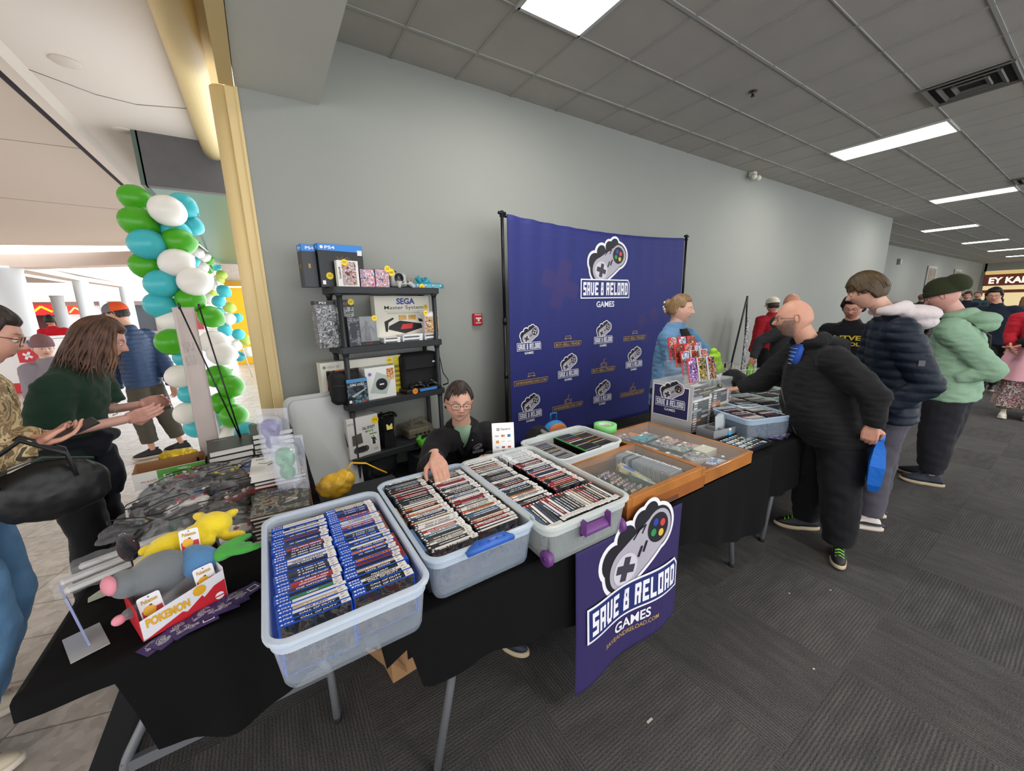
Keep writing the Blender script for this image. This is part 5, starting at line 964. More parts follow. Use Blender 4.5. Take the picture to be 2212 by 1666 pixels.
# tiered clear stand of game cases on the cabinet
e = empty('game_stand', (2.47, -1.99, 1.083), 'tiered clear stand on the acrylic cabinet', 'display stand', rz=-.15); m = MB()
for k in range(4): m.box((.14, -.205 + .06 * k, .008 + .045 * k), (.30, .035, .004), ac); m.box((.14, -.186 + .06 * k, .045 + .045 * k), (.30, .003, .09), ac, rot=(-.2, 0, 0))
for s in (-.012, .292): m.box((s, -.11, .07), (.004, .24, .14), ac)
m.build('tiers', e); redh = M('case_red_tr', '#c8343a', .3)
for k in range(4):
    for i in range(3):
        p = Matrix.Translation((2.47, -1.99, 1.083)) @ Matrix.Rotation(-.15, 4, 'Z') @ Vector((.005 + .095 * i + .045, -.212 + .06 * k, .012 + .045 * k))
        o = empty('game_case', tuple(p), '%s game case from the left, %s tier of the stand on the acrylic cabinet' % (('first', 'second', 'third')[i], ('front', 'second', 'third', 'rear')[k]), 'game case', 'game cases on the tiered stand', rot=(-.22, 0, -.15 + .1)); m = MB(); m.box((0, 0, .085), (.088, .011, .17), redh if i == 0 or k > 1 else M('case_clear', '#c9ccd0', .2), bev=.002); m.build('case', o)
        m = MB(); fn = plane((-.044, -.0058, 0), (1, 0, 0), (0, 0, 1)); rect(m, fn, .006, .004, .084, .166, [ART('cv_a', ['#5a4a9a', '#c8b8e8', '#2a2450', '#a05ab0', '#e8e0f0'], 26), ART('cv_b', ['#6a5a3a', '#c8a850', '#2a2a20', '#8a8a7a', '#e0c87a'], 26), ART('cv_c', ['#2a2a3a', '#7a4a3a', '#d0a880', '#4a5a8a'], 26)][i] if k == 0 else [ART('cv_d', ['#b03a3a', '#e0b0a0', '#5a2020', '#d8d0c8'], 26), ART('cv_e', ['#7fa8c8', '#e0e8ee', '#4a6a8a', '#c8a0b0'], 26), ART('cv_f', ['#4a2020', '#a04030', '#201010', '#e0b040'], 22)][(i + k) % 3], 1); rect(m, fn, .006, .15, .03, .166, redh, 2); m.build('cover', o)
# organiser with plastic sleeves, black card tray, business cards
e = empty('organiser_tray', (2.40, -2.42, ZT), 'grey plastic organiser tray in front of the acrylic cabinet', 'organiser tray', rz=-.12); gp = M('tray_grey', '#8f9194', .5); m = MB()
m.box((.14, .05, .003), (.30, .13, .006), gp)
for x in (-.008, .09, .29): m.box((x, .05, .035), (.004, .13, .07), gp)
for y in (-.015, .115): m.box((.14, y, .035), (.30, .004, .07), gp)
m.build('tray', e)
fs_ = film('sleeve_film', '#dfe6ea', .35, .15)
for i in range(6): m = MB(); m.box((0, 0, .075), (.095, .002, .13), fs_, rot=(-.12, .05, 0)); m.build('plastic_sleeve', label='clear plastic sleeve standing in the grey organiser, %s from the left' % ORD[i].replace('nearest', 'first'), cat='plastic sleeve', group='plastic sleeves in the organiser', loc=(2.51 + .018 * i, -2.40 + .006 * i, ZT + .006))
m = MB(); m.loft([rr(.036, .02, .009, z, 4) for z in (0, .05)], M('sanitiser_blue', '#3f9ac8', .2)); m.cyl((0, 0, .05), (0, 0, .068), .007, .009, M('cap_white', '#e8e8e8', .4), 12); m.build('sanitiser_bottle', label='small blue bottle with white cap by the organiser tray', cat='bottle', loc=(2.545, -2.455, ZT))
e = empty('card_tray', (2.505, -2.565, ZT), 'black framed tray of small game cards at the table corner', 'card tray', rz=-.05); m = MB(); m.box((0, 0, .006), (.28, .21, .012), K_)
for s in (-1, 1): m.box((s * .138, 0, .012), (.012, .22, .024), K_, bev=.002); m.box((0, s * .105, .012), (.28, .012, .024), K_, bev=.002)
m.build('frame', e)
for j in range(5):
    for i in range(7): m = MB(); q = rs.choice(['#3a4a6a', '#c8d0d8', '#4a5a48', '#7a5a4a', '#6f8fa8', '#b8bfa8']); m.box((0, 0, .002), (.024, .026, .004), M('card' + q, q, .4)); m.box((.0, .008, .0045), (.02, .007, .001), stk); c_ = m.build('game_card', label='tiny game card, row %d from the front, %s from the left in the black tray' % (j + 1, ORD[i].replace('nearest', 'first')), cat='game card', group='tiny game cards in the black tray', loc=(2.505 - .105 + .035 * i + rs.uniform(-.003, .003), -2.565 - .078 + .039 * j, ZT + .012))
cp = M('card_purple', '#3a2a5e', .5)
def cards(cx, cy, n, seed, where, grp, dx=.02, dy=.014, rz0=.3):
    r = random.Random(seed)
    for i in range(n):
        m = MB(); m.box((0, 0, .0004), (.089, .051, .0008), cp); fn = plane((-.0445, -.0255, .0009), (1, 0, 0), (0, 1, 0), .0002); rect(m, fn, .052, .012, .08, .036, wi, 1); rect(m, fn, .055, .015, .077, .033, cp, 2); logo(m, fn, .027, .018, .034, 1, mono=True, simple=True)
        o = m.build('business_card', label='purple business card, %s from the %s' % (ordn(i).replace('nearest', 'first'), where), cat='business card', group=grp); o.location = (cx + dx * i + r.uniform(-.012, .012), cy + dy * i + r.uniform(-.014, .018), ZT + .0010 * i); o.rotation_euler = (0, 0, rz0 + r.uniform(-.4, .4))
cards(-.365, -2.425, 12, 5, 'left, fanned before the white toy box', 'business cards fanned on the left table', .0175, .0075, .45)
cards(2.78, -2.63, 5, 6, 'left, on the right table corner', 'business cards on the right table', .028, -.004, .1)
# bins on the right table
def fillrest(cx, cy, w, d, rz, n1, n2, spc, H=.125, L=.16, rot90=False, z=ZT + .012, seed=1):
    r = random.Random(seed); Q = TR((cx, cy, 0), (0, 0, rz))
    for c in range(n2):
        for i in range(n1):
            x = -w / 2 + w * (c + .5) / n2; y = -d / 2 + d * (i + .5) / n1; p = Q @ Vector((x, y, 0)); rest_case(p.x, p.y, z + r.uniform(0, .006), rz, .12, r.choice(spc), blk, L=w / n2 * .93, H=H + r.uniform(-.004, .004), T=d / n1 * .93)
R1 = (2.78, -2.47); bin_((*R1, ZT), .40, .33, .15, 'blue-tinted bin of cases nearest the bald man on the right table', rz=-.30, tint='#b9cfe4', op=.14); fillrest(*R1, .34, .27, -.30, 18, 2, [SPC[1], SPC[1], SPC[8], SPC[2], SPC[0], SPC[4]], seed=2)
R2 = (3.10, -2.28); bin_((*R2, ZT), .42, .36, .145, 'clear bin of pale cases behind the blue-tinted bin', rz=-.30, tint='#d9e6ec', op=.12); fillrest(*R2, .35, .29, -.30, 22, 2, [SPC[1], SPC[8], SPC[10], SPC[1], SPC[5]], seed=3)
R3 = (3.55, -2.22); bin_((*R3, ZT), .45, .42, .145, 'greenish bin of dark cases at the back of the right table', rz=-.25, tint='#c8e6da', op=.18); fillrest(*R3, .38, .35, -.25, 24, 2, [SPC[0], SPC[0], SPC[5], SPC[1], flat('#3f6f5a')], seed=4)
REST.build('game_case', label='the many further game cases in the rear bins and the acrylic cabinet', cat='game cases', kind='stuff')
# wire basket, black bag, lime thing
wm_ = M('wire_white', '#c8c4b4', .5); e = empty('wire_basket', (3.55, -1.80, .735), 'white wire basket of white boxes behind the bins', 'wire basket', rz=-.25); m = MB()
for i in range(19):
    x = -.30 + .6 * i / 18
    for y in (-.19, .19): m.tube([(x, y, .005), (x, y * 1.03, .30)], .0022, wm_, 5)
for i in range(12):
    y = -.19 + .38 * i / 11
    for x in (-.3, .3): m.tube([(x, y, .005), (x * 1.03, y, .30)], .0022, wm_, 5)
for z, k in ((.005, 1), (.15, 1.015), (.30, 1.03)): m.tube([(-.3 * k, -.19 * k, z), (.3 * k, -.19 * k, z), (.3 * k, .19 * k, z), (-.3 * k, .19 * k, z), (-.3 * k, -.19 * k, z)], .0035, wm_, 6)
m.build('wire_frame', e)
for i in range(4): gbox((3.55 - .14 + .09 * i, -1.78 - .02 * i, .745), (.08, .14, .22), (0, 0, -.25), M('box_white2', '#d9dad6', .5), M('box_white2', '#d9dad6', .5), 'white box in the wire basket, %s from the left' % ORD[i].replace('nearest', 'first'), 'white boxes in the wire basket', False, 'white_box')
m = MB(); m.ell((0, 0, .09), (.13, .09, .08), bkf); m.ell((.08, -.03, .06), (.08, .06, .06), bkf); v, f = fuse(m, .009, 4, disp=lambda c, n: .012 * noise_v(c, 14)); m = MB(); m.add(v, f, bkf, True); m.build('shoulder_bag', label='small black bag on the wire basket edge behind the cabinet', cat='bag', loc=(3.42, -2.0, .89))
lime = M('lime_plush', '#9fd32c', .7); m = MB(); m.ell((0, 0, .07), (.06, .05, .08), lime); m.ell((.03, -.02, .0), (.05, .04, .06), lime); m.ell((-.02, 0, .14), (.035, .03, .03), lime); v, f = fuse(m, .007, 4, disp=lambda c, n: .01 * noise_v(c, 25)); m = MB(); m.add(v, f, lime, True); m.tube([(0, 0, -.35), (0, 0, 0)], .006, K_, 8); m.build('soft_toy', label='lime green crumpled soft thing beside the woman, over the cabinet', cat='soft toy', loc=(3.22, -1.93, 1.09))
# tape roll, payment sign, backpacks, lid behind
tg = M('tape_green', '#7fd07a', .45); m = MB(); m.lathe([(.045, 0), (.075, 0), (.075, .045), (.045, .045), (.045, 0)], tg, 28, caps=False); m.lathe([(.038, .003), (.045, .003), (.045, .042), (.038, .042), (.038, .003)], M('tape_core', '#d8d8cc', .6), 28, caps=False); m.build('tape_roll', label='roll of light green tape beside the bin of green cases', cat='tape', loc=(1.83, -1.99 - .02, ZT + .076))
e = empty('payment_sign', (.995, -2.075, ZT + .14), 'small white card payment sign standing at the back of the purple-latched bin', 'sign', rot=(-.10, 0, -.46)); m = MB(); m.box((0, 0, .075), (.118, .003, .17), M('sign_white', '#f0efec', .4), bev=.001); m.build('card', e); m = MB(); fn = plane((-.059, -.0016, -.01), (1, 0, 0), (0, 0, 1), .0003)
write(m, 'Square', fn, .047, .128, .05, .015, ink_k, 1); rect(m, fn, .026, .128, .040, .142, ink_k, 1); rect(m, fn, .029, .131, .037, .139, wi, 2); rect(m, fn, .0315, .1335, .0345, .1365, ink_k, 3); write(m, 'VISA', fn, .014, .096, .022, .008, M('ink_navy', '#25357a', .4), 1, .02)
disc(m, fn, .055, .100, .0065, M('ink_redd', '#c8402c', .4), 1, 14); disc(m, fn, .063, .100, .0065, M('ink_oran', '#e09a2c', .4), 2, 14); rect(m, fn, .082, .092, .098, .107, M('ink_blue3', '#2f66b0', .4), 1); rect(m, fn, .02, .060, .036, .075, M('ink_amber', '#d98a1c', .4), 1)
for a in (.05, .082): line(m, fn, [(a, .068), (a + .018, .070)], .002, M('ink_pale', '#9a9a9a', .4), 1)
for a, c in ((.018, '#b8b8b8'), (.05, '#8c3a3a'), (.082, '#a03a34')): rect(m, fn, a, .033, a + .017, .043, M('inkq' + c, c, .4), 1)
m.build('print', e)
e = empty('backpack', (2.12, -1.12, 0), 'small blue and orange child backpack against the backdrop', 'backpack', rz=-.1); bp_ = M('backpack_blue', '#2f86c4', .6); m = MB(); m.box((0, 0, .40), (.26, .13, .34), bp_, bev=.06); m.ell((0, 0, .5), (.13, .07, .12), bp_); v, f = fuse(m, .01, 5); m = MB(); m.add(v, f, bp_, True); m.build('bag_body', e)
m = MB(); m.ell((0, -.055, .53), (.10, .03, .075), M('backpack_orange', '#c87a4c', .6)); m.build('top_flap', e); m = MB(); m.box((0, -.075, .36), (.19, .05, .16), film('clear_pocket', '#7fb4d8', .4, .2), bev=.02); [m.ell((-.06 + .04 * i, -.085, .33 + .02 * (i % 2)), (.022, .014, .03), M('bp%d' % i, c, .5), nu=10, nv=6) for i, c in enumerate(('#7a4a3a', '#e0e4e0', '#d9b82c', '#3f8a4c'))]; m.build('front_pocket', e)
m = MB(); m.tube([(-.03, .02, .62), (-.03, .02, .68), (.03, .02, .68), (.03, .02, .62)], .008, bp_, 8); m.build('handle_loop', e); m = MB(); m.box((0, 0, .12), (.4, .3, .24), M('carton_brown', '#9a7450', .8), bev=.004); m.build('cardboard_box', label='brown cardboard box on the floor under the blue backpack', cat='cardboard box', loc=(2.12, -1.12, 0))
e = empty('backpack', (1.72, -1.40, 0), 'grey and black backpack beside the blue one, before the backdrop', 'backpack', rz=.2); gb = M('backpack_grey', '#7c7c78', .7); m = MB(); m.box((0, 0, .50), (.24, .18, .42), bkf, bev=.07); v, f = fuse(m, .01, 5); m = MB(); m.add(v, f, bkf, True); m.build('bag_body', e); m = MB(); m.tube([(-.04, -.07, .70), (0, -.11, .66), (.03, -.12, .55), (.05, -.11, .42), (.06, -.10, .3)], [.03, .045, .05, .05, .04], gb, 12, flat=.5); m.build('grey_panel', e)
m = MB(); m.box((0, 0, .145), (.5, .36, .29), M('carton_brown', '#9a7450', .8), bev=.004); m.box((-.14, -.17, .38), (.16, .012, .2), wi, rot=(.2, .5, 0)); m.build('cardboard_box', label='cardboard box with a raised white flap under the grey backpack', cat='cardboard box', loc=(1.66, -1.42, 0))
m = MB(TR((1.60, -1.86, .56), (PI / 2 - .22, 0, 0))); lm = M('lid_greygreen', '#a4aaa0', .5); m.loft([rr(.50, .52, .09, z, 6) for z in (0, .01)], lm); m.loft([rr(.46, .48, .08, .01, 6), rr(.44, .46, .075, .022, 6)], lm); m.build('tray_lid', label='grey-green rounded tray leaning behind the bin of green cases', cat='tray')
# floor items
e = empty('cardboard_box', (.42, -2.13, 0), 'opened cardboard box with a black label under the middle table', 'cardboard box', rz=.1); cbm = M('carton_brown', '#9a7450', .8); m = MB(); m.box((.0, 0, .10), (.30, .2, .2), cbm, bev=.003); m.build('carton', e); m = MB(); m.box((-.16, -.08, .12), (.012, .12, .22), cbm, rot=(0, -.5, .6)); m.build('flap', e); m = MB(); m.box((-.03, -.1015, .12), (.09, .002, .08), K_); fn = plane((-.07, -.103, .09), (1, 0, 0), (0, 0, 1), .001); disc(m, fn, .03, .02, .012, cbm, 1); disc(m, fn, .03, .02, .007, K_, 2); rect(m, fn, .02, .045, .05, .052, cbm, 1); m.build('label_print', e)
m = MB(); m.box((0, 0, .11), (.42, .26, .22), cbm, bev=.004); m.box((0, 0, .221), (.06, .26, .002), M('tape_clear', '#b39a6c', .3)); m.build('cardboard_box', label='closed cardboard box on the carpet under the right table', cat='cardboard box', loc=(3.86, -2.24, 0))
m = MB(); m.box((0, 0, .05), (.44, .16, .10), film('teal_bag', '#3f8a80', .7, .3), bev=.04); v, f = fuse(m, .01, 4, disp=lambda c, n: .02 * noise_v(c, 12)); m = MB(); m.add(v, f, film('teal_bag', '#3f8a80', .7, .3), True); m.build('plastic_bag', label='crumpled teal plastic bag on the carpet behind the table leg', cat='plastic bag', loc=(2.50, -2.16, 0))
pp = M('paper_scrap', '#c8c2b4', .8)
for i, (x, y) in enumerate(((1.10, -2.98), (2.33, -2.98), (2.55, -3.1), (1.9, -3.25))): m = MB(); m.box((0, 0, .002), (.03 if i == 0 else .006, .008, .002), pp, rot=(0, 0, .4 * i)); m.build('paper_scrap', label=('small paper scrap on the carpet below the banner', 'white speck on the carpet right of the table leg', 'white speck on the carpet before the bald man', 'white speck on the open carpet, nearest the camera')[i], cat='paper scrap', loc=(x, y, 0))
e = empty('light_stand', (7.03, -.30, 0), 'black tripod pole and white printed strip leaning by the wall', 'stand'); m = MB(); m.tube([(-.42, .05, .0), (0, .02, 1.72)], .016, K_, 8); m.tube([(-.42, .05, .60), (-.44, .05, .52)], .035, K_, 8); m.build('pole', e); m = MB(); m.tube([(.14, .05, .0), (.14, .05, .8), (0, .02, 1.72)], .014, K_, 8); m.build('second_pole', e); m = MB(); m.box((.11, .03, .80), (.09, .02, 1.1), ART('strip_art', ['#1c1c20', '#e0e0e0', '#2a2a30', '#b8b8c0', '#15151a'], 12), rot=(0, .03, 0)); m.build('printed_strip', e)
# ================================================================ things on the crosswise table at the left
bagf = film('poly_bag', '#eceef2', .07, .12, .9)
def crumple(w, d, h, seed, vox=.009, amp=.006):
    m = MB(); m.ell((0, 0, h / 2), (w / 2, d / 2, h / 2), bagf, nu=20, nv=12); m.box((0, 0, h * .3), (w * .95, d * .95, h * .3), bagf, bev=.01)
    v, f = fuse(m, vox, 1, disp=lambda c, n: amp * (abs(noise_v(c, 28, seed)) * 1.8 + .5 * noise_v(c, 60, seed) - .2)); m = MB(); m.add([(x, y, max(.0005, z)) for x, y, z in v], f, bagf, False); return m
BAGS = []
for s in range(3):
    o = crumple(.19, .15, .062, s * 7.3).build('tmp'); BAGS.append(o.data); bpy.data.objects.remove(o)
PROT = {}
def pad(key, bc, gc, btn, sc):
    if key not in PROT:
        o = gamepad('bagged_controller', (0, 0, -5), (0, 0, 0), M('pad' + bc, bc, .4), M('pad' + gc, gc, .5), '', sc, btn=btn); PROT[key] = (o, kids(o))
    return PROT[key]
KINDS = {'black': ('#1d1e22', '#3a3a3e', ['#3a9a4a', '#b8302c', '#2f5fb5', '#d9b23c']), 'grey': ('#77777c', '#3a3a3e', ['#8a2c2c', '#5a5a60', '#8a2c2c', '#5a5a60']), 'dark red': ('#7c2230', '#d8c8c8', ['#d8c8c8', '#d8c8c8', '#b84a5a', '#b84a5a']), 'white': ('#d9d6d2', '#9a3a4a', ['#c87a3a', '#b8302c', '#8a8a8c', '#c8a8a8']),
         'blue': ('#1f5fb0', '#d9dce0', ['#e0e0e0', '#3a3a3a', '#e0e0e0', '#3a3a3a']), 'camouflage': ('#3a3a2c', '#c8b83c', ['#c8b83c', '#c8b83c', '#b8302c', '#c8b83c']), 'green': ('#2c4a3c', '#3a3a3e', ['#5a9a6a', '#c8c8c0', '#b8302c', '#c8c8c0'])}
spots = [(-.53, -1.17, 'black', 'at the left by the green carton'), (-.43, -1.16, 'dark red', 'before the green carton'), (-.345, -1.17, 'grey', 'before the green carton, right of the dark red one'), (-.26, -1.15, 'black', 'in front of the black books'), (-.18, -1.17, 'blue', 'beside the white book'), (-.535, -1.31, 'grey', 'at the left table edge'), (-.44, -1.30, 'green', 'left of centre'), (-.355, -1.28, 'black', 'in the middle of the heap'), (-.27, -1.29, 'camouflage', 'right of centre'),
         (-.185, -1.31, 'white', 'against the magazines'), (-.555, -1.44, 'black', 'at the left edge, nearer the camera'), (-.46, -1.43, 'grey', 'in the left middle'), (-.37, -1.42, 'blue', 'in the centre of the heap'), (-.285, -1.43, 'black', 'right of the blue one'), (-.20, -1.46, 'grey', 'beside the magazines, nearer the camera'), (-.56, -1.57, 'grey', 'near the left edge, before the long white strips'), (-.47, -1.56, 'black', 'in the near left of the heap'), (-.38, -1.57, 'white', 'in the near middle with white pads'),
         (-.29, -1.58, 'black', 'in the near middle'), (-.21, -1.62, 'dark red', 'near the foot of the magazines'), (-.56, -1.70, 'black', 'farthest left of the nearest row'), (-.46, -1.70, 'grey', 'second in the nearest row'), (-.36, -1.71, 'green', 'third in the nearest row'), (-.27, -1.73, 'black', 'behind the yellow toy'), (-.20, -1.80, 'grey', 'right of the yellow toy, by the book pages'), (-.19, -1.94, 'white', 'beside the yellow toy head')]
for i, (x, y, k, where) in enumerate(spots):
    src, ch = pad(k, *KINDS[k], 1.0); o = dup(src, (x + rs.uniform(-.01, .01), y + rs.uniform(-.01, .01), ZT + .012 + .012 * (i % 3)), (rs.uniform(-.2, .2), rs.uniform(-.2, .2), rs.uniform(-.8, .8)), '%s controller in a clear bag %s' % (k, where), 'bagged controllers heaped on the left table', ch=ch)
    b = bpy.data.objects.new('plastic_bag', BAGS[i % 3]); COL.objects.link(b); b.parent = o; b.location = (0, 0, -.012); b.rotation_euler = (0, 0, rs.uniform(0, 3)); o['category'] = 'game controller'
    if i % 2: continue
    m = MB(); c_ = KINDS[k][1]; ang = rs.uniform(0, 6); m.tube([(math.cos(t * .9 + ang) * (.05 + .004 * t), math.sin(t * .9 + ang) * .04, .03 + .002 * t) for t in range(14)], .0028, M('pad' + (c_ if k == 'white' else '#1d1e22'), c_, .5), 6); m.build('cable', o)
for k, (src, ch) in PROT.items():
    for c in ch + [src]: bpy.data.objects.remove(c)
# long clear-wrapped strips at the near left, silver cone
wst = M('wrap_white', '#c9c9cc', .4)
for i, (x, y, rz, L, lab) in enumerate(((-.555, -1.80, .35, .30, 'farthest of the long wrapped white strips'), (-.56, -1.87, .38, .34, 'second of the long wrapped white strips'), (-.55, -1.94, .42, .30, 'nearest of the long wrapped white strips'))):
    o = empty('wrapped_cable', (x, y, ZT), lab + ' at the left table edge', 'wrapped strip', 'long wrapped strips on the left table', rz=rz); m = MB(); m.box((.02, 0, .014), (L, .038, .018), wst, bev=.008); m.build('strip', o); m = MB(); v, f = fuse(MB().box((.02, 0, .02), (L + .05, .08, .034), bagf, bev=.012), .007, 1, disp=lambda c, n: .012 * noise_v(c, 30)); m.add([(a, b, max(.0005, c)) for a, b, c in v], f, bagf); m.build('wrapper', o)
m = MB(); m.loft([[(-.065, -.03, .001), (-.06, -.01, .001), (-.06, -.02, .012)], [(.06, -.06, .001), (.06, .03, .001), (.05, -.02, .045)]], M('silver_foil', '#b9c4c0', .2, .8), smooth=False); m.build('foil_cone', label='silver pointed foil packet near the left table corner', cat='foil packet', loc=(-.55, -2.03, ZT)).rotation_euler = (0, 0, .5)
# office-supply carton, books, easel banner
cin = M('carton_inside', '#9a7048', .8); cgn = M('carton_green', '#4f9a3a', .5); cwt = M('carton_white', '#e4e0da', .6); crd = M('carton_red', '#b83a34', .5)
e = empty('cardboard_carton', (-.54, -.985, ZT), 'open green and white shallow carton standing at the back of the left table', 'carton', rz=.12); m = MB(); m.box((0, 0, .003), (.30, .19, .006), cin)
for s in (-1, 1): m.box((s * .149, 0, .045), (.003, .19, .09), cin); m.box((0, s * .094, .045), (.30, .003, .09), cin)
m.build('carton', e); fn = plane((-.15, -.0962, 0), (1, 0, 0), (0, 0, 1), .0006); m = MB(); rect(m, fn, 0, 0, .30, .09, cwt, 1); rect(m, fn, .095, .002, .30, .088, cgn, 2); rect(m, fn, .118, .02, .155, .06, cwt, 3); disc(m, fn, .1365, .04, .013, cgn, 4); disc(m, fn, .1365, .04, .009, cwt, 5)
flipf = lambda a, b, k=1: fn(.30 - a, .09 - b, k)   # the carton stands upside down, so its print does too
rect(m, fn, .232, .048, .292, .066, crd, 3); write(m, 'STAPLES', flipf, .012, .028, .05, .011, cwt, 4, .02); write(m, 'laser', flipf, .085, .048, .04, .014, cwt, 3); rect(m, fn, .19, .068, .235, .071, cwt, 3); rect(m, fn, .18, .074, .22, .077, cwt, 3); write(m, 'print & copy', flipf, .215, .045, .06, .012, crd, 3); m.build('printed_side', e)
yf = M('foil_yellow', '#d9b82c', .3, .2); m = MB(); m.ell((0, 0, 0), (.09, .05, .03), yf); v, f = fuse(m, .006, 1, disp=lambda c, n: .008 * noise_v(c, 40)); m = MB(); m.add(v, f, yf); m.build('snack_bag', label='shiny yellow packet behind the green carton', cat='packet', loc=(-.53, -.83, ZT + .085)); m = MB(); m.box((0, 0, .03), (.2, .12, .06), K_); m.build('box', label='low black box under the shiny yellow packet', cat='box', loc=(-.53, -.82, ZT))
pgm = M('book_pages', '#d8d4cc', .7, noise_=(200, .06)); bkc = M('book_black', '#2b2c2d', .4); grm = M('print_greenish', '#7f9a84', .5)
def book(name, loc, w, d, h, rz, cover, lab, group=None, art=None, draw=None):
    o = empty(name, loc, lab, 'book', group, rz=rz); m = MB(); m.box((0, 0, h / 2), (w - .01, d - .01, h - .006), pgm); m.build('pages', o); m = MB(); m.box((0, 0, .0015), (w, d, .003), cover); m.box((0, 0, h - .0015), (w, d, .003), cover); m.box((0, d / 2 - .002, h / 2), (w, .004, h), cover); m.build('cover', o)
    if art or draw:
        m = MB(); fn = plane((-w / 2, -d / 2, h), (1, 0, 0), (0, 1, 0), .0006)
        if art: rect(m, fn, .004, .004, w - .004, d - .004, art, 1)
        if draw: draw(m, fn)
        m.build('cover_print', o)
    return o
g = 'black strategy books stacked on the left table'
for i in range(4): book('book', (-.275 + .004 * i, -.965, ZT + .036 * i), .215, .27, .034, .07 + .02 * i, bkc, ('lowest', 'second', 'third', 'top')[i] + ' black hardcover in the left stack beside the green carton', g, draw=(lambda m, fn: (write(m, 'Official Guide', fn, .03, .22, .07, .008, wi, 2), line(m, fn, [(.12, .16), (.17, .17), (.19, .21), (.15, .24)], .002, grm, 2), line(m, fn, [(.17, .17), (.20, .15)], .002, grm, 2))) if i == 3 else None)
for i in range(6): book('book', (-.045 - .003 * (i % 2), -.93, ZT + .032 * i), .215, .28, .030, .05 + .03 * (i % 2), bkc, ('lowest', 'second', 'third', 'fourth', 'fifth', 'top')[i] + ' black hardcover in the right stack before the pillar', g, draw=(lambda m, fn: (write(m, 'DARK SOULS II', fn, .02, .25, .17, .013, wi, 2), write(m, 'GUIDE', fn, .06, .19, .05, .009, grm, 2))) if i == 5 else None)
ffd = lambda m, fn: (write(m, 'FINAL FANTASY', fn, .02, .20, .15, .016, ink_k, 2, .01), line(m, fn, [(.03, .15), (.07, .13), (.10, .16), (.14, .14), (.16, .17)], .006, M('dragon_blue', '#3f6a94', .5), 2), line(m, fn, [(.07, .10), (.10, .13), (.14, .11)], .008, M('dragon_dark', '#2c3a44', .5), 2))
magA = ART('mag_art', ['#1a1c20', '#4a4438', '#2a3038', '#8a7a60', '#5f6a74', '#17181b'], 16); magB = ART('mag_art2', ['#202024', '#3a4450', '#7a3a30', '#b0a890', '#1c1c20'], 18)
g = 'guides stacked on the left table'
ks = ('lowest', 'second', 'third', 'fourth', 'fifth', 'sixth', 'seventh', 'eighth')
for i in range(7): book('guide_book', (-.03 + .006 * math.sin(i * 2.1), -1.90 + .004 * (i % 3), ZT + .0165 * i), .215, .275, .015, -.08 + .05 * (i % 3), M('guide_%d' % (i % 3), ['#3a3430', '#6a4a34', '#1f2226'][i % 3], .35), ks[i] + ' guide in the nearer magazine stack beside the front left bin', g, magA if i == 6 else None, (lambda m, fn: (write(m, 'LEGENDS', fn, .05, .21, .11, .018, M('ink_lilac', '#8f9ad8', .4), 3), line(m, fn, [(.05, .10), (.09, .13)], .005, M('ink_flame', '#e07040', .4), 3), line(m, fn, [(.12, .08), (.17, .10), (.13, .12)], .004, wi, 3), write(m, 'PRIMA', fn, .01, .008, .03, .008, crd, 3))) if i == 6 else None)
for i in range(8): book('guide_book', (-.02 - .004 * (i % 2), -1.60, ZT + .018 * i), .215, .275, .0165, -.05 + .04 * (i % 3), M('guide_w%d' % (i % 2), ['#8a2c28', '#3a3a40'][i % 2], .35), ks[i] + ' guide in the farther magazine stack behind the nearer one', g, magB if i == 7 else None)
book('book', (-.045, -1.61, ZT + .146), .19, .25, .035, -.02, M('book_white', '#e2e0dc', .4), 'thick white book with a blue dragon drawing, top of the farther magazine stack', g, None, ffd)
# retractable banner stand on the table, seen thin from the side with two black struts
e = empty('table_banner', (-.26, -.78, ZT), 'narrow grey tabletop banner held by two crossed black rods', 'banner stand'); fab = film('banner_grey', '#cfc0ba', .82, .6)
m = MB(); m.sheet(lambda u, v: ((-.175 + .09 * u + .055 * (1 - v) * 0) - .03 * (1 - v) * 0, .03 + .10 * u, -.0 + .945 * v), 8, 30, fab, .002); m.build('fabric', e)
m = MB(); fn = plane((-.175, .03, 0), (.66, .75, 0), (0, 0, 1), .003); write(m, 'GE', fn, .02, .60, .08, .06, M('faint_print', '#c0b2ac', .6), 1); write(m, 'SAL', fn, .02, .68, .08, .06, M('faint_print', '#c0b2ac', .6), 1); m.build('faint_print', e)
for n_, a, b in (('rod', (-.135, -.02, .95), (.055, -.12, .10)), ('rod', (-.05, .03, .945), (.055, -.12, .10))): m = MB(); m.tube([a, b], .0045, K_, 8); m.ell(a, (.008, .008, .02), K_, nu=8, nv=6); m.build(n_, e)
m = MB(); m.tube([(.055, -.12, .13), (.075, -.15, .05), (.085, -.16, .0)], .012, K_, 8); m.build('rod_foot', e)
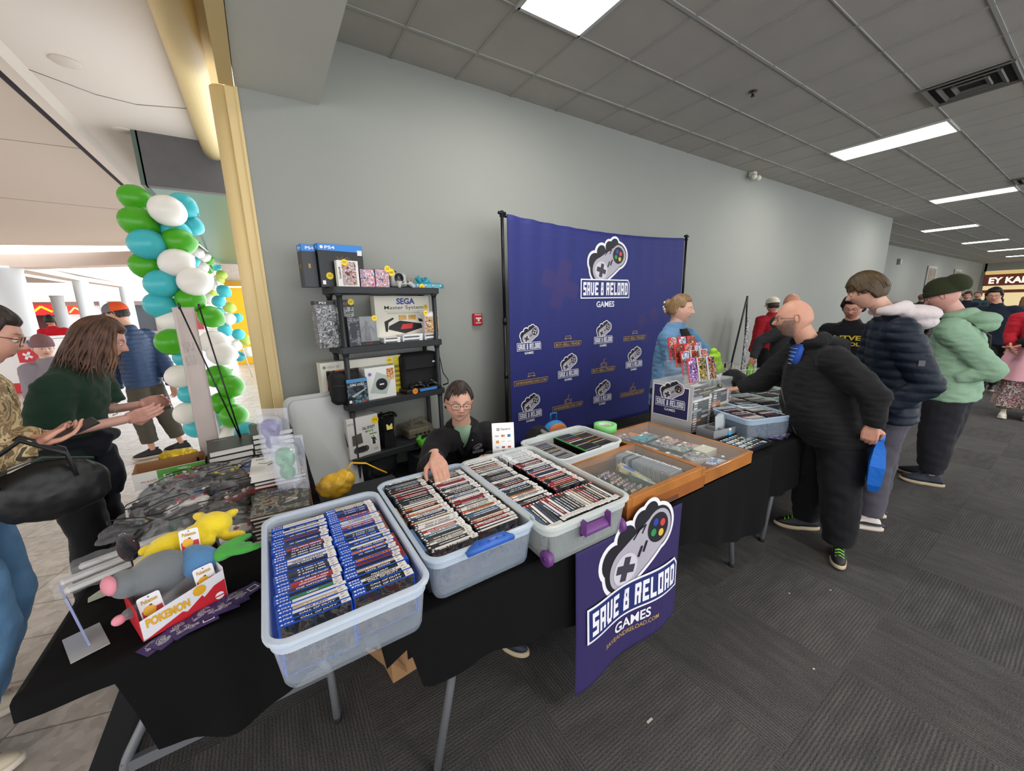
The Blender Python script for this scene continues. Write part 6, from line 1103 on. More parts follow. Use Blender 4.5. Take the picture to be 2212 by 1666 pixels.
# carded masks hanging in clear blisters
for i, (x, y, z, c1, lab) in enumerate(((-.02, -1.64, 1.09, '#5a4a9a', 'purple and clear mask in a blister card, standing upright beside the white book'), (.02, -1.83, 1.0, '#2f9a5a', 'green and clear mask in a blister card, standing over the guides'))):
    e = empty('toy_mask', (x, y, z), lab, 'toy mask', 'masks in blister packs', rz=-.5); fm_ = film('mask' + c1, c1, .5, .1); m = MB()
    m.ell((0, -.035, .02), (.045, .022, .05), fm_); m.ell((0, -.03, -.05), (.034, .02, .035), fm_); v, f = fuse(m, .005, 3); m = MB(); m.add(v, f, fm_, True); m.build('mask', e)
    m = MB(); m.box((.0, 0, -.02), (.14, .004, .26), film('blister', '#dfe4f0', .22, .05, 1), bev=.001); v, f = fuse(MB().box((0, -.03, -.02), (.11, .06, .2), fm_, bev=.02), .007, 1, disp=lambda c, n: .008 * noise_v(c, 30)); m.add(v, f, film('blister', '#dfe4f0', .22, .05, 1)); m.build('blister', e)
    m = MB(); m.cyl((0, .01, -.16), (0, .01, ZT + .13 - z if i else .888 + .035 - z), .004, .004, wst, 8); m.build('stem', e)
# toy carton with soft toys (plain stand-ins) and hang tags
tw = M('toybox_white', '#e2e0e4', .5); tr = M('toybox_red', '#c0202c', .5); ty = M('print_yellow3', '#e0a826', .5)
e = empty('toy_box', (-.335, -2.285, ZT), 'white and red cardboard box with blocky lettering, full of soft toys', 'toy box', rz=.40); w, d = .205, .145; m = MB(); m.box((0, 0, .002), (w, d, .004), tw)
m.add([(-w / 2, -d / 2, 0), (w / 2, -d / 2, 0), (w / 2, -d / 2, .10), (-w / 2, -d / 2, .065)], [(0, 1, 2, 3)], tw); m.box((0, d / 2, .06), (w, .002, .12), tw); m.box((-w / 2, 0, .05), (.002, d, .10), tr); m.box((w / 2, 0, .055), (.002, d, .11), tw); m.build('carton', e)
m = MB(); fn = plane((-w / 2, -d / 2, 0), (1, 0, 0), (0, 0, 1), .0008); pg(m, fn, [(.0, .0), (w, .0), (w, .068), (w * .86, .062), (w * .72, .04), (w * .7, .05), (w * .5, .022), (w * .45, .03)], tr, 1); write(m, 'POKEMON', fn, .012, .035, .10, .028, ty, 2, .05); disc(m, fn, w - .02, .02, .012, wi, 2); rect(m, fn, w - .032, .018, w - .008, .022, tr, 3); disc(m, fn, w * .68, .07, .017, ty, 2, 10); m.build('printed_front', e)
def soft(parts, mat, lab, loc, rz=0, extra=None):
    m = MB()
    for c, r, *ro in parts: m.ell(c, r, mat, rot=ro[0] if ro else (0, 0, 0))
    v, f = fuse(m, .0055, 6, disp=lambda c, n: .0015 * noise_v(c, 40)); o = empty('soft_toy', loc, lab, 'soft toy', 'soft toys in the toy box', rz=rz); m = MB(); m.add(v, f, mat, True); m.build('plush_body', o)
    for n_, q in (extra or []): q.build(n_, o)
    return o
def tagm(T):
    m = MB(T); m.loft([rr(.052, .068, .007, z, 4) for z in (0, .0012)], tw, smooth=False); fn = plane((-.026, -.034, .0013), (1, 0, 0), (0, 1, 0), .0004); rect(m, fn, .003, .002, .049, .028, tr, 1); disc(m, fn, .02, .024, .015, ty, 2, 9); write(m, 'Pokemon', fn, .008, .046, .036, .012, M('print_gold3', '#c0963c', .5), 2, .04); rect(m, fn, .023, .036, .029, .040, ink_k, 2); disc(m, fn, .026, .062, .002, ink_k, 2, 8); return m
ylw = M('plush_yellow', '#ecd022', .8, bump=(120, .3), sheen=.3); gry = M('plush_grey', '#6b7074', .8, bump=(120, .3), sheen=.3); blp = M('plush_blue', '#4a7aa8', .8, bump=(120, .3), sheen=.3); grp_ = M('plush_green', '#3fa038', .8, bump=(120, .3), sheen=.3); pnk = M('plush_pink', '#d98a98', .8)
tagT = TR((-.02, -.075, .045), (1.0, .15, .1))
soft([((-.065, 0, .0), (.07, .055, .055)), ((.055, .01, .025), (.06, .055, .05)), ((0, 0, .01), (.05, .045, .045)), ((.115, .05, .03), (.035, .018, .016), (0, 0, .5)), ((.03, .07, .05), (.018, .035, .016), (0, 0, .4)), ((-.135, -.015, -.01), (.03, .02, .02), (0, 0, .3)), ((-.12, .055, .0), (.028, .018, .018)), ((.10, -.05, -.01), (.04, .018, .016), (0, 0, -.4)), ((.02, -.05, .0), (.03, .02, .02))], ylw, 'plain yellow soft toy lying on top of the white and red box', (-.30, -2.10, .865), .25, [('hang_tag', tagm(tagT))])
soft([((0.01, 0, 0), (.080, .062, .066)), ((-.065, .0, .015), (.038, .045, .04)), ((-.03, .0, -.045), (.03, .03, .03)), ((-.075, -.06, -.045), (.032, .017, .016), (0, 0, .3))], gry, 'plain grey rounded soft toy at the left end of the toy box', (-.385, -2.245, .855), .45, [('hang_tag', tagm(TR((-.04, -.088, -.04), (1.15, 0, .0)))), ('pink_patch', MB().ell((-.096, .0, .03), (.018, .034, .028), pnk)), ('pink_patch', MB().ell((-.105, -.068, -.046), (.016, .014, .014), pnk))])
soft([((0, 0, 0), (.052, .052, .052)), ((-.01, .02, .01), (.04, .04, .045))], blp, 'plain blue round soft toy at the right end of the toy box', (-.275, -2.235, .85), .3, [('hang_tag', tagm(TR((-.005, -.068, -.02), (1.2, 0, .1))))])
soft([((0, 0, 0), (.06, .024, .014), (0, 0, .1)), ((.01, .035, .01), (.065, .02, .012), (0, .1, .5)), ((.03, -.02, .0), (.06, .02, .012), (0, 0, -.25)), ((-.03, 0, 0), (.03, .03, .018))], grp_, 'flat bright green soft toy lying right of the blue one', (-.185, -2.245, .862), .15)
# black oval mirror-like card behind the grey toy
m = MB(); m.ell((0, 0, .0), (.03, .004, .055), ART('oval_art', ['#16161a', '#2a2a30', '#3f2a30', '#16161a', '#c8c8cc'], 20)); m.cyl((0, 0, -.11), (0, 0, -.05), .003, .003, K_, 8); m.build('fan_card', label='dark glossy oval card standing behind the grey soft toy', cat='card', loc=(-.50, -1.99, ZT + .11))
# acrylic sign holder at the table corner
e = empty('sign_holder', (-.54, -2.30, ZT), 'clear acrylic sign holder seen edge-on at the near left table corner', 'sign holder', rz=.40); m = MB(); m.box((0, 0, .002), (.075, .13, .004), film('holder_acrylic', '#dfe4e8', .35, .05, 1)); m.build('base_plate', e); m = MB(); m.box((-.005, .02, .085), (.005, .10, .165), film('holder_blue', '#aab4e0', .55, .05, 1), rot=(0, -.1, 0)); m.build('upright', e)
# ================================================================ people
V = Vector
def g_(x, s): return math.exp(-(x / s) ** 2)
def skinmat():
    m = M('skin', '#c89a80', .5, vcol=True); b = m.node_tree.nodes['Principled BSDF']; b.inputs['Subsurface Weight'].default_value = .12; b.inputs['Subsurface Radius'].default_value = (.02, .008, .004); b.inputs['Subsurface Scale'].default_value = .5; return m
SKIN = skinmat()
def head_pt(th, ph, o):
    """th around from the face (+y), ph from crown down; local metres"""
    x = .074 * math.sin(ph) * math.sin(th); y = .094 * math.sin(ph) * math.cos(th); z = .116 * math.cos(ph)
    t = max(0, min(1, (-.015 - z) / .10)); full = o.get('jowl', 0)
    x *= 1 - (.34 - .2 * full) * t * t; x *= 1 + .04 * g_(z + .02, .04)
    if y > 0: y *= 1 - .12 * t * t
    else: y *= 1.07 - .5 * t
    if y > .02:
        f = min(1, (y - .02) / .04); ax = abs(x)
        y += f * (.0055 * g_(z - .026, .010) * g_(ax - .028, .026) - .011 * g_(z - .008, .012) * g_(ax - .031, .015) + .004 * g_(z + .022, .020) * g_(ax - .042, .016))
        nz = sm(.020, -.024, z) if z > -.024 else max(0, 1 - (-.024 - z) / .009)
        y += f * (.003 + .023 * nz) * g_(ax, .0085 + .005 * nz) * (1 if z > -.036 and z < .03 else g_(max(z - .03, -.036 - z, 0), .006))
        y += f * .006 * g_(z + .030, .006) * g_(ax - .013, .006)
        y += f * (.0065 * g_(z + .053, .009) * g_(ax, .022) - .0035 * g_(z + .0535, .0022) * g_(ax, .020) + .008 * g_(z + .096, .014) * g_(ax, .020) - .003 * g_(z + .072, .007) * g_(ax, .02))
        z -= 0
    return V((x, y, z))
def col_mix(a, b, t): return tuple(a[i] * (1 - t) + b[i] * t for i in range(3)) + (1,)
def head_mesh(m, T, o, cols):
    sk = srgb(o.get('skin', '#d2a48a')); lip = srgb(o.get('lip', '#9a5048')); hr = srgb(o.get('browc', o.get('hairc', '#3a2a20'))); bd = srgb(o.get('beard', '#000000')); red = srgb('#b86a58')
    nu, nv = (72, 60) if o.get('hi', 1) else (32, 26); vs = []; 
    for j in range(nv + 1):
        ph = PI * j / nv
        for i in range(nu):
            th = 2 * PI * i / nu; p = head_pt(th, ph, o); vs.append(T @ p); ax = abs(p.x); front = p.y > .03; c = col_mix(sk, red, .10 + .16 * noise_v(p, 45))
            c = col_mix(c, red, .22 * g_(p.z + .02, .022) * g_(ax - .04, .02) * front + .3 * g_(p.z + .025, .012) * g_(ax, .014) * front)
            if front: c = col_mix(c, lip, .85 * min(1, 1.3 * g_(p.z + .053, .0075) * g_(ax, .021))); c = col_mix(c, srgb('#4a241c'), .85 * g_(p.z + .0535, .002) * g_(ax, .02)); c = col_mix(c, srgb('#7a4a3c'), .30 * g_(p.z - .008, .008) * g_(ax - .031, .014))
            if front and o.get('brow', 1): c = col_mix(c, hr, .8 * min(1, 1.4 * g_(p.z - .027 - .004 * g_(ax - .035, .01), .0038) * g_(ax - .032, .015)))
            if 'beard' in o and p.y > -.02: 
                k = sm(-.022, -.036, p.z - .030 * sm(.045, .062, ax)) * (1 - sm(-.005, .02, -p.y + .01)); k *= 1 - .9 * g_(p.z + .053, .006) * g_(ax, .018) * front; k *= .75 + .4 * noise_v(p, 160); c = col_mix(c, bd, max(0, min(.92, k)))
            cols.append(c)
    fs = [(j * nu + i, (j + 1) * nu + i, (j + 1) * nu + (i + 1) % nu, j * nu + (i + 1) % nu) for j in range(nv) for i in range(nu)]
    m.add(vs, fs, SKIN, True)
    n0 = len(m.v)
    for s in (-1, 1):
        m.ell((s * .076, -.004, .002), (.0065, .0155, .026), SKIN, rot=(-.15, 0, -s * .35), T=T, nu=14, nv=10)
        m.tube([T @ V((s * (.080 + .004 * math.sin(a * .8)), -.006 - .015 * math.sin(a), .004 + .027 * math.cos(a))) for a in [-.9 + 3.6 * q / 9 for q in range(10)]], .0042, SKIN, 8)
        if o.get('hi', 1): m.ell((s * .031, .0755, .0125), (.0142, .0125, .0098), SKIN, T=T, nu=14, nv=8)
    cols += [col_mix(sk, red, .15)] * (len(m.v) - n0)
def hand_(m, wrist, d, n, side, curl, cols, sk, spread=.1, sc=1, thumb=.6):
    """wrist point, finger direction d, palm normal n (out of the palm), side +1 left hand -1 right hand"""
    d = V(d).normalized(); n = V(n); n = (n - d * n.dot(d)).normalized(); l = d.cross(n) * side   # towards the thumb
    q = MB(); P = lambda a, b, c: V(wrist) + (d * a + l * b - n * c) * sc
    for i in range(5): b = .030 - .0155 * i; q.tube([P(.0, b * .62, 0), P(.045, b * .95, .002), P(.088 - .004 * abs(i - 1.5), b, 0)], [.0135, .0135, .011], SKIN, 10, flat=.9)
    L = ((.040, .026, .020), (.045, .029, .021), (.042, .027, .021), (.032, .021, .018))
    for i in range(4):
        b = .029 - .0195 * i; a = 0; p = P(.086 - .005 * abs(i - 1.2), b, .0); pts = [p]; dd = d; sp = (.12 - .08 * i) * spread * 8 * .1
        dd = (d + l * sp).normalized()
        for k in range(3):
            a += curl * (.9, 1.0, .7)[k] * (1 + .1 * i); v = dd * math.cos(a) + n * math.sin(a); p = p + v * L[i][k] * sc; pts.append(p)
        q.tube(pts, [.0098 * sc, .0088 * sc, .0078 * sc, .0062 * sc], SKIN, 10); q.ell(pts[-1], .0062 * sc, SKIN, nu=8, nv=6)
    t0 = P(.018, .022, -.004); t1 = t0 + (d * .55 + l * .75 + n * .25).normalized() * .042 * sc; t2 = t1 + (d * (1 - .4 * thumb) + l * (.35 - .5 * thumb) + n * (.2 + .5 * thumb)).normalized() * .032 * sc; t3 = t2 + (d * (1 - .5 * thumb) + n * .5 * thumb).normalized() * .026 * sc
    q.tube([t0, t1, t2, t3], [.0155 * sc, .0125 * sc, .0105 * sc, .0075 * sc], SKIN, 10); q.ell(t3, .0075 * sc, SKIN, nu=8, nv=6)
    q.tube([P(-.045, 0, 0), P(.01, 0, 0)], [.026, .026], SKIN, 12, flat=.8)
    v, f = fuse(q, .0042, 3); m.add(v, f, SKIN, True); c = srgb(sk); rd = srgb('#b8705c')
    cols += [col_mix(c, rd, .25 + .25 * noise_v(p, 40)) for p in v]
def hair_shell(m, T, mat, o, thick=.012, front=.060, side=.012, back=-.055, top=0, strands=1, seed=0, recede=0):
    nu, nv = 96, 56; vs = []
    for j in range(nv + 1):
        ph = PI * j / nv
        for i in range(nu):
            th = 2 * PI * i / nu; p = head_pt(th, ph, {})
            a = abs(math.atan2(p.x, p.y)); ln = front + (side - front) * sm(.75, 1.15, a) + (back - side) * sm(1.45, 2.1, a) + recede * g_(a - .55, .28)
            k = sm(-.008, .012, p.z - ln); s = noise.noise(V((th * 9 + seed, ph * 1.6, seed))) * .5 + noise.noise(V((th * 26, ph * 2.5, seed))) * .5
            p = p * (.93 + .07 * k); r = p.normalized(); vs.append(T @ (p + r * k * (thick * (1 + .45 * s * strands) + top * max(0, r.z)) + r * .0015 * k))
    m.add(vs, [(j * nu + i, (j + 1) * nu + i, (j + 1) * nu + (i + 1) % nu, j * nu + (i + 1) % nu) for j in range(nv) for i in range(nu)], mat, True)
def locks(m, T, mat, n, L, a0, a1, seed, r=.010, spread=.25, wave=.012, z0=.10, zs=None, drift=(0, 0, 0)):
    """tapered locks falling from the crown between azimuths a0 and a1 (0 = face)"""
    R_ = random.Random(seed)
    for i in range(n):
        a = a0 + (a1 - a0) * R_.random(); a *= 1 if zs is None else 1; ph0 = R_.random() * 6; ln = L * R_.uniform(.75, 1.08); pts = []; rad = []; off = R_.uniform(.0, .014)
        for k in range(11):
            t = k / 10; z = z0 - (z0 + ln) * t
            q = math.sqrt(max(0.02, 1 - (max(z, 0) / .128) ** 2)) if z > 0 else 1 + spread * (-z / .3)
            rr_ = (.077 + off, .098 + off); w = wave * math.sin(t * 9 + ph0) * t
            dn = T.inverted().to_3x3() @ V(drift); pts.append(T @ (V((math.sin(a) * rr_[0] * q + math.cos(a) * w, math.cos(a) * rr_[1] * q - math.sin(a) * w - .012 * t, z)) + dn * t * t)); rad.append(r * (.6 + .9 * math.sin(PI * min(1, t * 1.1 + .12)) ) * (1 if t < .9 else .4))
        m.tube(pts, rad, mat, 7, flat=.6)
def hairmat(c, hi): return M('hair' + c, c, .55, bump=(60, .6, (1, 1, .12)), noise_=(22, hi))
def glasses_(T, o, mat):
    m = MB(); 
    for s in (-1, 1):
        P = rr(.050, .036, .012, 0, 5); m.tube([T @ V((s * .033 + p[0], .100 - .12 * abs(s * .033 + p[0]) ** 1.5 * 3, .004 + p[1])) for p in P + P[:1]], .0016, mat, 6)
        m.tube([T @ V((s * .058, .092, .012)), T @ V((s * .078, .04, .012)), T @ V((s * .080, -.01, .008))], .0016, mat, 6)
    m.tube([T @ V((-.009, .106, .008)), T @ V((0, .109, .010)), T @ V((.009, .106, .008))], .0016, mat, 6); return m
def shoe(root, off, ank, hd, sole, upper, lace=None, L=.29, trim=None):
    o = empty('shoe', (ank[0] - off[0], ank[1] - off[1], ank[2] if ank[2] > .02 else 0)); o.parent = root; o.rotation_euler = (0, 0, hd - PI / 2); o.location.z = max(0, ank[2] - .09)
    def ring(z, k, toe=0): return [(k * (.040 + .010 * math.sin(max(0, t)) * 1) * math.cos(t) * (1 if math.sin(t) > 0 else .82), (.05 + math.sin(t) * L / 2 * (k if k < 1 else 1)), z + toe * max(0, math.sin(t)) ** 4) for t in [2 * PI * i / 32 for i in range(32)]]
    m = MB(); m.loft([ring(.0, .92, .012), ring(.008, 1.02, .010), ring(.028, 1.0, .008), ring(.03, .9, .008)], sole); m.build('sole', o)
    m = MB(); m.loft([ring(.028, .93, .006), ring(.05, .90), [(x * .9, y * .94 - .004, z + (.02 if y < .0 else 0)) for x, y, z in ring(.066, .8)], [(x * .9, min(.055, y * .72 - .02), z) for x, y, z in ring(.10, .62)], [(x * .9, min(.03, y * .62 - .035), z) for x, y, z in ring(.118, .6)]], upper); m.build('upper', o)
    if trim: m = MB(); m.ell((0, .03, .05), (.044, .13, .014), trim, nu=20, nv=6); m.build('side_stripe', o)
    if lace:
        m = MB()
        for i in range(4): y = .055 + .022 * i; z = .098 - .009 * i; m.tube([(-.022, y, z - .006), (0, y + .005, z + .002), (.022, y + .012, z - .006)], .0028, lace, 6); m.tube([(.022, y, z - .006), (0, y + .006, z + .004), (-.022, y + .012, z - .006)], .0028, lace, 6)
        for s in (-1, 1): m.tube([(0, .045, .108), (s * .03, .05, .115), (s * .04, .06, .10), (0, .045, .108)], .0026, lace, 6); m.tube([(0, .045, .108), (s * .025, .07, .095)], .0026, lace, 6)
        m.build('laces', o)
    return o
def human(lab, p, hy, fy, fp, o, froll=0):
    """p: joints in world metres; hy chest heading; fy, fp face yaw and downward pitch (radians)"""
    R3 = math.radians; hy, fy = R3(hy), R3(fy); J = {k: V(v) for k, v in p.items()}
    G = o.get('ground') or ((J['al'] + J['ar']) / 2 if 'al' in J else J['pl']); G = V((G[0], G[1], 0)); off = -G
    root = empty('person', tuple(G), lab, 'person'); X = Matrix.Translation(off); hi = o.get('hi', 1)
    f = V((math.cos(hy), math.sin(hy), 0)); l = V((-f.y, f.x, 0)); J['nk'] = J['nk'] + (J['hd'] - J['nk']) * o.get('nku', .14); nk, pl = J['nk'], J['pl']; up = (nk - pl).normalized(); fw = (f - up * f.dot(up)).normalized()
    w = o.get('hw', .19); hwid = o.get('hip', .165); b = o.get('bulk', 1); belly = o.get('belly', 0)
    J.setdefault('sl', nk + l * w - up * .095); J.setdefault('sr', nk - l * w - up * .095)
    J['hl'] = pl + l * .085; J['hr'] = pl - l * .085
    for s, q in (('l', 1), ('r', -1)):
        if 'e' + s not in J: J['e' + s] = J['s' + s] + V((0, 0, -.28)) + l * q * .03 + f * .02; J['w' + s] = J['e' + s] + V((0, 0, -.23)) + f * .08
        if 'k' + s not in J: J['k' + s] = J['h' + s] + V((0, 0, -pl.z * .5)); J['a' + s] = V((J['h' + s].x, J['h' + s].y, .08))
    sk = o.get('skin', '#d2a48a'); T = X @ Matrix.Translation(J['hd']) @ Matrix.Rotation(fy - PI / 2, 4, 'Z') @ Matrix.Rotation(-R3(fp), 4, 'X') @ Matrix.Rotation(R3(froll), 4, 'Y') @ Matrix.Diagonal((o.get('hs', 1.0),) * 3 + (1,))
    q = MB(X); vx = .010 if hi else .016
    q.tube([nk + (J['hd'] - nk) * .75, nk + (J['hd'] - nk) * .35, nk - up * .04], [.056 * b ** .5, .056 * b ** .5, .07], SKIN, 16)
    q.tube([nk - up * .02, nk - up * .12, pl + up * .15, pl], [.05, .08, .07, .07], SKIN, 16, flat=.75, up=fw)
    for s in 'lr': q.tube([J['s' + s], J['e' + s], J['w' + s]], [.034, .036, .026], SKIN, 12); q.tube([J['h' + s], J['k' + s], J['a' + s]], [.05, .04, .03], SKIN, 10); q.tube([nk - up * .09, J['s' + s]], [.035, .032], SKIN, 10)
    v, fc = fuse(q, vx, 3); m = MB(); m.add(v, fc, SKIN, True); cols = [srgb(sk)] * len(v)
    head_mesh(m, T, o, cols)
    for s, q_ in (('l', 1), ('r', -1)):
        h = o.get('h' + s)
        if h is None: continue
        if h == 1: h = dict(d=(J['w' + s] - J['e' + s]), n=-l * q_, c=.35)
        wv = (J['w' + s] + off); hand_(m, wv + V(h['d']).normalized() * -.005, h['d'], h['n'], q_ * h.get('flip', 1), h.get('c', .4), cols, sk, thumb=h.get('t', .5), sc=h.get('sc', 1))
    m.col = cols; m.build('body', root)
    if hi:
        m = MB()
        for s in (-1, 1): m.ell((s * .031, .0765, .007), (.0118, .0118, .0105), M('eye_white', '#d8d2cc', .3), T=T, nu=14, nv=10); m.ell((s * .031, .0850, .004), (.0052, .0042, .0052), M('eye_dark', '#2c2420', .2), T=T, nu=10, nv=8); m.tube([T @ V((s * .031 + a, .0880 - 6 * a * a, .0055 - 10 * a * a)) for a in (-.012, -.006, 0, .006, .012)], .0011, M('lash', '#3a2a24', .6), 5)
        m.build('eyes', root)
    # upper garment
    t = o['top']; tm = t['m']; qz = t.get('quilt', 0); wr = t.get('wr', .006); ht = t.get('hem', -.06); puff = t.get('puff', 0); q = MB(X)
    Ltot = (nk - pl).length; rings = []
    prof = t.get('prof') or [(ht, hwid * b + puff, .115 * b + belly * .6), (.15, hwid * .98 * b + puff, .12 * b + belly), (.35, hwid * .95 * b + puff, .125 * b + belly), (.6, hwid * 1.02 * b + puff, .125 * b + belly * .5), (.80, w * .95 + puff * .6, .115 * b), (.92, w * .70, .09), (1.0, .085, .078), (1.07, .068, .068)]
    for a, wx, dx in prof: c = pl + up * (Ltot * a if a >= 0 else a); rings.append([c + l * (wx * math.copysign(abs(math.cos(k)) ** .85, math.cos(k))) + fw * (dx * math.sin(k) + (belly * .35 if .0 <= a < .6 else 0)) for k in [2 * PI * i / 28 for i in range(28)]])
    q.loft(rings, tm)
    sl = t.get('sleeve', 1.0); sr_ = t.get('sr', (.075, .060, .045))
    for s in 'lr':
        S1, E1, W1 = J['s' + s], J['e' + s], J['w' + s]; q.tube([nk - up * .07 - (nk - S1) * .3, S1], [.075 * b ** .5, sr_[0] * 1.05 * b ** .5], tm, 14)
        q.ell(S1, sr_[0] * b ** .5 * 1.0, tm); q.ell(nk - up * .06 - (nk - S1) * .5, .075 * b ** .5, tm)
        if sl > .5: q.ell(E1, sr_[1] * b ** .5 * .98, tm)
        if sl >= 1: q.tube([S1, S1 * .5 + E1 * .5, E1, E1 * .5 + W1 * .5, W1 + (W1 - E1).normalized() * -.01], [sr_[0] * b ** .5, sr_[0] * .92 * b ** .5, sr_[1] * b ** .5, (sr_[1] + sr_[2]) / 2, sr_[2]], tm, 16); q.tube([W1 + (E1 - W1).normalized() * .05, W1], [sr_[2] * .95, sr_[2] * .86], tm, 14)
        elif sl > .5: q.tube([S1, E1, E1 + (W1 - E1) * (sl - .5) * 2], [sr_[0], sr_[1], sr_[1]], tm, 14)
        else: q.tube([S1, S1 + (E1 - S1) * sl * 2], [sr_[0], sr_[1]], tm, 16)
    def dsp(c, n):
        k = wr * (noise_v((c[0], c[1], c[2] * .6), 11, 3) + .6 * noise_v((c[0] * .6, c[1] * .6, c[2] * 1.6), 24, 9))
        if qz: k += t.get('qa', .012) * (abs(math.sin(PI * c[2] / qz)) ** .45 - .6)
        if t.get('rib'): k += .0015 * math.sin(c[2] * 500)
        return k
    v, fc = fuse(q, .009 if hi else .018, 5 if hi else 2, disp=dsp); m = MB(); m.add(v, fc, tm, True); ob = m.build(t.get('name', 'jacket'), root)
    # trousers
    b_ = o['legs']; q = MB(X); lr_ = b_.get('r', (.105, .080, .070)); bm_ = b_['m']
    q.ell(pl - V((0, 0, .02)), (.132 * b, .112 * b, .11), bm_, mat=Matrix.Rotation(hy, 4, 'Z').to_3x3().to_4x4() @ Matrix.Diagonal((.85, 1.1, 1, 1)))
    for s in 'lr': A = J['a' + s] + (J['k' + s] - J['a' + s]).normalized() * b_.get('up', .03); q.tube([J['h' + s] + V((0, 0, -.02)), (J['h' + s] + J['k' + s]) / 2, J['k' + s], (J['k' + s] + A) / 2, A], [lr_[0] * .93 * b, lr_[0] * .9 * b, lr_[1] * b, (lr_[1] + lr_[2]) / 2 * b, lr_[2]], bm_, 16)
    v, fc = fuse(q, .010 if hi else .018, 4, disp=lambda c, n: .008 * noise_v((c[0], c[1], c[2] * 1.5), 13, 5) + .004 * math.sin(c[2] * 70) * max(0, .25 - c[2]) * 3); m = MB(); m.add(v, fc, bm_, True); m.build(b_.get('name', 'trousers'), root)
    if 'shoe' in o:
        sh = o['shoe']
        for i, s in enumerate('lr'): shoe(root, G, J['a' + s], R3(o.get('toe', (math.degrees(hy),) * 2)[i]), *sh)
    return root, T, X, J, l, f, up
def hood_down(root, X, nk, f, l, up, mat, r=.12, name='hood', w=1.0, h=1.0):
    """a hood lying folded behind the neck"""
    q = MB(X); P = lambda a, rad, z: nk + l * (math.sin(a) * rad * w) - f * (math.cos(a) * rad * .85) + up * z
    q.tube([P(a, .095, .02 + .018 * math.cos(a)) + f * .01 for a in [-2.5 + 5.0 * i / 16 for i in range(17)]], [.022 + .022 * math.cos(-1.25 + 2.5 * i / 16) for i in range(17)], mat, 12)
    q.ell(nk - f * .115 + up * -.01 * h, (r * .80, r * .80, .06), mat); q.ell(nk - f * .13 - up * .06, (r * .62, r * .62, .06), mat)
    v, fc = fuse(q, .008, 5, disp=lambda c, n: .006 * noise_v(c, 20)); m = MB(); m.add(v, fc, mat, True); m.build(name, root)
def cloth_(n, c, r=.85, nz=None, sheen=.04, bump=(140, .25)): return M(n, c, r, noise_=nz, bump=bump, sheen=sheen, spec=.25)
blackp = cloth_('trousers_black', '#141417'); tan = M('sole_cream', '#b5a284', .6); bup = M('shoe_black', '#17171a', .6)
# --- bald man in a black zip hoodie
P_ = dict(hd=(2.98, -2.58, 1.52), nk=(3.06, -2.68, 1.33), el=(2.93, -3.06, 1.08), wl=(2.91, -3.07, .91), er=(3.08, -2.38, 1.05), wr=(2.99, -2.26, .99), pl=(3.08, -2.83, .84), kl=(2.98, -2.96, .42), al=(2.96, -3.00, .09), kr=(3.12, -2.76, .42), ar=(3.14, -2.75, .09))
hb = cloth_('hoodie_black', '#161618', bump=(9, .25, (3, 3, 22)))
o = dict(skin='#c4937c', beard='#5c534c', hairc='#8a7868', brow=1, jowl=1, bulk=1.22, belly=.075, hw=.205, hip=.185, hs=1.06, toe=(200, 128), hl=dict(d=(.0, .02, -1), n=(.9, .3, 0), c=.75, t=.8), hr=dict(d=(-.5, .75, -.15), n=(0, -.1, -1), c=.55, t=.8), top=dict(m=hb, name='hooded_jacket', hem=-.10, wr=.010, rib=1, sr=(.085, .072, .052)), legs=dict(m=blackp, r=(.115, .09, .08), up=.0), shoe=(tan, bup, M('lace_lime', '#7ee01f', .5)))
r_, T, X, J, l, f, up = human('bald bearded man in glasses and a black zip hoodie, reaching over the right table', P_, 140, 120, 6, o)
hood_down(r_, X, J['nk'] + V((.01, 0, .0)), f, l, up, hb, .13); glasses_(T, 0, M('wire_metal', '#4a4440', .3, 1)).build('glasses', r_)
m = MB(X); shb = M('tshirt_blue', '#2650a8', .8); m.tube([J['nk'] + f * .075 - up * .01, J['nk'] + f * .115 - up * .10, J['nk'] + f * .135 - up * .17], [.066, .055, .015], shb, 12, flat=.35, up=f)
m.build('tshirt', r_); m = MB(X)
for i in range(5): c = J['nk'] + f * (.112 + .012 * i) - up * (.030 + .026 * i); m.tube([c - l * (.042 - .006 * i), c + l * (.042 - .006 * i)], .0022, M('stripe_pale', '#8fb4dc', .7), 6)
m.build('tshirt_stripes', r_); m = MB(X); m.tube([J['pl'] + f * (.235 + .02 * math.sin(i / 12 * PI)) + up * (-.08 + .05 * i * .8) for i in range(9)], .003, M('zip_grey', '#4c4c4e', .4), 6); m.build('zip', r_)
m = MB(); bb = M('bag_blue', '#1468c8', .6, bump=(30, .5)); m.loft([[(x * w_, y * w_ * .35, z) for x, y in ((-.10, -.1), (.10, -.1), (.10, .1), (-.10, .1))] for z, w_ in ((-.25, .55), (-.2, .85), (-.08, 1), (.02, .75), (.06, .35))], bb, smooth=False); m.tube([(0, 0, .05), (.01, 0, .10)], .02, bb, 10); m.build('carry_bag', label='small bright blue bag held in the bald man\'s left hand', cat='bag', loc=(2.985, -3.10, .76)).rotation_euler = (0, 0, .3)
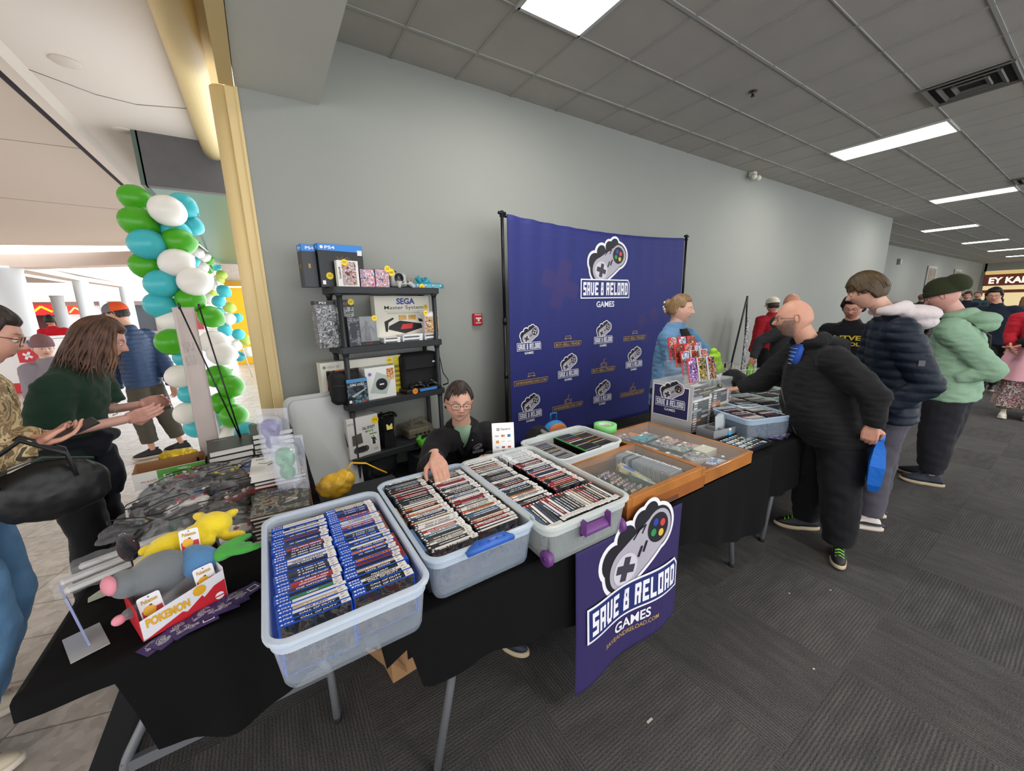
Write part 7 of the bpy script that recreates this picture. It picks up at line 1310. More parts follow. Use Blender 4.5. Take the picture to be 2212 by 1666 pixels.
# --- tall youth in a navy puffer with a pale hood
npf = cloth_('puffer_navy', '#18202c', .55, sheen=0, bump=(60, .15)); gw = cloth_('hood_pale', '#c9bfbf')
P_ = dict(hd=(3.50, -2.79, 1.69), nk=(3.60, -2.93, 1.49), el=(3.46, -3.17, 1.10), wl=(3.42, -3.00, .93), er=(3.72, -2.80, 1.08), wr=(3.64, -2.80, .93), pl=(3.60, -3.00, .92), kl=(3.52, -2.99, .50), al=(3.50, -3.00, .09), kr=(3.70, -2.98, .48), ar=(3.76, -2.95, .09))
o = dict(skin='#cca18e', hairc='#4a3a2c', bulk=1.0, hw=.19, toe=(115, 100), hl=dict(d=(-.3, .6, -.6), n=(0, 0, -1), c=.7), hr=None, top=dict(m=npf, name='puffer_jacket', quilt=.062, qa=.011, puff=.028, hem=-.10, wr=.008, sr=(.094, .082, .062)), legs=dict(m=cloth_('trousers_grey', '#4d4a52'), r=(.10, .085, .085)), shoe=(M('sole_white', '#cfc4b6', .6), M('shoe_white', '#d6ccc2', .5), None, .29, M('shoe_stripe', '#22222a', .5)))
r_, T, X, J, l, f, up = human('tall youth with a brown fringe in a navy puffer jacket, looking down at the table', P_, 118, 106, 20, o)
hood_down(r_, X, J['nk'] + up * .03, f, l, up, gw, .17, w=1.15); m = MB(); hm = hairmat('#45351f', .35); hair_shell(m, T, hm, o, .016, .045, .0, -.06, .008, seed=3); locks(m, T, hm, 50, -.022, -1.2, 1.2, 5, .0075, 0, .004, .112); locks(m, T, hm, 90, .012, 1.0, 5.3, 6, .0075, 0, .004, .112); m.build('hair', r_)
m = MB(X); cc = J['sl'] * .45 + J['el'] * .55 - f * .0 + l * .088; m.box(cc, (.03, .006, .035), M('badge', '#4a4a50', .4), rot=(0, 0, math.atan2(f.y, f.x))); m.build('sleeve_badge', r_)
# --- green hoodie with dark green beanie
gh = cloth_('hoodie_green', '#86a48a', .9); P_ = dict(hd=(4.83, -2.93, 1.64), nk=(4.92, -3.05, 1.44), el=(4.78, -3.28, 1.06), wl=(4.72, -3.10, .98), er=(5.02, -2.85, 1.06), wr=(4.90, -2.80, .98), pl=(4.90, -3.08, .88), kl=(4.80, -3.06, .47), al=(4.80, -3.08, .09), kr=(4.95, -3.06, .47), ar=(4.98, -3.02, .09))
o = dict(skin='#c8968a', hairc='#3a3428', bulk=1.25, belly=.03, hw=.21, hip=.18, toe=(105, 95), hl=None, hr=None, top=dict(m=gh, name='hooded_sweatshirt', hem=-.10, wr=.012, sr=(.095, .08, .055)), legs=dict(m=cloth_('trousers_charcoal', '#212126'), r=(.115, .095, .075)), shoe=(tan, M('shoe_navy', '#1a222e', .6)))
r_, T, X, J, l, f, up = human('person in a pale green hoodie and dark green beanie, bent toward the tables', P_, 88, 95, 20, o); hood_down(r_, X, J['nk'], f, l, up, gh, .15)
bn_ = cloth_('beanie_green', '#2e3320', .95, bump=(12, .5, (1, 1, 8)))
def beanie(root, T, mt, slouch=.03, name='beanie'):
    T = T @ Matrix(((1, 0, 0, 0), (0, 1, 0, 0), (0, .10, 1, 0), (0, 0, 0, 1)))
    q = MB(); q.ell((0, -.012, .055), (.094, .118, .112), mt, T=T); q.ell((0, -.055 - slouch, .085), (.080, .085, .085), mt, T=T)
    v, fc = fuse(q, .007, 3); lo = T.inverted(); keep = MB(); v2 = []
    for p in v: q_ = lo @ V(p); q_.z = max(q_.z, .022 + .012 * (q_.y < 0) * 0); v2.append(T @ q_)
    keep.add(v2, fc, mt, True); keep.loft([[T @ V((math.sin(a) * .089 * k, -.006 + math.cos(a) * .112 * k, z)) for a in [2 * PI * i / 36 for i in range(36)]] for z, k in ((.016, 1.0), (.018, 1.045), (.055, 1.045), (.058, 1.0))], mt, caps=False); return keep.build(name, root)
beanie(r_, T, bn_, .04); m = MB(X); m.tube([J['nk'] + l * .10 - f * .06 - up * .02, J['nk'] + l * .05 - f * .185 - up * .14, J['nk'] - l * .04 - f * .175 - up * .30, J['nk'] - l * .17 - f * .10 - up * .42], .011, M('strap_brown', '#3a2c22', .6), 8, flat=.4); m.build('bag_strap', r_)
# --- woman with a denim shirt, arms folded
dn = cloth_('denim_light', '#5f85a8', .85, nz=(7, .12)); P_ = dict(hd=(3.04, -1.70, 1.585), nk=(3.03, -1.66, 1.42), sr=(2.90, -1.69, 1.34), sl=(3.24, -1.66, 1.34), er=(2.93, -1.72, 1.06), wr=(3.10, -1.86, 1.13), el=(3.30, -1.80, 1.18), wl=(3.08, -1.88, 1.17), pl=(3.03, -1.62, .92), kl=(3.1, -1.62, .48), al=(3.1, -1.62, .09), kr=(2.95, -1.62, .48), ar=(2.95, -1.62, .09))
o = dict(skin='#d0a692', lip='#b06a60', hairc='#a8845c', bulk=1.05, jowl=.7, hw=.17, hip=.17, hl=dict(d=(-.9, -.1, .05), n=(.1, .9, 0), c=.3), hr=dict(d=(.9, .1, .2), n=(0, .9, 0), c=.5), top=dict(m=dn, name='denim_shirt', hem=-.20, wr=.010, sleeve=.86, sr=(.080, .066, .055)), legs=dict(m=blackp), shoe=(tan, bup))
r_, T, X, J, l, f, up = human('woman with pinned-up blonde hair and a light denim shirt, arms folded by the backdrop', P_, -82, -66, 5, o)
m = MB(); hm = hairmat('#7a6040', .35); hair_shell(m, T, hm, o, .012, .068, .018, -.05, .004, seed=8); m.ell((0, -.105, .035), (.045, .035, .05), hm, T=T); locks(m, T, hm, 8, .06, 2.2, 4.0, 3, .005, 0, .004, .03); m.build('hair', r_)
m = MB(); ivc = M('clip_ivory', '#e0d8c0', .4); [m.ell((.018 * math.cos(i), -.135 + .01 * math.sin(i * 2), .05 - .02 * i), (.010, .010, .012), ivc, T=T, nu=10, nv=8) for i in range(5)]; [m.ell((-.018 * math.cos(i), -.125, .06 - .022 * i), (.010, .010, .012), ivc, T=T, nu=10, nv=8) for i in range(4)]; m.build('hair_clip', r_)
tb = cloth_('tshirt_black', '#121214'); m = MB(X); m.loft([[J['nk'] - up * a + f * d_ + l * (w_ * math.cos(k)) + f * (.03 * math.sin(k)) for k in [PI * i / 12 for i in range(13)]] for a, w_, d_ in ((.02, .06, .065), (.10, .085, .12), (.20, .085, .145), (.30, .09, .15))], tb, caps=False, closed=False); m.build('tshirt', r_)
m = MB(); o0 = X @ (J['nk'] - up * .30 + f * .185); logo(m, plane(o0, l, up, .001), 0, 0, .15, 1, mono=True, simple=True); m.build('shirt_logo', r_); m = MB(); m.ell((-.082, -.01, -.035), (.005, .006, .007), M('earring_red', '#a03a3a', .3), T=T, nu=8, nv=6); m.build('earring', r_)
# --- seated man sorting the cases
P_ = dict(hd=(.935, -1.665, 1.08), nk=(.985, -1.585, .905), sr=(.80, -1.63, .85), sl=(1.15, -1.60, .83), er=(.665, -1.80, .77), wr=(.60, -2.115, .955), el=(1.19, -1.74, .66), wl=(1.00, -1.90, .79), pl=(1.05, -1.42, .50), kl=(1.05, -1.80, .50), al=(1.08, -1.85, .09), kr=(.88, -1.82, .50), ar=(.79, -2.30, .09))
shk = cloth_('hoodie_charcoal', '#1d1c1f'); o = dict(skin='#cb9e89', lip='#b07068', hairc='#2e221a', hw=.185, nku=0, ground=(1.0, -1.6, 0), toe=(-110, -70), hr=dict(d=(-.12, -.85, -.42), n=(.05, .35, -1), c=.22, t=.25, sc=1.0), hl=dict(d=(-.7, -.5, .05), n=(-.2, .3, -1), c=.35), top=dict(m=shk, name='zip_jacket', hem=-.02, wr=.009, sr=(.080, .066, .046)), legs=dict(m=cloth_('trousers_dark', '#1c1c20')), shoe=(tan, M('shoe_navy', '#1a222e', .6)))
r_, T, X, J, l, f, up = human('seated dark-haired man in glasses and charcoal jacket, hand in the blue-handled bin', P_, -113, -106, 3, o, froll=-4)
m = MB(); hair_shell(m, T, hairmat('#2e2018', .3), o, .012, .078, .024, -.05, .010, seed=12, recede=.014); locks(m, T, hairmat('#2e2018', .3), 26, -.074, -.9, .7, 15, .005, 0, .003, .114); m.build('hair', r_); glasses_(T, 0, M('glasses_brown', '#4a342a', .3)).build('glasses', r_)
m = MB(X); gs = M('tshirt_sage', '#7f9c84', .85); m.tube([J['nk'] + f * .05 + up * .02, J['nk'] + f * .09 - up * .06, J['nk'] + f * .125 - up * .15], [.055, .045, .014], gs, 12, flat=.35, up=f); m.build('tshirt', r_)
q = MB(X); [q.tube([J['nk'] - f * .07 + l * s * .05 + up * .03, J['nk'] + l * s * .085 + up * .02, J['nk'] + f * .08 + l * s * .065 - up * .03, J['nk'] + f * .13 + l * s * .03 - up * .13, J['nk'] + f * .145 - up * .2], [.022, .022, .020, .016, .01], shk, 10) for s in (-1, 1)]; v, fc = fuse(q, .007, 3); m = MB(); m.add(v, fc, shk, True); m.build('collar', r_)
m = MB(); logo(m, plane(X @ (J['nk'] - up * .165 + f * .140 + l * .085), (l * .93 - f * .36).normalized() , up, .002), 0, 0, .075, 1, mono=True, simple=True); m.build('jacket_logo', r_); m = MB(X); [m.ell(J['nk'] + f * .138 + l * s * .055 - up * .07, .005, M('cord_end', '#c8c8c8', .3, 1), nu=8, nv=6) for s in (-1, 1)]; m.build('drawcord_ends', r_)
e = empty('folding_chair', (1.06, -1.40, 0), 'dark folding chair under the seated man', 'chair'); m = MB(); m.box((0, 0, .40), (.40, .40, .04), K_, bev=.015); m.build('seat', e); m = MB(); m.box((.07, .21, .66), (.40, .03, .2), K_, rot=(-.1, 0, -.2), bev=.01); m.build('backrest', e)
for sx in (-1, 1):
    for sy in (-1, 1): m = MB(); m.tube([(sx * .18, sy * .17, .40), (sx * .18, sy * .2, 0)], .011, legm, 8); m.build('leg', e)
for sx in (-1, 1): m = MB(); m.tube([(sx * .19, .17, .38), (sx * .19 + .05, .21, .75)], .011, legm, 8); m.build('back_post', e)
# --- long-haired person in a dark green tee, at the left
tee = cloth_('tee_green', '#1d3427', .9); P_ = dict(hd=(-.74, -.84, 1.52), nk=(-.86, -.86, 1.375), el=(-.80, -.70, 1.12), wl=(-.66, -.71, 1.13), er=(-.93, -1.05, 1.09), wr=(-.68, -.93, 1.10), pl=(-.95, -.84, .93), kr=(-.93, -.92, .50), kl=(-.92, -.74, .50), ar=(-.98, -.93, .09), al=(-.98, -.74, .09))
o = dict(skin='#cd9e90', lip='#b8706c', hairc='#4a3024', hw=.19, hip=.15, toe=(-10, 10), hr=dict(d=(.9, .25, .15), n=(-.1, .9, .2), c=.35, t=.8), hl=dict(d=(.95, -.1, .1), n=(0, -.9, .2), c=.45, t=.8), top=dict(m=tee, name='tshirt', hem=-.06, wr=.012, sleeve=.42, sr=(.078, .085, .05)), legs=dict(m=blackp, r=(.10, .085, .08)), shoe=(tan, bup))
r_, T, X, J, l, f, up = human('long-haired person in a dark green t-shirt texting at the left table', P_, -8, 8, 22, o)
m = MB(); hm = hairmat('#4f3527', .5); hair_shell(m, T, hm, o, .016, .062, .02, -.06, .0, seed=21); locks(m, T, hm, 95, .19, 1.15, 5.13, 31, .0085, .55, .012, .112, drift=(.02, 0, -.02)); locks(m, T, hairmat('#6b4a33', .4), 34, .18, .8, 5.48, 33, .006, .7, .016, .112, drift=(.03, 0, -.02)); m.build('hair', r_)
m = MB(); fn = plane(X @ (J['nk'] - up * .26 + f * .140 + l * .02), (l * 1.0).normalized(), up, .001); line(m, fn, [(.06, .03), (-.0, .03), (.03, .0), (-.0, -.03), (.06, -.03)], .006, M('print_sage', '#8c9c90', .7), 8); m.build('shirt_print', r_)
m = MB(X); c = J['wl'] * .5 + J['wr'] * .5 + V((.12, 0, .0)); m.box(c, (.07, .035, .012), M('phone_dark', '#222226', .3), bev=.003); m.build('phone', r_); bpy.data.objects[-1] if 0 else None
m = MB(X); jn = cloth_('jacket_tied', '#15171f'); q = MB(X); q.ell(J['pl'] + up * .08, (.19, .17, .06), jn); q.ell(J['pl'] + f * .12 - l * .05 + up * .06, (.06, .06, .07), jn); q.tube([J['pl'] + f * .13 + up * .02, J['pl'] + f * .17 - up * .15, J['pl'] + f * .19 - up * .26], [.05, .06, .04], jn); q.tube([J['pl'] + l * .1 + f * .06, J['pl'] + l * .14 + f * .05 - up * .3], [.07, .09], jn); v, fc = fuse(q, .010, 4, disp=lambda c, n: .010 * noise_v(c, 14)); m = MB(); m.add(v, fc, jn, True); m.build('tied_jacket', r_)
# --- person in camouflage jacket and jeans at the left edge
def camo_mat():
    m = ART('camouflage', ['#6a5a40', '#b59c74', '#8a7450', '#c8b48c', '#4c4030'], 9, .85, 2.2, rnd=False); return m
jean = cloth_('jeans_blue', '#5f88b0', .85, nz=(5, .25)); P_ = dict(hd=(-.895, -1.44, 1.585), nk=(-.96, -1.50, 1.44), er=(-1.03, -1.66, 1.12), wr=(-.83, -1.50, 1.155), el=(-.98, -1.30, 1.12), wl=(-.86, -1.375, 1.15), pl=(-1.08, -1.52, .92), kr=(-1.02, -1.66, .52), kl=(-1.06, -1.42, .52), ar=(-1.16, -1.78, .09), al=(-1.22, -1.45, .09))
o = dict(skin='#d2a08c', hairc='#2c201a', hw=.18, toe=(20, 5), hr=dict(d=(.8, .35, .0), n=(0, .2, 1), c=.45, t=.6, flip=-1), hl=dict(d=(.8, -.2, .1), n=(0, .1, 1), c=.3, t=.6, flip=-1), top=dict(m=camo_mat(), name='camouflage_jacket', hem=-.16, wr=.010, sr=(.085, .07, .055)), legs=dict(m=jean, name='jeans', r=(.12, .10, .095), up=.03), shoe=(M('sole_white', '#cfc4b6', .6), M('shoe_cream', '#c9bca4', .6), M('lace_pink', '#c89a90', .7)))
r_, T, X, J, l, f, up = human('person in camouflage jacket and blue jeans at the left edge, holding a phone', P_, 5, 15, 20, o); m = MB(); hair_shell(m, T, hairmat('#2c201a', .3), o, .012, .06, .015, -.05, 0, seed=4); m.build('hair', r_); glasses_(T, 0, M('wire_metal', '#4a4440', .3, 1)).build('glasses', r_)
m = MB(X); m.box(J['wr'] * .5 + J['wl'] * .5 + V((.12, -.01, .03)), (.15, .075, .009), M('phone_dark', '#222226', .3), rot=(.25, -.35, .45), bev=.003); m.build('phone', r_)
lbm = M('leather_black', '#0f1011', .5, bump=(14, .35)); m = MB(); m.ell((0, 0, 0), (.17, .09, .12), lbm); m.box((.01, 0, -.02), (.30, .13, .16), lbm, bev=.04); v, fc = fuse(m, .009, 5, disp=lambda c, n: .010 * noise_v(c, 11) + .004 * noise_v(c, 30)); e = empty('shoulder_bag', (-.79, -1.56, .98), 'large black leather bag hanging beside the camouflage jacket', 'bag', rz=.35); m = MB(); m.add(v, fc, lbm, True); m.build('bag_body', e)
for s in (-1, 1): m = MB(); m.tube([(-.12, s * .07, .06), (-.13, s * .05, .16), (-.04, s * .03, .22), (.06, s * .05, .14), (.07, s * .07, .05)], .012, lbm, 8, flat=.5); m.build('handle', e)
m = MB(); m.tube([(-.12, .0, .10), (0, .0, .135), (.13, 0, .09)], .004, M('zip_dark', '#3a3a3c', .4), 6); m.build('zip', e)
# --- man in a blue puffer and orange cap, back to us
bpf = cloth_('puffer_blue', '#2d3e5c', .5, sheen=0, bump=(50, .12)); P_ = dict(hd=(-1.33, 2.17, 1.66), nk=(-1.27, 2.20, 1.47), er=(-1.03, 2.26, 1.02), wr=(-1.0, 2.20, .82), el=(-1.50, 2.36, 1.05), wl=(-1.5, 2.3, .82), pl=(-1.24, 2.20, .90), kr=(-1.12, 2.21, .47), ar=(-1.03, 2.23, .09), kl=(-1.31, 2.12, .47), al=(-1.28, 2.13, .09))
o = dict(skin='#c8967c', hairc='#2a1f1a', hw=.20, hr=1, toe=(180, 170), top=dict(m=bpf, name='puffer_jacket', quilt=.048, qa=.012, puff=.03, hem=-.06, wr=.006, sr=(.090, .078, .055)), legs=dict(m=cloth_('trousers_olive', '#4a443a'), r=(.11, .09, .075), up=.10), shoe=(tan, bup))
r_, T, X, J, l, f, up = human('man in a quilted blue jacket and orange and grey cap, seen behind the green t-shirt', P_, 150, 168, 12, o); m = MB(); hair_shell(m, T, hairmat('#2a1f1a', .3), o, .010, .06, .01, -.045); m.build('hair', r_)
def cap(root, T, m1, m2, back=0):
    q = MB(); nu, nv = 40, 12
    for mt, sel in ((m1, lambda a: abs(a) <= PI / 2 + .05), (m2, lambda a: abs(a) > PI / 2 - .05)):
        vs = []; fs = []
        for j in range(nv + 1):
            ph = PI / 2 * j / nv
            for i in range(nu + 1): a = -PI + 2 * PI * i / nu; vs.append(T @ V((.092 * math.sin(ph) * math.sin(a), -.004 + .113 * math.sin(ph) * math.cos(a), .028 + .105 * math.cos(ph) ** .8)))
        for j in range(nv):
            for i in range(nu):
                if sel(-PI + 2 * PI * (i + .5) / nu): fs.append((j * (nu + 1) + i, (j + 1) * (nu + 1) + i, (j + 1) * (nu + 1) + i + 1, j * (nu + 1) + i + 1))
        q.add(vs, fs, mt, True)
    o_ = q.build('cap', root); q = MB(); s = -1 if back else 1
    q.sheet(lambda u, v: T @ V(((u - .5) * .155 * (1 - .25 * v * v), s * (.095 + .075 * v - .10 * (u - .5) ** 2 * (1 + v)), .036 - .012 * v - .10 * (u - .5) ** 2)), 10, 5, m1, .003); q.build('brim', o_)
cap(r_, T, M('cap_grey', '#6a6a70', .7), M('cap_orange', '#e0501c', .7))
# --- others nearby, smaller in the photo
def simple(lab, p, hy, fy, fp, sk, hc, topc, legc, tn='jacket', extra=None, shoes=True, **k):
    o = dict(skin=sk, hairc=hc, hi=k.get('hi', 1), bulk=k.get('bulk', 1), hw=k.get('hw', .19), top=dict(m=topc, name=tn, wr=.010, sr=(.08, .065, .05), **k.get('top', {})), legs=dict(m=legc), shoe=(tan, bup) if shoes else (tan, bup)); o.update(k.get('o', {}))
    r = human(lab, p, hy, fy, fp, o)
    if k.get('hair', 1): m = MB(); hair_shell(m, r[1], hairmat(hc, .3), o, k.get('ht', .016), .068, .01, -.05, k.get('ht', .016) * .6, seed=len(lab)); m.build('hair', r[0])
    return r
r = simple('young man with black hair and glasses in a black top with yellow letters', dict(hd=(5.28, -2.22, 1.54), nk=(5.36, -2.20, 1.37), pl=(5.42, -2.18, .90)), 192, 186, 16, '#c8907a', '#17130f', cloth_('sweat_black', '#17171b'), blackp, 'sweatshirt', ht=.024)
glasses_(r[1], 0, M('wire_metal', '#4a4440', .3, 1)).build('glasses', r[0]); m = MB(); fn = plane(r[2] @ (r[3]['nk'] - r[6] * .22 + r[5] * .16), r[4], V((0, 0, 1)), .002); write(m, 'NTVE', fn, -.11, .03, .22, .05, M('print_yel', '#c8b02c', .6), 6, .03); write(m, 'ST COL', fn, -.11, -.03, .22, .04, M('print_yel', '#c8b02c', .6), 6, .03); m.build('shirt_lettering', r[0])
r = simple('person in a red top and pale cap by the wall, beyond the right table', dict(hd=(6.76, -.80, 1.56), nk=(6.82, -.80, 1.40), pl=(6.85, -.80, .92)), 60, 50, 10, '#b88a70', '#2a1f1a', cloth_('top_red', '#9c1c26'), blackp, hair=1, ht=.008); cap(r[0], r[1], M('cap_cream', '#c9bfae', .7), M('cap_cream', '#c9bfae', .7))
r = simple('person in a dark grey jacket holding a lime bag, mostly hidden behind the bald man', dict(hd=(5.60, -1.52, 1.60), nk=(5.62, -1.50, 1.42), el=(5.42, -1.28, 1.12), wl=(5.36, -1.25, .90), er=(5.7, -1.7, 1.1), wr=(5.66, -1.68, .9), pl=(5.66, -1.48, .92)), 150, 150, 8, '#c08a70', '#4a3a30', cloth_('jacket_grey', '#3a3a3c'), blackp, hair=0, bulk=1.2, o=dict(hl=1))
m = MB(); m.loft([[(x * w_, y * w_ * .4, z) for x, y in ((-.06, -.06), (.06, -.06), (.06, .06), (-.06, .06))] for z, w_ in ((-.22, .9), (-.1, 1), (0, .3))], M('lime_bag', '#7fd02c', .6), smooth=True); m.build('carry_bag', label='lime green bag hanging from the dark grey sleeve behind the basket', cat='bag', loc=(5.35, -1.24, .84))
r = simple('man in a navy jacket and glasses walking toward the camera down the hall', dict(hd=(10.09, -2.62, 1.62), nk=(10.12, -2.68, 1.45), pl=(10.12, -2.74, .90), kr=(10.0, -2.71, .48), ar=(9.92, -2.70, .09), kl=(10.28, -2.78, .48), al=(10.4, -2.78, .12)), 186, 186, 5, '#c8957c', '#17130f', cloth_('jacket_navy', '#18202e'), blackp, bulk=1.2, ht=.022, o=dict(hl=1, hr=1)); glasses_(r[1], 0, K_).build('glasses', r[0])
pk_ = cloth_('skirt_pink', '#cf9aa4'); r = simple('person in a red jacket with a pink skirt over a floral one, at right edge', dict(hd=(8.48, -3.25, 1.56), nk=(8.46, -3.24, 1.40), el=(8.30, -3.35, 1.12), wl=(8.25, -3.15, 1.0), er=(8.40, -3.02, 1.12), wr=(8.28, -3.05, 1.0), pl=(8.46, -3.24, .92), kl=(8.44, -3.32, .48), al=(8.44, -3.32, .09), kr=(8.40, -3.12, .48), ar=(8.36, -3.12, .09)), 185, 185, 10, '#c8907a', '#2a1c16', cloth_('jacket_red', '#a81c2c'), cloth_('trousers_khaki', '#7a6a4c'), ht=.02, o=dict(hl=1, hr=1, shoe=(M('sole_white', '#cfc4b6', .6), M('shoe_white', '#d6ccc2', .5))))
m = MB(r[2]); c = r[3]['pl']; m.loft([[c + V((math.cos(a) * k * (1 + .08 * math.sin(a * 7)), math.sin(a) * k * (1 + .08 * math.sin(a * 7)), z)) for a in [2 * PI * i / 48 for i in range(48)]] for z, k in ((.12, .17), (0, .21), (-.38, .33))], pk_, caps=False); m.build('pink_skirt', r[0]); m = MB(r[2]); m.loft([[c + V((.05 + math.cos(a) * k * (1 + .1 * math.sin(a * 6)), -.05 + math.sin(a) * k * (1 + .1 * math.sin(a * 6)), z)) for a in [2 * PI * i / 48 for i in range(48)]] for z, k in ((-.30, .25), (-.76, .30))], ART('floral', ['#b8a8a4', '#8a3a44', '#d8ccc4', '#5a4448', '#a88a84'], 14, .8), caps=False); m.build('floral_skirt', r[0])
m = MB(r[2]); m.ell(c + V((-.2, -.02, .12)), (.09, .16, .10), bkf); m.build('waist_bag', r[0])
# mall side
r = simple('child in a mauve beanie behind the green t-shirt', dict(hd=(-2.07, 2.6, 1.31), nk=(-2.07, 2.64, 1.16), pl=(-2.07, 2.66, .72)), -65, -62, 5, '#dcb09c', '#4a3428', cloth_('coat_grey', '#8a8088'), blackp, hair=0, hw=.15, o=dict(hs=.95)); beanie(r[0], r[1], cloth_('beanie_mauve', '#7c5c5c', .95), .0)
r = simple('man with dark hair in a bright red shirt at the white counter', dict(hd=(-4.21, 9.82, 1.56), nk=(-4.2, 9.85, 1.38), pl=(-4.2, 9.9, .9)), 95, 100, 5, '#b88068', '#17130f', cloth_('shirt_red', '#c01826'), blackp, 'shirt', hi=0, o=dict(hl=1, hr=1))
r = simple('man in a dark red shirt with folded arms far behind the counter', dict(hd=(-6.98, 16.42, 1.55), nk=(-6.98, 16.42, 1.38), pl=(-6.98, 16.42, .9)), -80, -60, 5, '#b88068', '#3a2c24', cloth_('shirt_maroon', '#7a1c2a'), blackp, 'shirt', hi=0)
cr_ = [(23.6, .55, 1.66, '#3a3a40', 'dark grey'), (24.3, .1, 1.60, '#5a2a2a', 'maroon'), (18.9, -.1, 1.58, '#23262e', 'black'), (21.5, -.55, 1.62, '#4a4a3c', 'olive'), (24.0, -1.1, 1.68, '#1f2a3c', 'navy'), (19.5, -1.25, 1.64, '#2a3a44', 'slate blue'), (27.5, -1.7, 1.7, '#7a5a4a', 'brown'), (16.5, -1.45, 1.62, '#18202c', 'dark blue')]
for i, (x, y, h, c, cn) in enumerate(cr_): simple('distant visitor in %s, %s from the left in the crowd down the hall' % (cn, ORD[i].replace('nearest', 'first')), dict(hd=(x, y, h), nk=(x, y, h - .17), pl=(x, y, .9)), 180 if i % 2 else 30, 180 if i % 2 else 40, 5, '#b88a74', ('#17130f', '#3a2c24', '#5a4434')[i % 3], cloth_('crowd' + c, c), blackp, hi=0)
# ================================================================ balloons and the counter in the mall
# x, y, height, diameter, colour of every balloon of the arch
BAL = [b.split(',') for b in """-0.84,1.36,2.70,0.25,g -0.59,1.05,2.56,0.28,w -0.82,1.17,2.46,0.28,g -0.47,1.40,2.51,0.20,c -0.78,1.10,2.27,0.28,c -0.58,1.22,2.40,0.25,c -0.56,1.14,2.31,0.26,g -0.60,1.06,2.11,0.27,w -0.83,1.21,2.09,0.26,g -0.50,1.31,2.67,0.23,c -0.73,1.07,1.92,0.27,c -0.48,0.97,1.94,0.27,w -0.55,1.07,1.78,0.25,g -0.78,1.11,1.73,0.26,c -0.71,1.12,1.58,0.25,w -0.42,1.07,1.61,0.22,g -0.74,1.03,1.39,0.26,g -0.67,1.13,1.22,0.22,c -0.73,1.03,1.06,0.24,w -0.37,0.88,1.26,0.24,w -0.42,0.94,1.37,0.24,w -0.68,1.06,0.88,0.22,c -0.44,0.94,1.04,0.23,g -0.34,0.84,0.94,0.23,g -0.44,0.88,0.78,0.23,g -0.73,1.00,0.70,0.23,w -0.35,0.72,0.67,0.24,g -0.53,0.96,0.57,0.21,c -0.41,0.79,0.48,0.23,w -0.69,1.05,0.53,0.21,c -0.21,-0.19,0.72,0.18,c -0.85,7.17,3.14,0.26,g -0.86,7.90,3.15,0.26,w -0.85,8.72,3.20,0.26,g -1.00,7.21,2.94,0.26,w -1.03,7.94,2.90,0.26,g -0.95,7.89,2.93,0.26,w -0.94,8.72,2.96,0.26,g -1.05,6.56,2.68,0.26,c -1.01,7.87,2.69,0.26,w -1.06,9.72,2.80,0.27,g -1.10,12.40,3.44,0.27,c -1.07,12.32,3.17,0.27,g -1.03,12.27,3.08,0.27,c -0.87,12.18,3.15,0.27,c -0.80,10.07,2.69,0.27,l -0.92,10.72,2.62,0.27,l -0.92,13.77,2.73,0.27,l -0.95,9.55,2.39,0.27,w -0.62,6.77,2.10,0.27,c -1.16,10.77,2.20,0.27,l -0.77,7.15,1.90,0.27,c -0.78,11.86,2.09,0.27,l -1.06,8.55,1.98,0.27,w -0.63,7.80,1.76,0.27,l -0.61,6.62,1.51,0.27,w -0.57,9.09,1.50,0.27,c -0.96,9.38,1.67,0.27,c -0.71,6.62,1.28,0.27,c -0.51,7.18,1.15,0.27,c -0.79,8.14,1.01,0.27,w -0.43,8.36,0.94,0.28,l -0.60,7.17,0.89,0.27,w -0.40,8.26,0.64,0.28,w -0.63,8.38,0.53,0.27,c""".split()]
CN = dict(g=('#46a318', 'green'), w=('#e6e2dc', 'white'), c=('#3fb4be', 'turquoise'), l=('#b4cc5a', 'lime'))
def balloon_mesh():
    m = MB(); return m
BP = {}
for k, (h, n) in CN.items():
    bmx = M('balloon_' + n, h, .32, spec=.5); b = bmx.node_tree.nodes['Principled BSDF']; b.inputs['Subsurface Weight'].default_value = .15; b.inputs['Subsurface Radius'].default_value = (.1, .1, .1)
    m = MB(); m.lathe([(.0001, .56), (.12, .545), (.24, .49), (.36, .39), (.455, .24), (.5, .06), (.49, -.1), (.43, -.26), (.32, -.40), (.18, -.51), (.07, -.565), (.03, -.585), (.045, -.61), (.02, -.615)], bmx, 24); o_ = m.build('tmp'); BP[k] = o_.data; bpy.data.objects.remove(o_)
rb = random.Random(12); cnt = {}
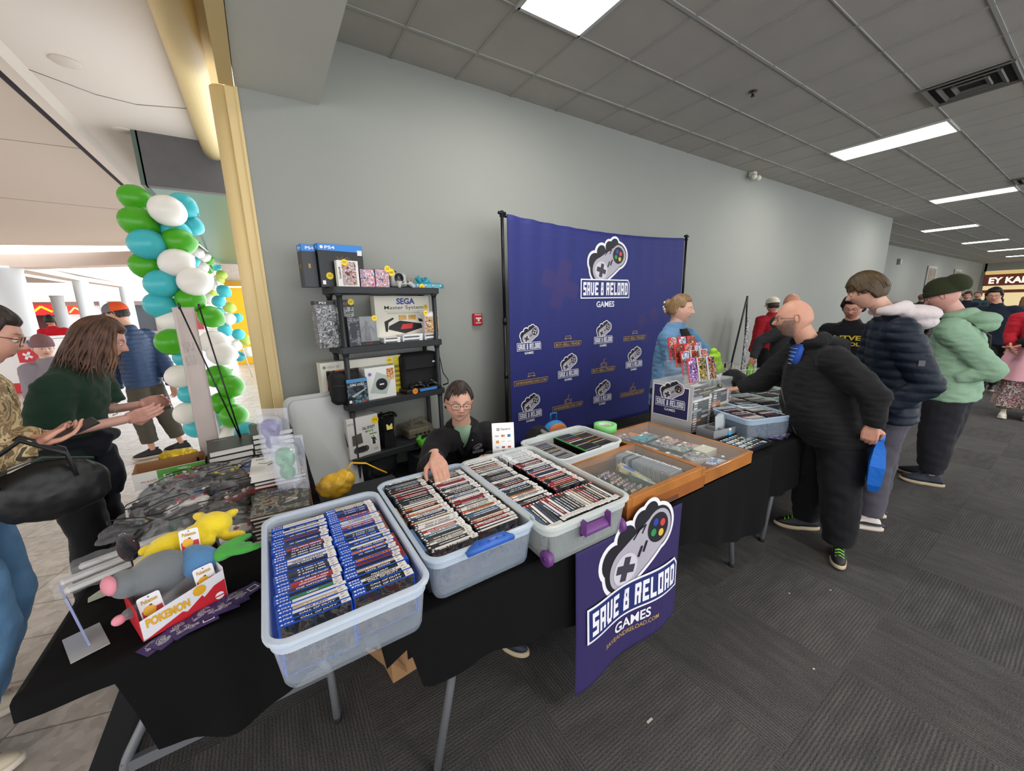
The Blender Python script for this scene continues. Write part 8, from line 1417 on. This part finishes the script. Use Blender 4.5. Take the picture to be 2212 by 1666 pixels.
for i, (x, y, z, d, c) in enumerate(BAL):
    x, y, z, d = map(float, (x, y, z, d)); o_ = bpy.data.objects.new('balloon', BP[c]); COL.objects.link(o_); o_.location = (x, y, z); o_.scale = (d * .95,) * 3
    dv = V((rb.uniform(-1, -.3), rb.uniform(-1, .1), rb.uniform(-.4, .7))); o_.rotation_euler = dv.to_track_quat('Z', 'Y').to_euler()
    near = i < 31; key = (c, near); cnt[key] = cnt.get(key, 0) + 1
    where = 'near column' if near else 'receding arch beyond it'
    tag(o_, '%s balloon in the %s, %s %s one down from its top' % (CN[c][1], where, ordn(cnt[key] - 1).replace('nearest', 'first'), CN[c][1]), 'balloon', 'balloons of the arch')
A3 = [tuple(map(float, b[:3])) for b in BAL]; nr = sorted(A3[:31], key=lambda p: p[2]); fr = sorted(A3[31:], key=lambda p: -p[2]); av = lambda L: [tuple(sum(p[i] for p in L[k:k + 6]) / len(L[k:k + 6]) for i in range(3)) for k in range(0, len(L) - 3, 6)]
PF = av(nr) + av(fr); PF = [(PF[0][0], PF[0][1], 0)] + PF + [(PF[-1][0] + .1, PF[-1][1], 0)]
m = MB(); m.tube(PF, .012, M('arch_pole', '#c9c9c9', .4), 8); m.build('arch_pole', label='thin pale pole carrying the balloon arch', cat='pole')
e = empty('food_counter', (-5.3, 9.8, 0), 'white mall counter with a red base behind the child', 'counter', rz=-.35); cwh = M('counter_white', '#e4e0e0', .4); crd2 = M('counter_red', '#c02834', .4)
m = MB(); m.box((0, 0, .68), (2.6, .7, .95), cwh, bev=.01); m.build('counter_body', e); m = MB(); m.box((0, -.02, .11), (2.66, .74, .22), crd2); m.build('red_base', e); m = MB(); m.box((0, -.05, 1.19), (2.7, .8, .05), cwh); m.build('countertop', e)
m = MB(); [m.box((-.9 + .28 * i, -.36, 1.06), (.2, .02, .12), M('menu_blue', '#4a5a8a', .5)) for i in range(8)]; m.build('menu_cards', e); m = MB(); m.box((1.05, -.37, .82), (.36, .02, .30), crd2); m.box((1.05, -.385, .82), (.05, .01, .18), cwh, rot=(0, .5, 0)); m.box((1.05, -.385, .82), (.18, .01, .05), cwh, rot=(0, .5, 0)); m.build('logo_panel', e)
m = MB(); m.box((-.9, 0, 1.40), (.45, .3, .40), cwh, bev=.02); m.build('till_box', label='white box standing on the mall counter', cat='box', loc=(-5.9, 9.9, 0)).rotation_euler = (0, 0, -.35)
